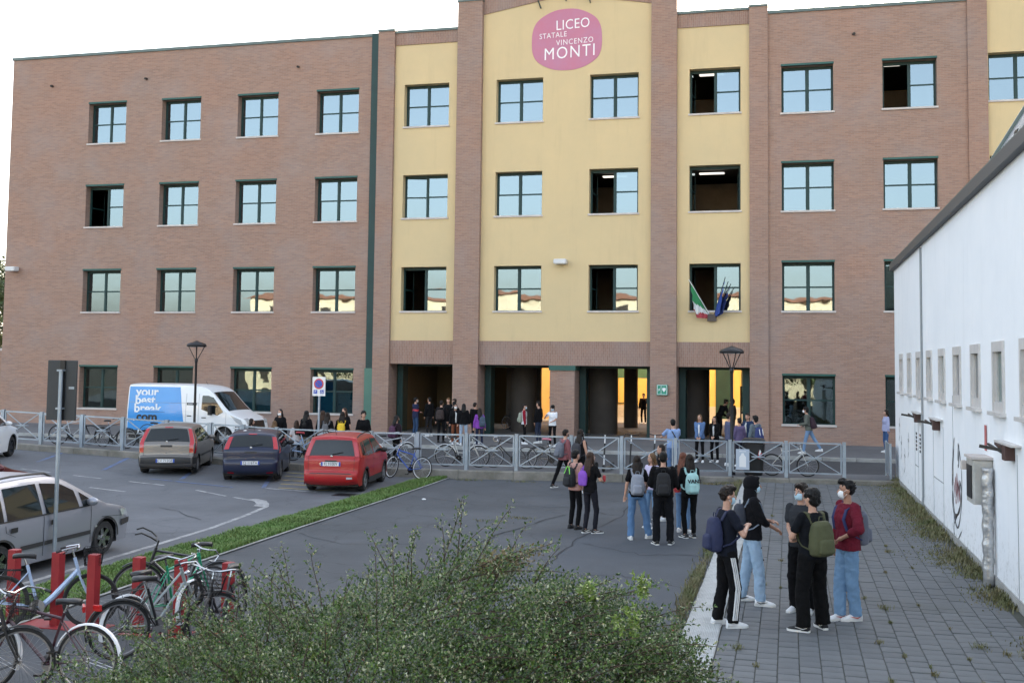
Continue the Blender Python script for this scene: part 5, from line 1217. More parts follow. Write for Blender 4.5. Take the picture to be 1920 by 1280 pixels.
    c.box(.075, .15, .05, .13, bb.z - .15, bb.z - .13).box(-.15, -.075, -.21, -.13, bb.z + .13, bb.z + .15); c.tube([bb + Vector((.05, 0, .09)), ra + Vector((.05, 0, .035))], .004, 4).tube([bb + Vector((.05, 0, -.09)), ra + Vector((.05, 0, -.035))], .004, 4)
    c.build('crank_and_pedals', M_black, t)
    if fender is not None:
        def fend(c_, a0, a1, M4, nm='mudguard'):
            q = MB(); rr = R_ + .022; rings = []
            for i in range(15):
                a = a0 + (a1 - a0) * i / 14; rg = []
                for xx, dr in ((-.027, -.012), (-.02, .004), (0, .009), (.02, .004), (.027, -.012), (.02, -.001), (0, .005), (-.02, -.001)): rg.append(tuple(M4 @ Vector((xx, c_.y + (rr + dr) * math.cos(a), c_.z + (rr + dr) * math.sin(a)))))
                rings.append(rg)
            q.rings(rings)
            for s_ in (-1, 1): q.tube([M4 @ (c_ + Vector((s_ * .05, 0, 0))), M4 @ Vector((s_ * .028, c_.y + rr * math.cos(a1), c_.z + rr * math.sin(a1)))], .003, 4)
            q.build(nm, fender, t, True)
        I = Matrix.Identity(4); fend(ra, R(20), R(195), I); fend(fa, R(55), R(185) if False else R(200), Mx)
    if rack:
        q = MB(); z_ = R_ * 2 + .06
        for s_ in (-1, 1): q.tube([(s_ * .06, -.27, z_), (s_ * .06, -.68, z_)], .005, 4).tube([(s_ * .06, -.6, z_), ra + Vector((s_ * .06, 0, 0))], .004, 4).tube([(s_ * .06, -.35, z_), ra + Vector((s_ * .06, 0, 0))], .004, 4)
        for yy in (-.27, -.4, -.54, -.68): q.tube([(-.06, yy, z_), (.06, yy, z_)], .004, 4)
        q.tube([(0, -.27, z_), (0, -.68, z_)], .004, 4); q.build('luggage_rack', M_black, t)
    if refl: MB().bbox(-.06, .06, -.90, -.87, R_ * 1.75, R_ * 1.95, .005).build('rear_light', M_refl, t)
    if lamp: MB().ell(Mx @ Vector((0, .47, .8)), (.03, .04, .03), 10, 6).build('front_lamp', M_chrome, t)
    if stand: MB().tube([bb + Vector((-.04, -.05, 0)), bb + Vector((-.14, -.14, -.27))], .007, 5).build('kick_stand', M_black, t)
    if basket:
        q = MB(); c0 = Vector((0, .58, .78)); wx, wy, hz = .17, .12, .22; nb = 9 if near else 6
        def ring(f_, zz): return [Mx @ (c0 + Vector((sx * wx * f_, sy * wy * f_, zz))) for sx, sy in ((-1, -1), (1, -1), (1, 1), (-1, 1), (-1, -1))]
        for j in range(6 if near else 4): q.tube(ring(.8 + .2 * j / (5 if near else 3), hz * j / (5 if near else 3)), .003, 3, False)
        for i in range(nb + 1):
            u = -1 + 2 * i / nb
            for sy in (-1, 1): q.tube([Mx @ (c0 + Vector((u * wx * .8, sy * wy * .8, 0))), Mx @ (c0 + Vector((u * wx, sy * wy, hz)))], .0022, 3, False)
            for sx in (-1, 1): q.tube([Mx @ (c0 + Vector((sx * wx * .8, u * wy * .8, 0))), Mx @ (c0 + Vector((sx * wx, u * wy, hz)))], .0022, 3, False)
            q.tube([Mx @ (c0 + Vector((u * wx * .8, -wy * .8, 0))), Mx @ (c0 + Vector((u * wx * .8, wy * .8, 0)))], .0022, 3, False)
        q.build('basket', basket, t)
    if crate is not None:
        c0 = Vector((0, -.5, R_ * 2 + .07)); MB().loft([(0, c0.y, c0.z, .15, .2), (0, c0.y, c0.z + .25, .2, .25)], 16, 4).build('rear_basket', crate, t, True)
    return t
NR = dict(near=True, group='bicycles at the red racks')
# heading: 0 = pointing away from the viewer (+Y), -90 = pointing right
bike('pale blue low step bicycle with a wire basket, first at the red rack', -9.2, 11.95, 0, -64, (.36, .47, .66), 'step', 'swept', 6, -3, None, M_black, True, M_black, frame_r=1.25, **NR)
bike('silver bicycle with white mudguards and red rear light before the right red rack', -7.28, 11.58, 0, -15, (.30, .34, .34), 'mixte', 'swept', 12, -4, mat('white_mudguard', (.7, .72, .74), .4), None, True, refl=True, lamp=True, **NR)
bike('green framed bicycle standing behind the silver one at the right rack', -7.72, 12.6, 0, -12, (.02, .30, .16), 'diamond', 'drop', -14, 3, None, None, False, tw=.026, **NR)
bike('black bicycle with white upward curved handlebar behind the right rack', -8.0, 13.2, 0, 112, (.015, .015, .018), 'diamond', 'bull', 10, 4, M_blackp, None, False, **NR)
bike('black city bicycle with a low saddle and black mudguards, half inside the shrub', -7.05, 11.3, 0, -50, (.014, .014, .016), 'curve', 'swept', 8, 5, M_blackp, None, False, refl=True, **NR)
bike('black bicycle with a wire basket and cream swept handlebar at the last red post', -6.62, 11.75, 0, 188, (.014, .012, .016), 'curve', 'swept', 14, -4, M_blackp, M_black, False, **NR)
bike('dark bicycle with white rear mudguard and black saddle in the near left corner', -7.48, 9.72, 0, 96, (.05, .012, .02), 'diamond', 'swept', -8, 4, mat('bright_white_mudguard', (.78, .78, .8), .35), None, False, **NR)
bike('black mountain bicycle with a round wire basket in the near left corner', -8.15, 9.45, 0, -80, (.02, .02, .025), 'mtb', 'flat', 18, 3, M_blackp, M_black, False, **NR)
bike('deep blue bicycle leaning at the lower left edge of the picture', -8.5, 8.85, 0, -62, (.02, .03, .22), 'diamond', 'swept', -20, 4, M_blackp, None, False, lamp=True, **NR)
# along the railing, behind it
FR = dict(group='bicycles parked along the railing')
def bz(x): return PZ(x) - .004
M_wf = bpy.data.materials['white_mudguard']
bike('silver mountain bicycle with pale fork behind the white car', -23.8, 32.15, bz(-23.8), -75, (.4, .42, .44), 'mtb', 'flat', 35, 3, None, None, False, **FR)
bike('dark city bicycle with a saddle bag behind the left sign pole', -22.2, 32.15, bz(-22), -100, (.03, .03, .04), 'city', 'swept', 30, 4, M_blackp, None, True, **FR)
bike('black bicycle with a brown wicker basket on its handlebar', -20.5, 32.2, bz(-20.5), -92, (.02, .02, .02), 'curve', 'swept', 10, -3, M_blackp, M_wick, True, **FR)
bike('silver bicycle mostly hidden behind the grey car', -17.2, 32.1, bz(-17), 90, (.4, .4, .42), 'city', 'flat', 5, 3, M_wf, None, False, **FR)
bike('light blue bicycle with a red saddle behind the railing post', -15.05, 32.1, bz(-15), -85, (.30, .45, .70), 'mixte', 'flat', 8, 3, None, None, False, saddle=mat('red_saddle', (.35, .03, .04), .5), **FR)
bike('silver blue bicycle with a wicker rear basket beside the no parking sign', -14.1, 32.35, bz(-14), 95, (.45, .52, .6), 'city', 'swept', -10, -3, M_wf, None, True, crate=M_wick, **FR)
bike('chrome bicycle standing behind the blue and white mountain bicycle', -12.2, 31.95, bz(-12), -60, (.4, .42, .44), 'city', 'swept', 25, 4, M_wf, None, False, lamp=True, **FR)
bike('silver white city bicycle with chrome mudguards behind the middle railing', -9.85, 32.0, bz(-9.8), -88, (.5, .5, .47), 'curve', 'swept', 5, 3, mat('chrome_mudguard', (.5, .5, .5), .3, .7), None, True, stand=True, **FR)
bike('black racing bicycle with bronze crank behind the railing', -8.3, 32.15, bz(-8), 88, (.02, .015, .012), 'diamond', 'drop', 0, 4, None, None, False, tw=.026, **FR)
bike('black bicycle with a pink saddle cover behind the railing', -6.95, 32.2, bz(-7), -92, (.02, .02, .022), 'curve', 'flat', 12, -3, M_blackp, None, True, saddle=M_pink, lamp=True, **FR)
bike('silver cruiser bicycle alone near the right end of the railing', .0, 34.05, .115, -88, (.55, .56, .55), 'city', 'swept', 4, 3, None, None, False, tw=.04, **FR)
bike('blue and white mountain bicycle leaning on the kerb beside the red car', -11.0, 30.3, 0, 78, (.03, .10, .42), 'mtb', 'flat', -25, 7, None, None, False, rimm=M_white, group='bicycles parked along the railing')
for x, y, hd, lab in ((-13.4, 52.6, 60, 'bicycle in the shade of the passage, nearest of the dark heap'), (-12.95, 53.2, 75, 'bicycle in the shade of the passage, tallest at the back of the dark heap')):
    bike(lab, x, y, .174, hd, (.03, .03, .035), 'city', 'swept', 10, 4, M_blackp, None, True, group='bicycles in the passage')
# kick scooters
def scooter(x, y, hd, label, white=True):
    t = thing('electric_scooter', label, 'scooter', (x, y, .235), R(hd), 'electric scooters along the railing')
    MB().bbox(-.075, .075, -.45, .3, .09, .13, .01).build('deck', M_blackp, t)
    s_ = MB().tube([(0, .36, .16), (0, .32, .5)], .024, 8).build('lower_stem', M_white if white else M_blackp, t, True)
    MB().tube([(0, .32, .5), (0, .27, .85)], .026, 8).build('middle_stem', M_blackp, t, True); MB().tube([(0, .27, .85), (0, .24, 1.1)], .02, 8).build('upper_stem', M_white, t, True)
    MB().tube([(-.23, .2, 1.12), (0, .24, 1.1), (.23, .2, 1.12)], .014, 6).build('handlebar', M_black, t, True)
    MB().tube([(0, .36, .16), (0, .28, .11)], .03, 6).build('neck', M_blackp, t)
    wm = MB().lathe([(.04, -.02), (.1, -.025), (.112, 0), (.1, .025), (.04, .02)], 18, (0, 0, 0), 'x').mesh('wheel', M_rubber, True)
    link_mesh('wheel', wm, t, (0, .38, .11)); link_mesh('wheel', wm, t, (0, -.5, .11)); MB().lathe([(.12, -.03), (.125, .03)], 12, (0, -.5, .11), 'x').build('mudguard', M_blackp, t)
for i, (x, y, h) in enumerate(((-5.95, 32.4, 160), (-5.35, 32.5, 172), (-4.55, 32.7, 165), (-3.85, 33.0, 160))):
    scooter(x, y, h, ('electric scooter behind the railing, leftmost of the four', 'electric scooter with a white lower stem, second from the left of the four', 'electric scooter just right of the double railing post, third of the four', 'electric scooter behind the photographer in blue, rightmost of the four')[i], i == 1)
# ================================================================== people
def fabric(name, col, var=.12, bumpy=.006, sc=14):
    return mat(name, col, .9, var=(5, var), bump=(sc, bumpy), sheen=0)
SK = [mat('skin_light', (.48, .27, .19), .5, var=(20, .06)), mat('skin_tan', (.36, .19, .125), .5, var=(20, .06))]
def hairmat(name, col):
    q = NB(name); s_ = q.scale(60, 60, 4); c = q.mix(q.rng(q.noise(1.0, s_, detail=3), .35, .65), col, tuple(x * .45 for x in col)); q.col(c)
    q.b.inputs['Roughness'].default_value = .5; q.b.inputs['Specular IOR Level'].default_value = .25; q.bump(q.noise(1.0, s_, detail=3), .012); return q.m
HR = dict(black=hairmat('black_hair', (.006, .005, .005)), brown=hairmat('dark_brown_hair', (.018, .011, .008)), chest=hairmat('chestnut_hair', (.05, .025, .015)), blond=hairmat('dark_blond_hair', (.17, .095, .045)), red=hairmat('auburn_hair', (.17, .06, .035)))
FM = {}
def fab(c):
    k = tuple(c)
    if k not in FM: FM[k] = fabric('cloth', c); FM[k].node_tree.nodes['Principled BSDF'].inputs['Specular IOR Level'].default_value = .18
    return FM[k]
M_mask = mat('pale_blue_face_mask', (.42, .60, .70), .8); M_maskw = mat('white_face_mask', (.78, .78, .78), .8); M_eye = mat('eye_dark', (.03, .02, .015), .2); M_eyew = mat('eye_white', (.7, .7, .68), .3); M_lip = mat('lips', (.36, .13, .11), .5)
M_sole = mat('white_rubber_sole', (.72, .72, .70), .6); M_shw = mat('white_trainer', (.74, .75, .76), .6, var=(9, .06)); M_shb = mat('black_canvas_shoe', (.015, .015, .017), .7)
_dt = bpy.data.textures.new('folds', 'CLOUDS'); _dt.noise_scale = .09; _dt.noise_depth = 2
_dt2 = bpy.data.textures.new('fine', 'CLOUDS'); _dt2.noise_scale = .05; _dt2.noise_depth = 2
def remesh(b, name, m, parent, vox, disp=0., smooth=3, tex=None, dec=None):
    """fuse the collected volumes into one continuous skin"""
    me = bpy.data.meshes.new(name); me.from_pydata(b.v, [], b.f); me.update()
    o = bpy.data.objects.new(name, me); C.objects.link(o)
    r = o.modifiers.new('r', 'REMESH'); r.mode = 'VOXEL'; r.voxel_size = vox; r.use_smooth_shade = True
    if smooth: s_ = o.modifiers.new('s', 'SMOOTH'); s_.factor = .5; s_.iterations = smooth
    if disp: d = o.modifiers.new('d', 'DISPLACE'); d.texture = tex or _dt; d.strength = disp; d.mid_level = .5
    if dec: q = o.modifiers.new('q', 'DECIMATE'); q.ratio = dec
    dg = bpy.context.evaluated_depsgraph_get(); dg.update()
    m2 = bpy.data.meshes.new_from_object(o.evaluated_get(dg)); m2.name = name; m2.materials.clear()
    for mm in (m if isinstance(m, list) else [m]): m2.materials.append(mm)
    bpy.data.objects.remove(o); bpy.data.meshes.remove(me)
    m2.polygons.foreach_set('use_smooth', [True] * len(m2.polygons))
    return link_mesh(name, m2, parent)
def ik(a, b, l1, l2, hint):
    a = Vector(a); b = Vector(b); d = b - a; L = min(d.length, (l1 + l2) * .999); d.normalize(); b = a + d * L
    x = (l1 * l1 - l2 * l2 + L * L) / (2 * L); h = math.sqrt(max(0, l1 * l1 - x * x)); n = Vector(hint) - d * Vector(hint).dot(d)
    n = n.normalized() if n.length > 1e-4 else d.orthogonal().normalized()
    return a + d * x + n * h, b
def person(label, x, y, z=0., face=180., H=1.72, fem=False, top=(.02, .02, .022), topkind='tee', pants=(.02, .02, .022), pk='slim', shoes='white', hair='brown', hs='short', mask=None, L=None, Rr=None, fL=None, fR=None, head=(0, 0), lean=0, skin=0, near=False, mid=False, bag=None, group=None, eh=None, stripes=False, under=None, hood=False, bulk=1.0, crouch=0., extra=None, collar=None):
    """face: direction looked at, degrees counter-clockwise from +Y; hands and feet in the figure's own frame (x right, y forward)"""
    t = thing('person', label, 'person', (x, y, z), R(face), group); s = H / 1.75; sk = SK[skin]; V = Vector
    vox = .0095 if near else (.014 if mid else .02)
    sw = (.165 if fem else .185) * (1 + (bulk - 1) * .6); hw = .092 if fem else .088
    ly = math.sin(R(lean)); lz = math.cos(R(lean))
    pel = V((0, 0, (.952 - crouch) * s)); 
    def tor(h, yy=0, xx=0): return pel + V((xx * s, (h * ly + yy) * s, h * lz * s))
    chest = tor(.36); neck = tor(.55, -.005); hd = tor(.70, .02)
    sh = {-1: tor(.485, -.01, -sw), 1: tor(.485, -.01, sw)}
    hip = {-1: pel + V((-hw * s, 0, -.02 * s)), 1: pel + V((hw * s, 0, -.02 * s))}
    fL = fL or (-.11, 0, 8); fR = fR or (.11, 0, -8); L = L or (-.27, .05, .80); Rr = Rr or (.27, .05, .80); eh = eh or {}
    ft = {-1: fL, 1: fR}; hd_t = {-1: L, 1: Rr}; joints = {}
    for sd in (-1, 1):
        f = ft[sd]; ank = V((f[0] * s, (f[1] - .03) * s, (.09 + (f[3] if len(f) > 3 else 0)) * s))
        fd = V((math.sin(-R(f[2])) * -1 * -1, math.cos(R(f[2])), 0)) if False else V((-math.sin(R(f[2])), math.cos(R(f[2])), 0))
        kn, an = ik(hip[sd], ank, .43 * s, .42 * s, fd + V((sd * .12, 0, 0)))
        hnd = V(hd_t[sd]) * s; el, wr = ik(sh[sd], hnd, .285 * s, .25 * s, eh.get(sd, (sd * .5, -1, -.3)))
        joints[sd] = (kn, an, fd, el, wr)
    # ---- body: one skin
    b = MB()
    b.loft([(0, 0, 0, .08, .06)] if False else [(tor(h)[0], tor(h, yy)[1], tor(h)[2], rx * s * bulk, ry * s * bulk) for h, yy, rx, ry in ((-.06, 0, .11, .085), (.0, -.01, .155, .105), (.1, 0, .135, .095), (.2, .005, .12 if fem else .135, .088), (.34, .01, .145, .105), (.44, 0, .15, .1), (.50, -.005, .12, .075), (.53, -.01, .06, .05))], 18, 2.3)
    b.cap(neck - V((0, 0, .03 * s)), hd - V((0, .015 * s, .06 * s)), .052 * s, .048 * s, 12)
    hy, hp_ = R(head[0]), R(head[1]); MH = Matrix.Rotation(hy, 3, 'Z') @ Matrix.Rotation(hp_, 3, 'X')
    def hv(p): return hd + MH @ (V(p) * s)
    M3 = MH
    b.ell(hd + MH @ V((0, -.012, .025)) * s, (.076 * s, .094 * s, .098 * s), 20, 14, M3); b.ell(hv((0, .022, -.045)), (.058 * s, .066 * s, .066 * s), 18, 12, M3)
    b.ell(hv((0, .058, -.088)), (.026 * s, .022 * s, .02 * s), 10, 8, M3)
    if near or mid or True:
        b.cap(hv((0, .088, .006)), hv((0, .106, -.026)), .009 * s, .0135 * s, 8)
        b.ell(hv((0, .080, -.062)), (.024 * s, .012 * s, .011 * s), 10, 6, M3)
        for sd in (-1, 1): b.ell(hv((sd * .077, -.01, -.012)), (.01 * s, .02 * s, .031 * s), 8, 8, M3)
    for sd in (-1, 1):
        kn, an, fd, el, wr = joints[sd]
        b.cap(hip[sd], kn, .078 * s * bulk, .052 * s, 12); b.cap(kn, kn.lerp(an, .35), .05 * s, .053 * s, 12); b.cap(kn.lerp(an, .35), an, .053 * s, .036 * s, 12)
        b.cap(an + V((0, 0, -.04 * s)), an + fd * .12 * s + V((0, 0, -.06 * s)), .032 * s, .02 * s, 10)
        b.cap(sh[sd] - V((sd * .02 * s, 0, 0)), el, .047 * s, .037 * s, 12); b.cap(el, wr, .038 * s, .025 * s, 12)
        # hand: palm, four unequal fingers and a thumb that leaves the side of the palm
        d = (wr - el).normalized(); cv = V((-sd * .25, .35, -.1)); u = d.cross(V((0, 0, 1)))
        u = u.normalized() if u.length > .2 else V((1, 0, 0)); pn = d.cross(u).normalized()      # u across the palm, pn its normal
        if pn.dot(V((0, 0, 1))) < 0: pn = -pn
        b.cap(wr, wr + d * .045 * s, .025 * s, .03 * s, 10); b.loft([(0, 0, 0, 1e-3, 1e-3)] * 2, 4) if False else None
        for w_, q0 in ((-.024, .07), (-.008, .076), (.009, .074), (.024, .066)):
            base = wr + d * .03 * s + u * w_ * s; k1 = wr + d * (q0 + .02) * s + u * w_ * 1.1 * s; k2 = k1 + (d * .8 - pn * .45) * .032 * s; k3 = k2 + (d * .45 - pn * .8) * .024 * s
            r0 = .0115 * s; b.cap(base, k1, .014 * s, .0105 * s, 8); b.cap(k1, k2, .0105 * s, .0095 * s, 8); b.cap(k2, k3, .0095 * s, .0085 * s, 8)
        tb = wr + d * .025 * s - u * sd * .0 + u * (-.025 if (u.x * sd) > 0 else .025) * s
        tdir = (u * (-1 if (u.x * sd) > 0 else 1)); t1 = tb + (tdir * .6 + d * .7 - pn * .2) * .036 * s; t2 = t1 + (d * .9 + tdir * .1 - pn * .25) * .028 * s
        b.cap(wr + d * .01 * s, t1, .016 * s, .012 * s, 8); b.cap(t1, t2, .0115 * s, .0095 * s, 8)
    remesh(b, 'body', sk, t, vox * (.85 if near else 1), 0, 2)
    # ---- face
    if near or mid:
        for sd in (-1, 1):
            MB().ell(hv((sd * .031, .079, .012)), (.0135 * s, .006 * s, .0075 * s), 10, 6, M3).build('eye', M_eyew, t, 'full')
            MB().ell(hv((sd * .031, .0845, .012)), (.006 * s, .003 * s, .0065 * s), 8, 6, M3).build('iris', M_eye, t, 'full')
            MB().ell(hv((sd * .032, .083, .032)), (.019 * s, .005 * s, .0045 * s), 8, 6, M3).build('eyebrow', HR[hair], t, 'full')
        if mask is None: MB().ell(hv((0, .0915, -.061)), (.021 * s, .005 * s, .006 * s), 10, 6, M3).build('mouth', M_lip, t, 'full')
    if mask:
        q = MB(); mk = M_maskw if mask == 'white' else (M_blackp if mask == 'black' else M_mask); vs = []
        for j in range(8):
            a = -1.05 + 2.1 * j / 7
            for i in range(11):
                bq = -1.25 + 2.5 * i / 10; f_ = 1.0 + (.14 if mask == 'white' else .05) * math.cos(bq) * math.cos(a)
                vs.append(hv((.068 * math.sin(bq) * (1 - .18 * abs(a)), .015 + .082 * math.cos(bq) * math.cos(a * .75) * f_, -.05 + .056 * math.sin(a))))
        q.add(vs, [(j * 11 + i, j * 11 + i + 1, j * 11 + i + 12, j * 11 + i + 11) for j in range(7) for i in range(10)])
        for sd in (-1, 1): q.tube([hv((sd * .066, .035, -.02)), hv((sd * .082, -.005, .01))], .0022, 4).tube([hv((sd * .064, .035, -.085)), hv((sd * .082, -.008, -.04))], .0022, 4)
        q.build('face_mask', mk, t, 'full')
    # ---- hair or hood
    q = MB(); hm = HR[hair]
    if near and not hood and hs in ('short', 'quiff', 'curly'):
        g_ = np.random.default_rng(int(x * 1000) % 997)
        for _ in range(110):
            v_ = g_.normal(size=3); v_ /= np.linalg.norm(v_); v_[2] = abs(v_[2]) - .25
            if v_[1] > .35 and v_[2] < .35: continue
            p0 = V((v_[0] * .080, -.03 + v_[1] * .092, .04 + v_[2] * .09)); p1 = p0 + V((v_[0] * .3 + g_.normal() * .35, v_[1] * .2 + g_.normal() * .3 + .25 * (hs == 'quiff'), .15 + v_[2] * .4 + g_.normal() * .25)) * .034
            q.cap(hv(tuple(p0)), hv(tuple(p1)), .011 * s, .005 * s, 6)
    if hood:
        q.ell(hv((0, -.03, .02)), (.104 * s, .118 * s, .128 * s), 18, 12, M3); q.cap(hv((0, -.04, -.06)), tor(.5, -.03), .095 * s, .1 * s, 14)
        q.ell(hv((0, .05, .10)), (.07 * s, .04 * s, .03 * s), 12, 8, M3)
        remesh(q, 'hood', fab(top), t, vox, .012, 3)
    elif hs == 'short':
        q.ell(hv((0, -.022, .045)), (.083 * s, .097 * s, .092 * s), 16, 12, M3); q.ell(hv((0, -.05, .0)), (.078 * s, .066 * s, .08 * s), 14, 10, M3); q.ell(hv((0, .03, .088)), (.062 * s, .055 * s, .038 * s), 12, 8, M3)
        remesh(q, 'hair', hm, t, vox, .02, 1, _dt2)
    elif hs == 'quiff':
        q.ell(hv((0, -.02, .05)), (.080 * s, .094 * s, .088 * s), 16, 12, M3); q.ell(hv((0, -.05, .0)), (.074 * s, .06 * s, .07 * s), 14, 10, M3); q.ell(hv((.01, .035, .11)), (.068 * s, .062 * s, .042 * s), 12, 8, M3); q.ell(hv((-.02, .06, .10)), (.04 * s, .04 * s, .035 * s), 10, 8, M3)
        remesh(q, 'hair', hm, t, vox, .032, 1, _dt2)
    elif hs == 'curly':
        q.ell(hv((0, -.025, .045)), (.092 * s, .104 * s, .098 * s), 16, 12, M3); q.ell(hv((0, -.06, -.02)), (.085 * s, .066 * s, .085 * s), 14, 10, M3); q.ell(hv((0, .035, .09)), (.07 * s, .06 * s, .042 * s), 12, 8, M3)
        remesh(q, 'hair', hm, t, vox, .04, 0, _dt2)
    else:
        ln = {'long': .44, 'mid': .27, 'vlong': .54}[hs]
        q.ell(hv((0, -.022, .038)), (.083 * s, .096 * s, .094 * s), 16, 12, M3)
        A = hv((0, -.045, .02)); rings = []
        for i in range(9):
            f_ = i / 8; w_ = (.085 + .022 * math.sin(f_ * math.pi)) * (1 - .35 * max(0, f_ - .6)); p = hv((0, -.045, .02)) + V((0, (-.045 * math.sin(f_ * 1.5)) * s - .035 * f_ * s, -ln * f_ * s))
            rings.append([(p.x + w_ * s * math.cos(a) * (1 + .05 * math.sin(a * 3 + i)), p.y + (.055 - .02 * f_) * s * math.sin(a), p.z) for a in [2 * math.pi * k / 16 for k in range(16)]])
        q.rings(rings[::-1])
        for sd in (-1, 1): q.cap(hv((sd * .072, -.005, .03)), hv((sd * .084, .012, -.12)) + V((0, .01, -.0)), .024 * s, .02 * s, 8)
        if ln > .3:
            for sd in (-1, 1): q.cap(hv((sd * .084, .01, -.11)), tor(.36, .07, sd * .1), .022 * s, .012 * s, 8)
        remesh(q, 'hair', hm, t, vox, .016, 1, _dt2)
    # ---- upper garment
    tm = fab(top); thick = dict(tee=.012, hoodie=.028, shirt=.018, jacket=.026, tank=.008)[topkind]; q = MB(); lo = dict(tee=-.02, hoodie=-.02, shirt=-.05, jacket=-.04, tank=.0)[topkind]
    g = thick; fl = .01 if topkind != 'tank' else 0
    q.loft([(tor(h)[0], tor(h, yy)[1], tor(h)[2], (rx + g) * s * bulk, (ry + g) * s * bulk) for h, yy, rx, ry in ((lo - .03, 0, .150 + fl, .110), (.06, 0, .145 + fl, .102), (.2, .005, .128 if fem else .143, .093), (.34, .012 + (.012 if fem else 0), .15, .112), (.44, 0, .155, .104), (.495, -.005, .13, .078), (.53, -.008, .068, .056))], 22, 2.35)
    sl = dict(tee=.62, hoodie=2, shirt=2, jacket=2, tank=.0)[topkind]
    if under: sl = under
    for sd in (-1, 1):
        kn, an, fd, el, wr = joints[sd]; r0 = (.05 + g * .8) * s; r1 = (.045 + g * .8) * s; r2 = (.032 + g * .7) * s
        if sl > 0:
            if sl <= 1: q.cap(sh[sd] - V((sd * .02 * s, 0, 0)), sh[sd].lerp(el, sl), r0, r1 + .004, 14)
            else:
                q.cap(sh[sd] - V((sd * .02 * s, 0, 0)), el, r0, r1, 14); q.cap(el, el.lerp(wr, (sl - 1) * .93), r1, r2, 14)
    if topkind in ('hoodie',) and not hood: q.cap(tor(.50, -.075, -.05), tor(.50, -.075, .05), .045 * s, .045 * s, 12); q.cap(tor(.47, -.095, -.03), tor(.47, -.095, .03), .05 * s, .05 * s, 12)
    nm = dict(tee='t_shirt', hoodie='hoodie', shirt='shirt', jacket='jacket', tank='tank_top')[topkind]
    remesh(q, nm, tm, t, vox, .032 if topkind in ('hoodie', 'jacket') else .022, 2)
    if topkind in ('jacket',) and collar is not None:
        q = MB(); pts = [tor(h, yy) for h, yy in ((.49, .085), (.38, .16), (.2, .135), (.0, .145))]
        q.rings([[(p.x - .028 * s, p.y - .02, p.z), (p.x + .028 * s, p.y - .02, p.z), (p.x + .028 * s, p.y + .018, p.z), (p.x - .028 * s, p.y + .018, p.z)] for p in pts]); q.build('inner_shirt', fab(collar), t, 'full')
    # ---- trousers
    pm = fab(pants); q = MB(); th, kw, hw_ = dict(slim=(.086, .062, .050), straight=(.094, .078, .074), baggy=(.102, .092, .092), shorts=(.1, .1, .1), skirt=(.1, .1, .1))[pk]
    q.loft([(0, pel.y - .0, pel.z + h * s, rx * s * bulk, ry * s * bulk) for h, rx, ry in ((-.10, .12, .095), (-.03, .166, .118), (.04, .158, .115), (.12, .142, .103), (.15, .13, .095))], 20, 2.3)
    for sd in (-1, 1):
        kn, an, fd, el, wr = joints[sd]
        if pk == 'shorts': q.cap(hip[sd], hip[sd].lerp(kn, .8), th * s, th * s, 14); continue
        q.cap(hip[sd], kn, th * s * bulk, kw * s, 14)
        e = an + V((0, 0, (.005 if pk != 'slim' else .03) * s)); q.tube([kn + V((0, 0, .03)), kn, kn.lerp(e, .5), e + V((0, 0, -.028 * s))], [kw * .8 * s, kw * s, (kw + hw_) / 2 * s, hw_ * s], 14)
    remesh(q, 'shorts' if pk == 'shorts' else 'trousers', pm, t, vox, .032 if pk != 'slim' else .018, 2)
    if stripes:
        for k in (-1, 0, 1):
            sd = 1; kn, an, fd, el, wr = joints[sd]; q = MB(); P = [hip[sd] + V((th * s + .012, 0, -.04)), hip[sd].lerp(kn, .5) + V((.096 * s, 0, 0)), kn + V((kw * s + .012, 0, 0)), kn.lerp(an, .5) + V((hw_ * s + .014, 0, 0)), an + V((hw_ * s + .009, 0, .02))]
            q.rings([[tuple(p + V((.004, (k * .024 + dy) * 1.0, 0))) for dy in (-.006, .006)] + [tuple(p + V((-.02, (k * .024 + dy), 0))) for dy in (.006, -.006)] for p in P]); q.build('side_stripe', M_white, t)
    # ---- shoes
    sm, so_, ac = dict(white=(M_shw, M_sole, None), black=(M_shb, M_sole, M_sole), dark=(M_shb, M_shb, None), swoosh=(M_shw, M_sole, M_shb), red=(M_shw, M_sole, M_sr))[shoes]
    for sd in (-1, 1):
        kn, an, fd, el, wr = joints[sd]; rt = fd.cross(V((0, 0, 1))); zf = an.z - .09 * s
        def fp(a, b_, c): return V((an.x, an.y, zf)) + fd * a * s + rt * b_ * s + V((0, 0, c * s))
        q = MB(); prof = ((-.078, .028, .09), (-.064, .038, .108), (-.01, .042, .112), (.04, .043, .098), (.09, .047, .076), (.14, .048, .060), (.18, .040, .048), (.206, .020, .034))
        q.rings([[tuple(fp(a, w_ * math.cos(th_), .02 + (hh - .02) * max(0, math.sin(th_)) if math.sin(th_) > 0 else .02)) for th_ in [2 * math.pi * k / 14 for k in range(14)]] for a, w_, hh in prof]); sh_ = q.build('shoe', sm, t, 'full')
        q = MB(); out = [(-.082, .012), (-.075, .034), (-.01, .040), (.06, .045), (.12, .051), (.17, .046), (.205, .028), (.214, .0)]
        pl = [(a, w_) for a, w_ in out] + [(a, -w_) for a, w_ in out[::-1]]; q.rings([[tuple(fp(a, w_, 0)) for a, w_ in pl], [tuple(fp(a, w_, .028)) for a, w_ in pl]]); q.build('sole', so_, sh_)
        if ac is not None and (near or mid):
            for k in (-1, 1): MB().tube([fp(-.05, k * .041, .06), fp(.0, k * .043, .04), fp(.05, k * .046, .052), fp(.10, k * .048, .062)], [.003, .007, .006, .002], 6).build('side_logo', ac, sh_)
    return t, dict(tor=tor, s=s, sh=sh, hv=hv, j=joints, pel=pel)
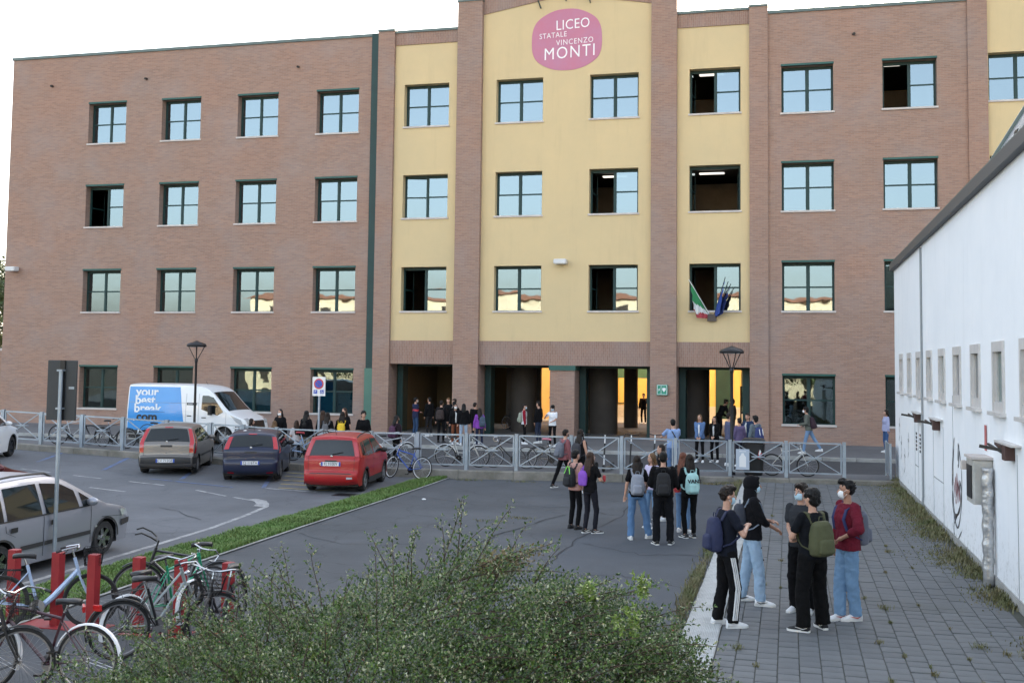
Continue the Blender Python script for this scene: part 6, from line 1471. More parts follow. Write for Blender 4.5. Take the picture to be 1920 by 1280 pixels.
def backpack(p, label, col, big=1.0, slung=0, group='school backpacks', pocket=True, txt=None, front=False, thin=False, yo=0., col2=None):
    t, k = p; s = k['s']; tor = k['tor']; b = thing('backpack', label, 'backpack', t.location, t.rotation_euler.z, group); V = Vector
    m = mat('bag_fabric', col, .8, var=(7, .15), bump=(9, .008)); q = MB(); sx = slung * .1
    H0, H1 = (.02 if not thin else .1), (.44 if not thin else .42)
    rr = []
    for h, rx, ry in ((H0 - .02, .09, .05), (H0, .135, .085), (H0 + .1, .15, .098), (H0 + .25, .145, .09), (H1 - .05, .125, .07), (H1, .08, .04)):
        c = tor(h, -.175 - (0 if not thin else -.03) - yo, sx); rr.append((c.x, c.y, c.z, rx * s * big, ry * s * big * (.6 if thin else 1)))
    q.loft(rr, 20, 3.2); remesh(q, 'bag_body', m, b, .014, .014, 2)
    if pocket and not thin:
        q = MB(); c0 = tor(.03, -.262 - yo - .02 * (big - 1), sx); c1 = tor(.2, -.262 - yo, sx)
        q.loft([(c0.x, c0.y, c0.z, .08 * s * big, .03 * s), (c0.x, c0.y - .012, c0.z + .03, .108 * s * big, .045 * s), (c1.x, c1.y - .008, c1.z, .1 * s * big, .04 * s), (c1.x, c1.y + .01, c1.z + .03, .07 * s * big, .02 * s)], 18, 3.5); remesh(q, 'front_pocket', m, b, .014, .006, 2)
    sm = mat('strap_webbing', tuple(c * .8 for c in (col2 or col)), .8)
    for sd in (-1, 1):
        if slung and sd != (1 if slung > 0 else -1): continue
        q = MB(); sh = k['sh'][sd]; x_ = sd * .115; P = [tor(.40, -.12, x_ * .8 + sx * .5), tor(.515, -.06, x_), tor(.535, .0, x_ + sd * .01), tor(.46, .095, x_ + sd * .01), tor(.34, .135, x_ + sd * .01), tor(.2, .10, x_ + sd * .035), tor(.12, -.02, x_ + sd * .06), tor(.08, -.12, x_ + sd * .02)]
        rings = []
        for i, pp in enumerate(P):
            tt = (P[min(i + 1, len(P) - 1)] - P[max(i - 1, 0)]).normalized(); u = V((1, 0, 0)); n_ = tt.cross(u).normalized(); w_ = (.027 if i < 6 else .014) * s
            rings.append([tuple(pp + u * w_ + n_ * .008), tuple(pp - u * w_ + n_ * .008), tuple(pp - u * w_ - n_ * .008), tuple(pp + u * w_ - n_ * .008)])
        q.rings(rings); q.build('strap', sm, b, True)
    c = tor(H1 + .02, -.17 - yo, sx); MB().tube([c + V((-.04, 0, -.02)), c + V((-.03, 0, .035)), c + V((.03, 0, .035)), c + V((.04, 0, -.02))], .007, 6).build('carry_loop', sm, b)
    if txt:
        o = text_obj(txt, .10, tuple(tor(.28, -.335 - yo, sx)), b, M_black, (R(90), 0, 0), .002, 'lettering', sx=1.1, bold=.004); o.rotation_euler = (R(90), 0, 0)
    return b
BK = (.0045, .0045, .0055); NV = (.008, .010, .018); JE = (.14, .24, .40); JL = (.26, .36, .48)
NG = dict(near=True, group='boys talking on the paving'); 
# ---- five boys on the paving
p = person('boy in dark tee and track trousers with three white side stripes', -.80, 14.62, 0, -62, 1.80, top=NV, pants=BK, pk='straight', shoes='white', hair='brown', hs='quiff', mask='blue', L=(-.26, .02, .82), Rr=(.10, .24, 1.27), fL=(-.12, -.05, 5), fR=(.1, .06, -5), stripes=True, head=(-8, -6), eh={1: (.9, -.3, -.8)}, **NG)
backpack(p, 'navy blue backpack worn by the boy in striped track trousers', (.018, .024, .07), .95)
p = person('boy with black hood up and ripped light jeans, gesturing with both open hands', -.52, 16.1, 0, -78, 1.80, top=(.006, .006, .008), topkind='hoodie', pants=(.30, .42, .56), pk='straight', shoes='swoosh', hair='black', hood=True, mask='blue', under=1.35, L=(-.10, .27, 1.14), Rr=(.08, .31, 1.06), fL=(-.16, -.10, 10), fR=(.14, .12, -10), eh={1: (.5, -.5, -1), -1: (-.5, -.5, -1)}, skin=1, **NG)
t_, k_ = p
for sd, f_, w_ in ((1, .35, .035), (1, .72, .04), (-1, .5, .03), (-1, .9, .03)):
    kn, an = k_['j'][sd][0], k_['j'][sd][1]; hp2 = k_['pel'] + Vector((sd * .09, 0, 0)); c = hp2.lerp(kn, f_) if f_ < .8 else kn.lerp(an, .2)
    MB().ell(c + Vector((.012, .083 if f_ < .8 else .07, 0)), (w_, .012, .018), 8, 5).build('ripped_patch', M_black, t_)
backpack(p, 'black patterned backpack with pale straps worn by the hooded boy', (.03, .035, .05), 1.0, col2=(.25, .3, .38))
p = person('boy in dark grey tee and blue mask hidden behind the green backpack boy', .17, 15.75, 0, 160, 1.76, top=(.03, .032, .037), pants=BK, pk='straight', shoes='swoosh', hair='brown', hs='curly', mask='blue', L=(-.06, .24, 1.08), Rr=(.06, .25, 1.08), head=(-20, 0), **NG)
p = person('stocky boy in black seen from behind with wavy dark hair and a green backpack', .30, 14.72, 0, 38, 1.80, top=(.006, .007, .010), pants=(.004, .004, .0045), pk='baggy', shoes='black', hair='black', hs='curly', L=(-.10, .25, 1.12), Rr=(.14, .25, 1.06), fL=(-.17, .0, 38), fR=(.17, .04, -12), head=(10, -4), bulk=1.12, eh={-1: (-1, -.6, -.6)}, **NG)
backpack(p, 'olive green backpack worn by the stocky boy in black', (.075, .08, .035), 1.1)
p = person('boy in dark red hooded top and light blue jeans with his hand on his hip', .78, 15.42, 0, 118, 1.86, top=(.13, .012, .025), topkind='hoodie', under=1.55, pants=(.17, .29, .45), pk='straight', shoes='red', hair='black', hs='quiff', mask='white', L=(-.135, .15, 1.07), Rr=(.24, .06, .84), fL=(-.03, -.06, -4), fR=(.05, .12, 10), head=(-28, -4), eh={-1: (-1, -.35, -.05)}, skin=1, **NG)
backpack(p, 'grey backpack with blue straps worn by the boy in dark red', (.12, .13, .17), .9, col2=(.02, .03, .12))
# ---- the group on the asphalt
MG = dict(mid=True, group='students standing on the asphalt')
p = person('person in a long pink shirt and black trousers walking past the kerb', -6.05, 29.3, 0, -40, 1.62, True, top=(.24, .09, .10), topkind='shirt', pants=BK, hair='brown', hs='short', mask='black', fL=(-.1, -.30, 5, .05), fR=(.1, .28, -5), L=(-.22, .15, .85), shoes='black', lean=5, **MG)
backpack(p, 'grey backpack worn by the walking person in the pink shirt', (.13, .14, .17), 1.05)
p = person('girl with very long dark hair and bare shoulders carrying a dark backpack', -5.45, 28.6, 0, -30, 1.68, True, top=(.012, .012, .014), topkind='tank', pants=BK, hair='brown', hs='vlong', shoes='white', fL=(-.1, .02, 5), fR=(.1, -.1, -5), skin=0, **MG)
backpack(p, 'charcoal backpack worn by the girl with very long hair', (.035, .035, .042), 1.0)
p = person('boy in pink sleeves and black trousers with neon edged backpack, back turned', -4.35, 22.3, 0, -35, 1.62, top=(.42, .24, .21), topkind='shirt', pants=BK, hair='black', hs='short', shoes='dark', L=(-.24, .1, .9), **MG)
backpack(p, 'black backpack with a neon green zip worn by the boy in pink sleeves', (.015, .015, .018), 1.0)
_b = bpy.data.objects.new; k_ = p[1]; bb_ = [o for o in C.objects if o.name.startswith('backpack') and o.type == 'EMPTY'][-1]
c = k_['tor']; MB().tube([c(.3, -.265, -.09), c(.46, -.23, -.03), c(.46, -.23, .03), c(.3, -.265, .09)], .009, 5).build('neon_zip', mat('neon_green', (.25, .8, .12), .6), bb_)
p = person('girl in black with long wavy hair holding a red can', -3.95, 21.85, 0, -28, 1.62, True, top=BK, pants=(.014, .014, .02), hair='chest', hs='long', shoes='black', Rr=(.14, .27, 1.13), L=(-.2, .15, .9), fL=(-.1, -.02, -10), fR=(.12, .05, -30), head=(-15, -3), eh={1: (.8, -.5, -1)}, **MG)
backpack(p, 'small purple drawstring bag on the back of the girl in black', (.22, .07, .45), .8, slung=-1, thin=True)
w_ = p[0]; wr = p[1]['j'][1][4]; cw = Matrix.Translation(w_.location) @ Matrix.Rotation(w_.rotation_euler.z, 4, 'Z') @ (wr + Vector((0, .05, .05)))
t = thing('red_can', 'small red drink can in the hand of the girl in black', 'can', cw - Vector((0, 0, .06))); MB().lathe([(.028, 0), (.033, .01), (.033, .11), (.026, .12), (.0, .12)], 16).build('can', M_sr, t, True)
p = person('girl in wide blue jeans with long brown hair and a grey backpack, seen from behind', -2.92, 21.35, 0, 12, 1.62, True, top=BK, pants=(.10, .19, .34), pk='straight', hair='brown', hs='long', shoes='white', fL=(-.13, -.03, 5), fR=(.26, .1, -55), Rr=(.2, .22, 1.0), head=(0, -8), **MG)
backpack(p, 'light grey backpack worn by the girl in wide blue jeans', (.26, .28, .33), 1.0)
p = person('fair haired girl in pastel tie dye tee and blue jeans facing left', -2.82, 22.95, 0, 150, 1.55, True, top=(.5, .45, .6), pants=(.16, .27, .42), hair='blond', hs='long', shoes='white', L=(-.22, .12, .85), Rr=(.2, .05, .8), head=(-25, -3), **MG)
p = person('girl with dark wavy hair behind the fair haired girl, looking left', -2.75, 24.1, 0, 120, 1.66, True, top=BK, pants=BK, hair='brown', hs='long', shoes='white', head=(10, 0), mask=None, **MG)
p = person('tall boy in black hoodie and black trousers with a black backpack, seen from behind', -2.35, 20.9, 0, 8, 1.74, top=(.004, .004, .005), topkind='hoodie', pants=(.006, .0065, .009), pk='straight', hair='black', hs='short', shoes='black', L=(-.17, .26, 1.08), Rr=(.17, .26, 1.08), fL=(-.13, -.04, 20), fR=(.14, .03, -15), bulk=1.1, **MG)
backpack(p, 'black backpack worn by the tall boy in the black hoodie', (.012, .012, .014), .95)
p = person('girl with long straight auburn hair standing at the left of the mint backpack', -2.12, 22.5, 0, -20, 1.62, True, top=(.02, .02, .022), pants=JE, hair='red', hs='long', shoes='white', fL=(-.12, .06, 20), **MG)
p = person('girl in black with very long dark hair wearing a mint green backpack', -1.93, 21.85, 0, 22, 1.64, True, top=BK, topkind='shirt', pants=BK, hair='brown', hs='vlong', shoes='black', L=(-.17, .28, 1.02), Rr=(.17, .27, 1.0), fL=(-.1, .0, 20), fR=(.1, .05, 0), head=(5, 0), **MG)
backpack(p, 'mint green backpack with black lettering hanging from one shoulder', (.38, .62, .60), 1.0, txt='VANS', yo=.03)
w_ = p[0]; wr = p[1]['j'][-1][4]; cw = Matrix.Translation(w_.location) @ Matrix.Rotation(w_.rotation_euler.z, 4, 'Z') @ (wr + Vector((0, .06, .0)))
t = thing('red_bag', 'small red pouch held by the girl with the mint backpack', 'bag', cw - Vector((0, 0, .09))); MB().loft([(0, 0, 0, .05, .03), (0, 0, .04, .07, .04), (0, 0, .1, .07, .035), (0, 0, .13, .05, .02)], 14, 3).build('pouch', M_sr, t, True)
# ---- photographer and people beyond the railing
zz = .1; FG = 'people in the school street'
p = person('photographer in a light blue tee and jeans with a black shoulder strap, back turned', -3.42, 33.0, .05, 22, 1.74, top=(.25, .36, .60), pants=(.12, .2, .36), pk='straight', hair='black', hs='short', shoes='dark', L=(-.16, .30, 1.3), Rr=(.02, .30, 1.3), bulk=1.12, mid=True, group=FG, eh={-1: (-1, -.3, -.9), 1: (1, -.3, -.9)})
k_ = p[1]; c = k_['tor']; MB().tube([c(.53, -.03, -.10), c(.44, -.13, -.05), c(.25, -.145, .06), c(.1, -.13, .15), c(.04, -.02, .19)], .017, 6).build('shoulder_strap', M_blackp, p[0])
t = thing('camera', 'black camera held up by the photographer in the light blue tee', 'camera', (-3.60, 33.34, 1.43), R(22)); MB().bbox(-.07, .07, -.04, .04, -.045, .045, .008).build('camera_body', M_black, t); MB().lathe([(.03, .0), (.035, .1), (.03, .12), (0, .12)], 14, (0, 0.03, 0), 'y').build('lens', M_black, t, True)
def crowd(label, x, y, z, face, H, **k): return person(label, x, y, z, face, H, group=FG, **k)
crowd('boy in black behind the van, wearing a white mask', -26.9, 42.5, .17, -30, 1.74, top=BK, topkind='hoodie', pants=BK, hair='black', hs='short', mask='white', shoes='black')
crowd('girl with dark hair sitting left of the masked girl above the blue car', -17.5, 32.9, -.05, -60, 1.55, fem=True, top=BK, hair='brown', hs='long')
crowd('dark haired girl with a white mask facing the viewer above the blue car', -17.1, 34.2, .05, 178, 1.72, fem=True, top=BK, topkind='jacket', hair='black', hs='long', mask='white', mid=True)
crowd('fair haired girl seen from behind above the roof of the blue car', -16.65, 32.9, -.1, 10, 1.55, fem=True, top=(.5, .5, .5), hair='blond', hs='mid')
crowd('girl with auburn hair in a white top above the right side of the blue car', -15.95, 33.1, -.08, 40, 1.55, fem=True, top=(.6, .55, .55), hair='chest', hs='long')
crowd('girl with black hair in a long black coat, leftmost of the group by the post', -15.55, 33.0, .1, -10, 1.70, fem=True, top=BK, topkind='jacket', pants=(.3, .26, .2), hair='black', hs='long', shoes='white')
crowd('girl with long chestnut hair seen from behind, second of the group by the post', -15.1, 33.3, .1, -5, 1.70, fem=True, top=BK, topkind='shirt', hair='chest', hs='vlong', pants=BK)
p = crowd('dark haired girl with a small grey backpack and blue jeans by the post', -14.75, 32.9, .1, 0, 1.66, fem=True, top=BK, topkind='shirt', hair='brown', hs='long', pants=JE)
backpack(p, 'small grey backpack in the middle of the group by the post', (.12, .12, .13), .8)
crowd('reddish haired girl standing behind the others of the group by the post', -14.75, 34.3, .1, 170, 1.76, fem=True, top=BK, hair='chest', hs='long')
p = crowd('girl with curly brown hair and a bright yellow backpack', -14.35, 33.2, .1, 10, 1.68, fem=True, top=BK, topkind='jacket', hair='brown', hs='long', pants=(.06, .045, .03))
backpack(p, 'bright yellow backpack on the back of the curly haired girl', (.75, .50, .03), .95)
crowd('curly haired woman in a low cut black top and green skirt', -13.6, 33.2, .1, -150, 1.72, fem=True, top=BK, topkind='shirt', hair='black', hs='curly', pants=(.05, .14, .12), pk='baggy', mid=True, L=(-.16, .2, 1.0), Rr=(.16, .2, 1.0))
p = crowd('dark haired person with a plum backpack standing behind the red car', -12.75, 34.0, .05, -35, 1.62, fem=True, top=(.02, .012, .016), topkind='jacket', hair='black', hs='mid', pants=BK)
backpack(p, 'plum coloured backpack worn by the person behind the red car', (.075, .025, .06), 1.0)
p = crowd('boy in navy white and red sweater with arms folded at the left passage opening', -16.2, 45.6, .17, -40, 1.72, top=(.02, .025, .06), topkind='shirt', hair='black', hs='short', mask='white', L=(.05, .2, 1.12), Rr=(-.05, .2, 1.12), pants=(.03, .06, .12), mid=True)
for h, m_ in ((.36, M_white), (.25, M_sr)):
    c = p[1]['tor'](h); MB().loft([(c.x, c.y + .012, c.z - .045, .163, .118), (c.x, c.y + .012, c.z + .045, .168, .124)], 20, 2.4).build('sweater_band', m_, p[0], True)
crowd('boy in black standing close beside the boy in the striped sweater', -15.75, 46.2, .17, 60, 1.72, top=BK, topkind='hoodie', hair='black', hs='short')
crowd('blond boy in black facing outward in the left passage opening', -14.6, 45.4, .17, 170, 1.74, top=BK, topkind='hoodie', hair='blond', hs='short')
p = crowd('boy with a grey shirt and dark straps in the left passage opening', -14.15, 44.9, .17, 120, 1.72, top=(.16, .16, .16), topkind='shirt', hair='brown', hs='short', pants=BK)
p = crowd('person with a large brown backpack, back turned, at the left opening', -14.0, 42.6, .17, 0, 1.72, top=BK, topkind='hoodie', hair='brown', hs='short', pants=BK, shoes='dark')
backpack(p, 'large dark brown backpack worn at the left passage opening', (.03, .018, .016), 1.2)
crowd('boy in black beside the brown backpack at the left opening', -13.6, 43.1, .17, 30, 1.68, top=BK, topkind='hoodie', hair='black', hs='short')
p = crowd('girl in black with a white mask beside the brick pilaster', -13.2, 42.0, .17, -150, 1.62, fem=True, top=BK, topkind='jacket', collar=(.7, .7, .7), hair='black', hs='mid', mask='white', pants=(.18, .06, .03), mid=True)
crowd('girl in black jacket and pale jeans, back turned, beside the brick pilaster', -12.75, 41.7, .17, 15, 1.64, fem=True, top=BK, topkind='jacket', hair='black', hs='mid', pants=(.32, .40, .5))
crowd('boy in black behind the girls beside the brick pilaster', -12.55, 42.6, .17, -20, 1.66, top=BK, topkind='hoodie', hair='brown', hs='short')
p = crowd('girl in a purple top with long dark hair in front of the brick pilaster', -11.85, 40.9, .12, 25, 1.56, fem=True, top=(.22, .06, .36), topkind='shirt', hair='brown', hs='long', pants=(.02, .025, .05))
backpack(p, 'slate blue backpack on the shoulder of the girl in purple', (.05, .075, .11), .95, slung=1)
p = crowd('boy in a white and dark red top with a pale green backpack', -10.6, 43.2, .17, -75, 1.62, top=(.68, .68, .70), topkind='shirt', hair='brown', hs='short', mask='blue', pants=BK)
for sd in (-1, 1):
    kn, an, fd, el, wr = p[1]['j'][sd]; q = MB(); q.cap(p[1]['sh'][sd] + Vector((sd * .02, 0, .01)), el, .069, .063, 12).cap(el, el.lerp(wr, .9), .063, .05, 12); q.build('red_sleeve', fab((.25, .015, .03)), p[0], True)
backpack(p, 'pale green grey backpack worn by the boy in the white and red top', (.30, .33, .26), 1.05)
crowd('boy in black talking to the boy in the white and red top', -10.15, 43.9, .17, 70, 1.70, top=BK, topkind='hoodie', hair='brown', hs='quiff', pants=(.03, .04, .07))
p = crowd('boy in a plain white tee and black trousers reading his phone', -9.2, 42.3, .17, 170, 1.62, top=(.72, .73, .76), hair='black', hs='curly', mask='blue', pants=BK, L=(-.05, .25, 1.08), Rr=(.2, .22, 1.35), head=(0, -18), mid=True)
crowd('girl in a denim jacket over a white tee facing the viewer', -3.06, 38.7, .05, 172, 1.66, fem=True, top=(.10, .17, .32), topkind='jacket', collar=(.7, .7, .72), hair='blond', hs='long', pants=BK, L=(-.05, .2, .92), Rr=(.05, .2, .92), mid=True, shoes='white', head=(0, 0))
crowd('girl with long black hair in a black jacket beside the girl in denim', -2.55, 38.9, .05, 165, 1.60, fem=True, top=BK, topkind='jacket', collar=(.6, .6, .6), hair='black', hs='long', pants=BK, L=(-.05, .2, 1.0), Rr=(.05, .2, 1.0), mid=True, shoes='white')
crowd('boy in a blue check shirt just left of the lamp post', -1.98, 37.6, .05, -60, 1.78, top=(.09, .10, .17), topkind='shirt', hair='brown', hs='short', pants=(.03, .04, .08), shoes='white')
crowd('person in a blue and red check shirt just right of the lamp post', -1.62, 37.5, .05, 30, 1.62, fem=True, top=(.13, .10, .19), topkind='shirt', hair='brown', hs='short', pants=(.02, .02, .03), shoes='white')
crowd('boy in a dark blue jacket over a pale tee facing the viewer', -1.42, 39.6, .05, 150, 1.70, top=(.02, .035, .08), topkind='jacket', collar=(.6, .6, .58), hair='brown', hs='short', pants=BK, mid=True)
p = crowd('boy in a grey hooded top with a blue and white backpack', -1.08, 37.2, .05, 45, 1.72, top=(.13, .16, .18), topkind='hoodie', hair='black', hs='curly', mask='blue', pants=(.05, .035, .03), shoes='white', mid=True)
backpack(p, 'blue and white backpack worn by the boy in the grey hooded top', (.035, .05, .16), 1.05)
c = p[1]['tor']; q = MB()
bb_ = [o for o in C.objects if o.name.startswith('backpack') and o.type == 'EMPTY'][-1]
for sx in (-.07, .07): MB().tube([c(.02, -.285, sx), c(.2, -.30, sx), c(.38, -.262, sx)], .014, 5).build('white_piping', M_white, bb_)
p = crowd('masked person in an olive jacket striding left along the school wall', .75, 42.4, .17, 82, 1.76, top=(.12, .13, .11), topkind='jacket', hair='black', hs='curly', mask='white', pants=(.17, .27, .42), fL=(-.1, .22, 0), fR=(.1, -.42, 0, .06), lean=8, L=(-.15, .3, 1.1), Rr=(.2, .25, 1.05), shoes='white', mid=True)
backpack(p, 'dark maroon bag on the back of the striding person in olive', (.03, .012, .022), 1.1)
crowd('person in a lilac top half hidden by the white hall corner', 3.72, 44.4, .17, 110, 1.64, fem=True, top=(.36, .38, .56), topkind='shirt', hair='brown', hs='mid', pants=(.05, .1, .22))
# passage and courtyard
crowd('silhouetted person bending forward in the right passage opening', -3.1, 50.2, .174, -50, 1.86, top=BK, topkind='jacket', hair='brown', hs='short', pants=BK, lean=32, L=(-.2, .5, .95), Rr=(.2, .5, .95))
crowd('silhouetted person in a brown coat standing in the right passage opening', -2.45, 49.4, .174, 60, 1.80, fem=True, top=(.06, .05, .04), topkind='jacket', hair='black', hs='curly', pants=(.05, .04, .03))
crowd('silhouetted person raising a hand to the face between two round columns', -8.05, 61.5, .14, 170, 1.72, top=BK, topkind='jacket', hair='black', hs='short', pants=BK, L=(-.1, .2, 1.45))
crowd('second silhouetted person half hidden by the round column', -8.6, 62.0, .14, -60, 1.68, top=BK, topkind='hoodie', hair='black', hs='short', pants=BK)
crowd('person in a pink tank top and black shorts far back in the courtyard', -12.15, 57.0, .35, -160, 1.80, top=(.6, .38, .34), topkind='tank', pants=BK, pk='shorts', hair='black', hs='short', Rr=(.25, .2, 1.4))
# ================================================================== foliage
def leaf_mat(name, c, c2, under, rough=.4):
    q = NB(name); at = q.n('ShaderNodeAttribute'); at.attribute_name = 'tint'; gm = q.n('ShaderNodeNewGeometry')
    cc = q.mix(at.outputs['Fac'], c, c2); q.col(q.mix(gm.outputs['Backfacing'], cc, under)); q.b.inputs['Roughness'].default_value = rough; q.b.inputs['Specular IOR Level'].default_value = .35
    return q.m
def leaves(name, P, D, Nn, ln, wd, m, parent, tint=None):
    """one folded diamond leaf per row of P (base), D (direction) and Nn (normal)"""
    n = len(P); S_ = np.cross(D, Nn); S_ /= np.linalg.norm(S_, axis=1, keepdims=True) + 1e-9; ln = np.asarray(ln).reshape(-1, 1); wd = np.asarray(wd).reshape(-1, 1)
    a = P; b_ = P + D * ln * .5 + S_ * wd * .5 + Nn * wd * .18; c = P + D * ln; d = P + D * ln * .5 - S_ * wd * .5 + Nn * wd * .18
    V = np.stack([a, b_, c, d], 1).reshape(-1, 3).astype(np.float32); k = np.arange(n)[:, None] * 4
    T = np.concatenate([k, k + 1, k + 2, k, k + 2, k + 3], 1).ravel()
    me = bpy.data.meshes.new(name); me.vertices.add(4 * n); me.vertices.foreach_set('co', V.ravel()); me.loops.add(6 * n); me.loops.foreach_set('vertex_index', T)
    me.polygons.add(2 * n); me.polygons.foreach_set('loop_start', np.arange(2 * n) * 3); me.polygons.foreach_set('loop_total', np.full(2 * n, 3)); me.update(calc_edges=True)
    at = me.attributes.new('tint', 'FLOAT', 'POINT'); at.data.foreach_set('value', np.repeat(tint if tint is not None else rng.random(n), 4).astype(np.float32))
    me.materials.append(m); return link_mesh(name, me, parent)
def unit(v): return v / (np.linalg.norm(v, axis=-1, keepdims=True) + 1e-9)
M_leafs = leaf_mat('small_glossy_leaf', (.014, .040, .008), (.095, .165, .026), (.46, .48, .33))  # naturally pale underside, lightened further so it paints glints among the leaves
M_leafy = leaf_mat('fresh_shoot_leaf', (.12, .20, .03), (.2, .28, .05), (.2, .27, .1)); M_leafb = leaf_mat('withered_leaf', (.13, .09, .035), (.22, .17, .07), (.3, .26, .16))
M_bark = mat('twig_bark', (.07, .045, .032), .8, var=(6, .3))
shrub = thing('shrub', 'large dense shrub with tiny glossy leaves and arching sprays across the foreground', 'shrub', (-3, 7.7, 0))
TX = [-6.6, -5.87, -5.52, -5.03, -4.55, -4.27, -3.8, -3.44, -3.17, -2.73, -2.43, -2.17, -1.88, -1.47, -1.07, -.79, -.56, -.3, .2]
TZ = [.4, .70, .90, 1.14, 1.36, 1.54, 1.58, 1.70, 1.80, 1.96, 2.12, 2.04, 1.95, 1.90, 1.74, 1.58, 1.34, 1.14, .6]
def ztop(x, y): return float(np.interp(x, TX, TZ)) - .30 * ((y - 7.8) / 1.1) ** 2
LP, LD, LN, LL, LT, LM = [], [], [], [], [], []; stems = MB()
def shoot(p, d, length, cap, kind=0, dens=1.0, drawstem=True, droop=.45):
    """an arching shoot with short alternate twigs, each carrying small leaves"""
    p = np.array(p, float); d = np.array(d, float); d /= np.linalg.norm(d); pts = [p.copy()]; st = .035; n_ = int(length / st)
    side0 = unit(np.cross(d, [0, -.6, .8])); al = 0
    for i in range(n_):
        d = d + np.array([rng.normal(0, .035), rng.normal(0, .035), -droop * .05 + rng.normal(0, .02)]); d /= np.linalg.norm(d); p = p + d * st; pts.append(p.copy())
        if cap is not None and p[2] > cap(p[0], p[1]): break
        f = i / n_; al += 1; tw = (.085 * (1 - f) ** .6 + .018) * rng.uniform(.6, 1.25)
        sd = side0 * (1 if al % 2 else -1) + rng.normal(0, .28, 3); td = unit(d * .75 + sd * .8); nl = max(3, int(tw / .0075 * dens))
        for k in range(nl):
            q = p + td * tw * (k + .6) / nl; ld = unit(td * .6 + rng.normal(0, .6, 3)); nn = unit(np.array([0, -.25, 1.]) + rng.normal(0, .45, 3))
            LP.append(q); LD.append(ld); LN.append(unit(nn - ld * (nn @ ld))); LL.append(rng.uniform(.019, .034)); LT.append(rng.random() ** 1.3); LM.append(kind)
    if drawstem and len(pts) > 3: stems.tube([Vector(q) for q in pts[::3]], [.0045 * (1 - i / (len(pts[::3]))) + .0012 for i in range(len(pts[::3]))], 4, False)
xc = -2.9
for i in range(560):                                              # the body of the bush
    x = rng.uniform(-6.2, -.75); y = rng.uniform(6.3, 8.7); zt = ztop(x, y); z = zt * rng.uniform(.35, .85)
    dx = (x - xc) * .42 + rng.normal(0, .25) + .15; dz = rng.uniform(.35, .95); dy = rng.normal(-.15, .3)
    shoot((x, y, max(.1, z)), (dx, dy, dz), rng.uniform(.4, .95), lambda a, b_: ztop(a, b_) - rng.uniform(.02, .16), dens=1.0)
for i in range(64):                                               # long arching sprays that break the outline
    x = rng.uniform(-5.6, -1.1); y = rng.uniform(7.1, 8.3); zt = ztop(x, y)
    dx = (x - xc) * .5 + rng.normal(.1, .2); shoot((x, y, zt - .35), (dx, rng.normal(0, .2), 1.0 if x < -2 else .62), rng.uniform(.45, .8), None, dens=1.0, droop=.7)
for i in range(95):                                               # sprays sweeping to the right over the slabs
    x = rng.uniform(-2.6, -1.0); y = rng.uniform(6.9, 8.2); shoot((x, y, ztop(x, y) * rng.uniform(.5, .85)), (1.0, rng.normal(0, .2), rng.uniform(.25, .5)), rng.uniform(.7, 1.15), lambda a, b_: ztop(a, b_) + .05, dens=.9, droop=.25)
for bx, bz, dr, ln in ((-2.45, 1.85, (.05, 0, 1), .55), (-2.55, 1.85, (-.1, 0, 1), .42), (-3.55, 1.5, (-.25, 0, 1), .5), (-3.8, 1.45, (-.35, 0, .9), .5), (-4.3, 1.25, (.05, 0, 1), .55), (-4.15, 1.25, (.08, 0, 1), .45), (-2.95, 1.72, (-.45, 0, .8), .45), (-4.9, 1.0, (-.05, 0, 1), .3)):
    shoot((bx, 7.9, bz), dr, ln, None, dens=1.1, droop=.1)
for k in range(7): shoot((-2.35 + .03 * k, 7.85, 1.85), (.75 + rng.normal(0, .2), rng.normal(0, .2), .5), rng.uniform(.3, .55), None, kind=2, dens=1.2, droop=.6)
for x, z in ((-1.35, 1.88), (-1.05, 1.7), (-1.0, 1.95), (-3.3, 1.35), (-2.3, 1.05), (-2.25, 1.0), (-4.0, 1.1), (-4.7, 1.0)):
    for k in range(4): shoot((x, 7.3, z - .1), (rng.normal(.2, .4), rng.normal(-.3, .2), .8), rng.uniform(.1, .2), None, kind=1, dens=1.6, drawstem=False)
nf = 175000; fx = rng.uniform(-6.3, -.7, nf); fy = rng.uniform(6.2, 8.9, nf); zt_ = np.interp(fx, TX, TZ) - .30 * ((fy - 7.8) / 1.1) ** 2
dep = rng.random(nf) ** 1.5 * .85; clump = np.array([noise.noise(Vector((a * 3.2, b_ * 3.2, c_ * 4))) for a, b_, c_ in zip(fx, fy, zt_ - dep)])
edge = np.clip((-.55 - fx) / .9, 0, 1) * np.clip((fx + 6.5) / .8, 0, 1)
lum = np.array([noise.noise(Vector((a * 1.7 + 9, b_ * 1.7, 0))) for a, b_ in zip(fx, fy)])
keep = (clump * 1.7 + .30 + dep * .4 > rng.random(nf) * .6) & (rng.random(nf) < .25 + .75 * edge); fz = zt_ - .13 - dep + .26 * lum
for a, b_, c_ in zip(fx[keep], fy[keep], fz[keep]):
    if c_ < .05: continue
    ld = unit(np.array([.35 * (1 if a > xc else -1), -.1, .5]) + rng.normal(0, .7, 3)); nn = unit(np.array([0, -.3, 1.]) + rng.normal(0, .5, 3))
    LP.append(np.array([a, b_, c_])); LD.append(ld); LN.append(unit(nn - ld * (nn @ ld))); LL.append(rng.uniform(.018, .032)); LT.append(rng.random() ** 1.3); LM.append(0)
LP, LD, LN, LL, LT, LM = map(np.array, (LP, LD, LN, LL, LT, LM)); print('shrub leaves', len(LP))
off = np.array([-3, 7.7, 0])
for k, (nm, m) in enumerate((('foliage', M_leafs), ('fresh_foliage', M_leafy), ('withered_foliage', M_leafb))):
    s_ = LM == k; o = leaves(nm, LP[s_] - off, LD[s_], LN[s_], LL[s_] * (1.3 if k == 1 else 1), LL[s_] * .56, m, shrub, LT[s_]); o['kind'] = 'stuff'
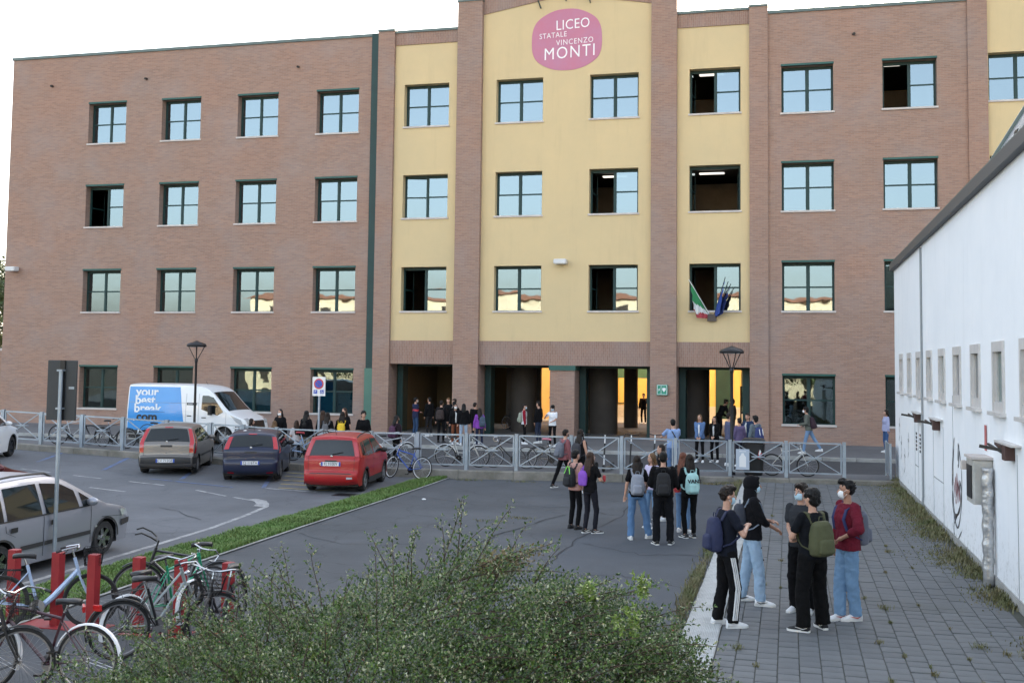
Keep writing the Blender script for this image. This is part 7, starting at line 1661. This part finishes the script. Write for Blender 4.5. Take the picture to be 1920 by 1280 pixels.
o = stems.build('branches', M_bark, shrub); o.location = (3, -7.7, 0); o['kind'] = 'stuff'
b = MB(); idx = rng.integers(0, len(LP), 420)
for i in idx:
    b.ell(LP[i] - off + rng.normal(0, .008, 3), (.0045, .0045, .0045), 6, 4)
o = b.build('berries', mat('red_berry', (.30, .05, .02), .3), shrub, 'full'); o['kind'] = 'stuff'
# trees
M_tl1 = leaf_mat('tree_leaf', (.035, .065, .018), (.09, .13, .04), (.09, .12, .05), .5)
def tree(x, y, h, r_, label, n=5200, lf=.28, group=None, seed=1, lab_cat='tree'):
    g = np.random.default_rng(seed); t = thing('leafy_tree', label, 'tree', (x, y, 0), 0, group); b = MB()
    b.tube([(0, 0, 0), (.1, 0, h * .3), (0, .1, h * .6), (.05, 0, h * .85)], [.22, .17, .1, .04], 8)
    cl = []
    for k in range(16):
        a = g.uniform(0, 6.28); z = h * g.uniform(.42, .95); rr = r_ * math.sqrt(max(.05, 1 - ((z / h - .65) / .4) ** 2)) * g.uniform(.4, .85)
        c = np.array([rr * math.cos(a), rr * math.sin(a), z]); cl.append((c, r_ * g.uniform(.28, .45))); b.tube([(0, 0, z * .6), tuple(c * [.5, .5, .9]), tuple(c)], [.07, .045, .02], 5)
    b.build('trunk', M_bark, t)
    P = []
    for c, rad in cl:
        m_ = n // 16; v = unit(g.normal(size=(m_, 3))) * (g.random((m_, 1)) ** .4) * rad * [1, 1, .8]; P.append(c + v)
    P = np.concatenate(P); D = unit(g.normal(size=P.shape) + [0, 0, -.3]); N_ = g.normal(size=P.shape) + [0, 0, 1.]; N_ = unit(N_ - D * (N_ * D).sum(1, keepdims=True))
    o = leaves('crown', P, D, N_, g.uniform(.6, 1.2, len(P)) * lf, g.uniform(.4, .7, len(P)) * lf, M_tl1, t); o['kind'] = 'stuff'; return t
tree(-47, 58, 9.5, 3.6, 'leafy green tree beyond the left corner of the school, cut by the picture edge', 12000, seed=3)
for i, (x, y, h) in enumerate([(-47 + 5.6 * j, -14.5 - 2.2 * (j % 2), 6.2 + .5 * (j % 3)) for j in range(14)]):
    tree(x, y, h, 4.2, 'dark leafy street tree in the row reflected by the school windows', 3200, .4, 'row of street trees behind the viewer', 20 + i)
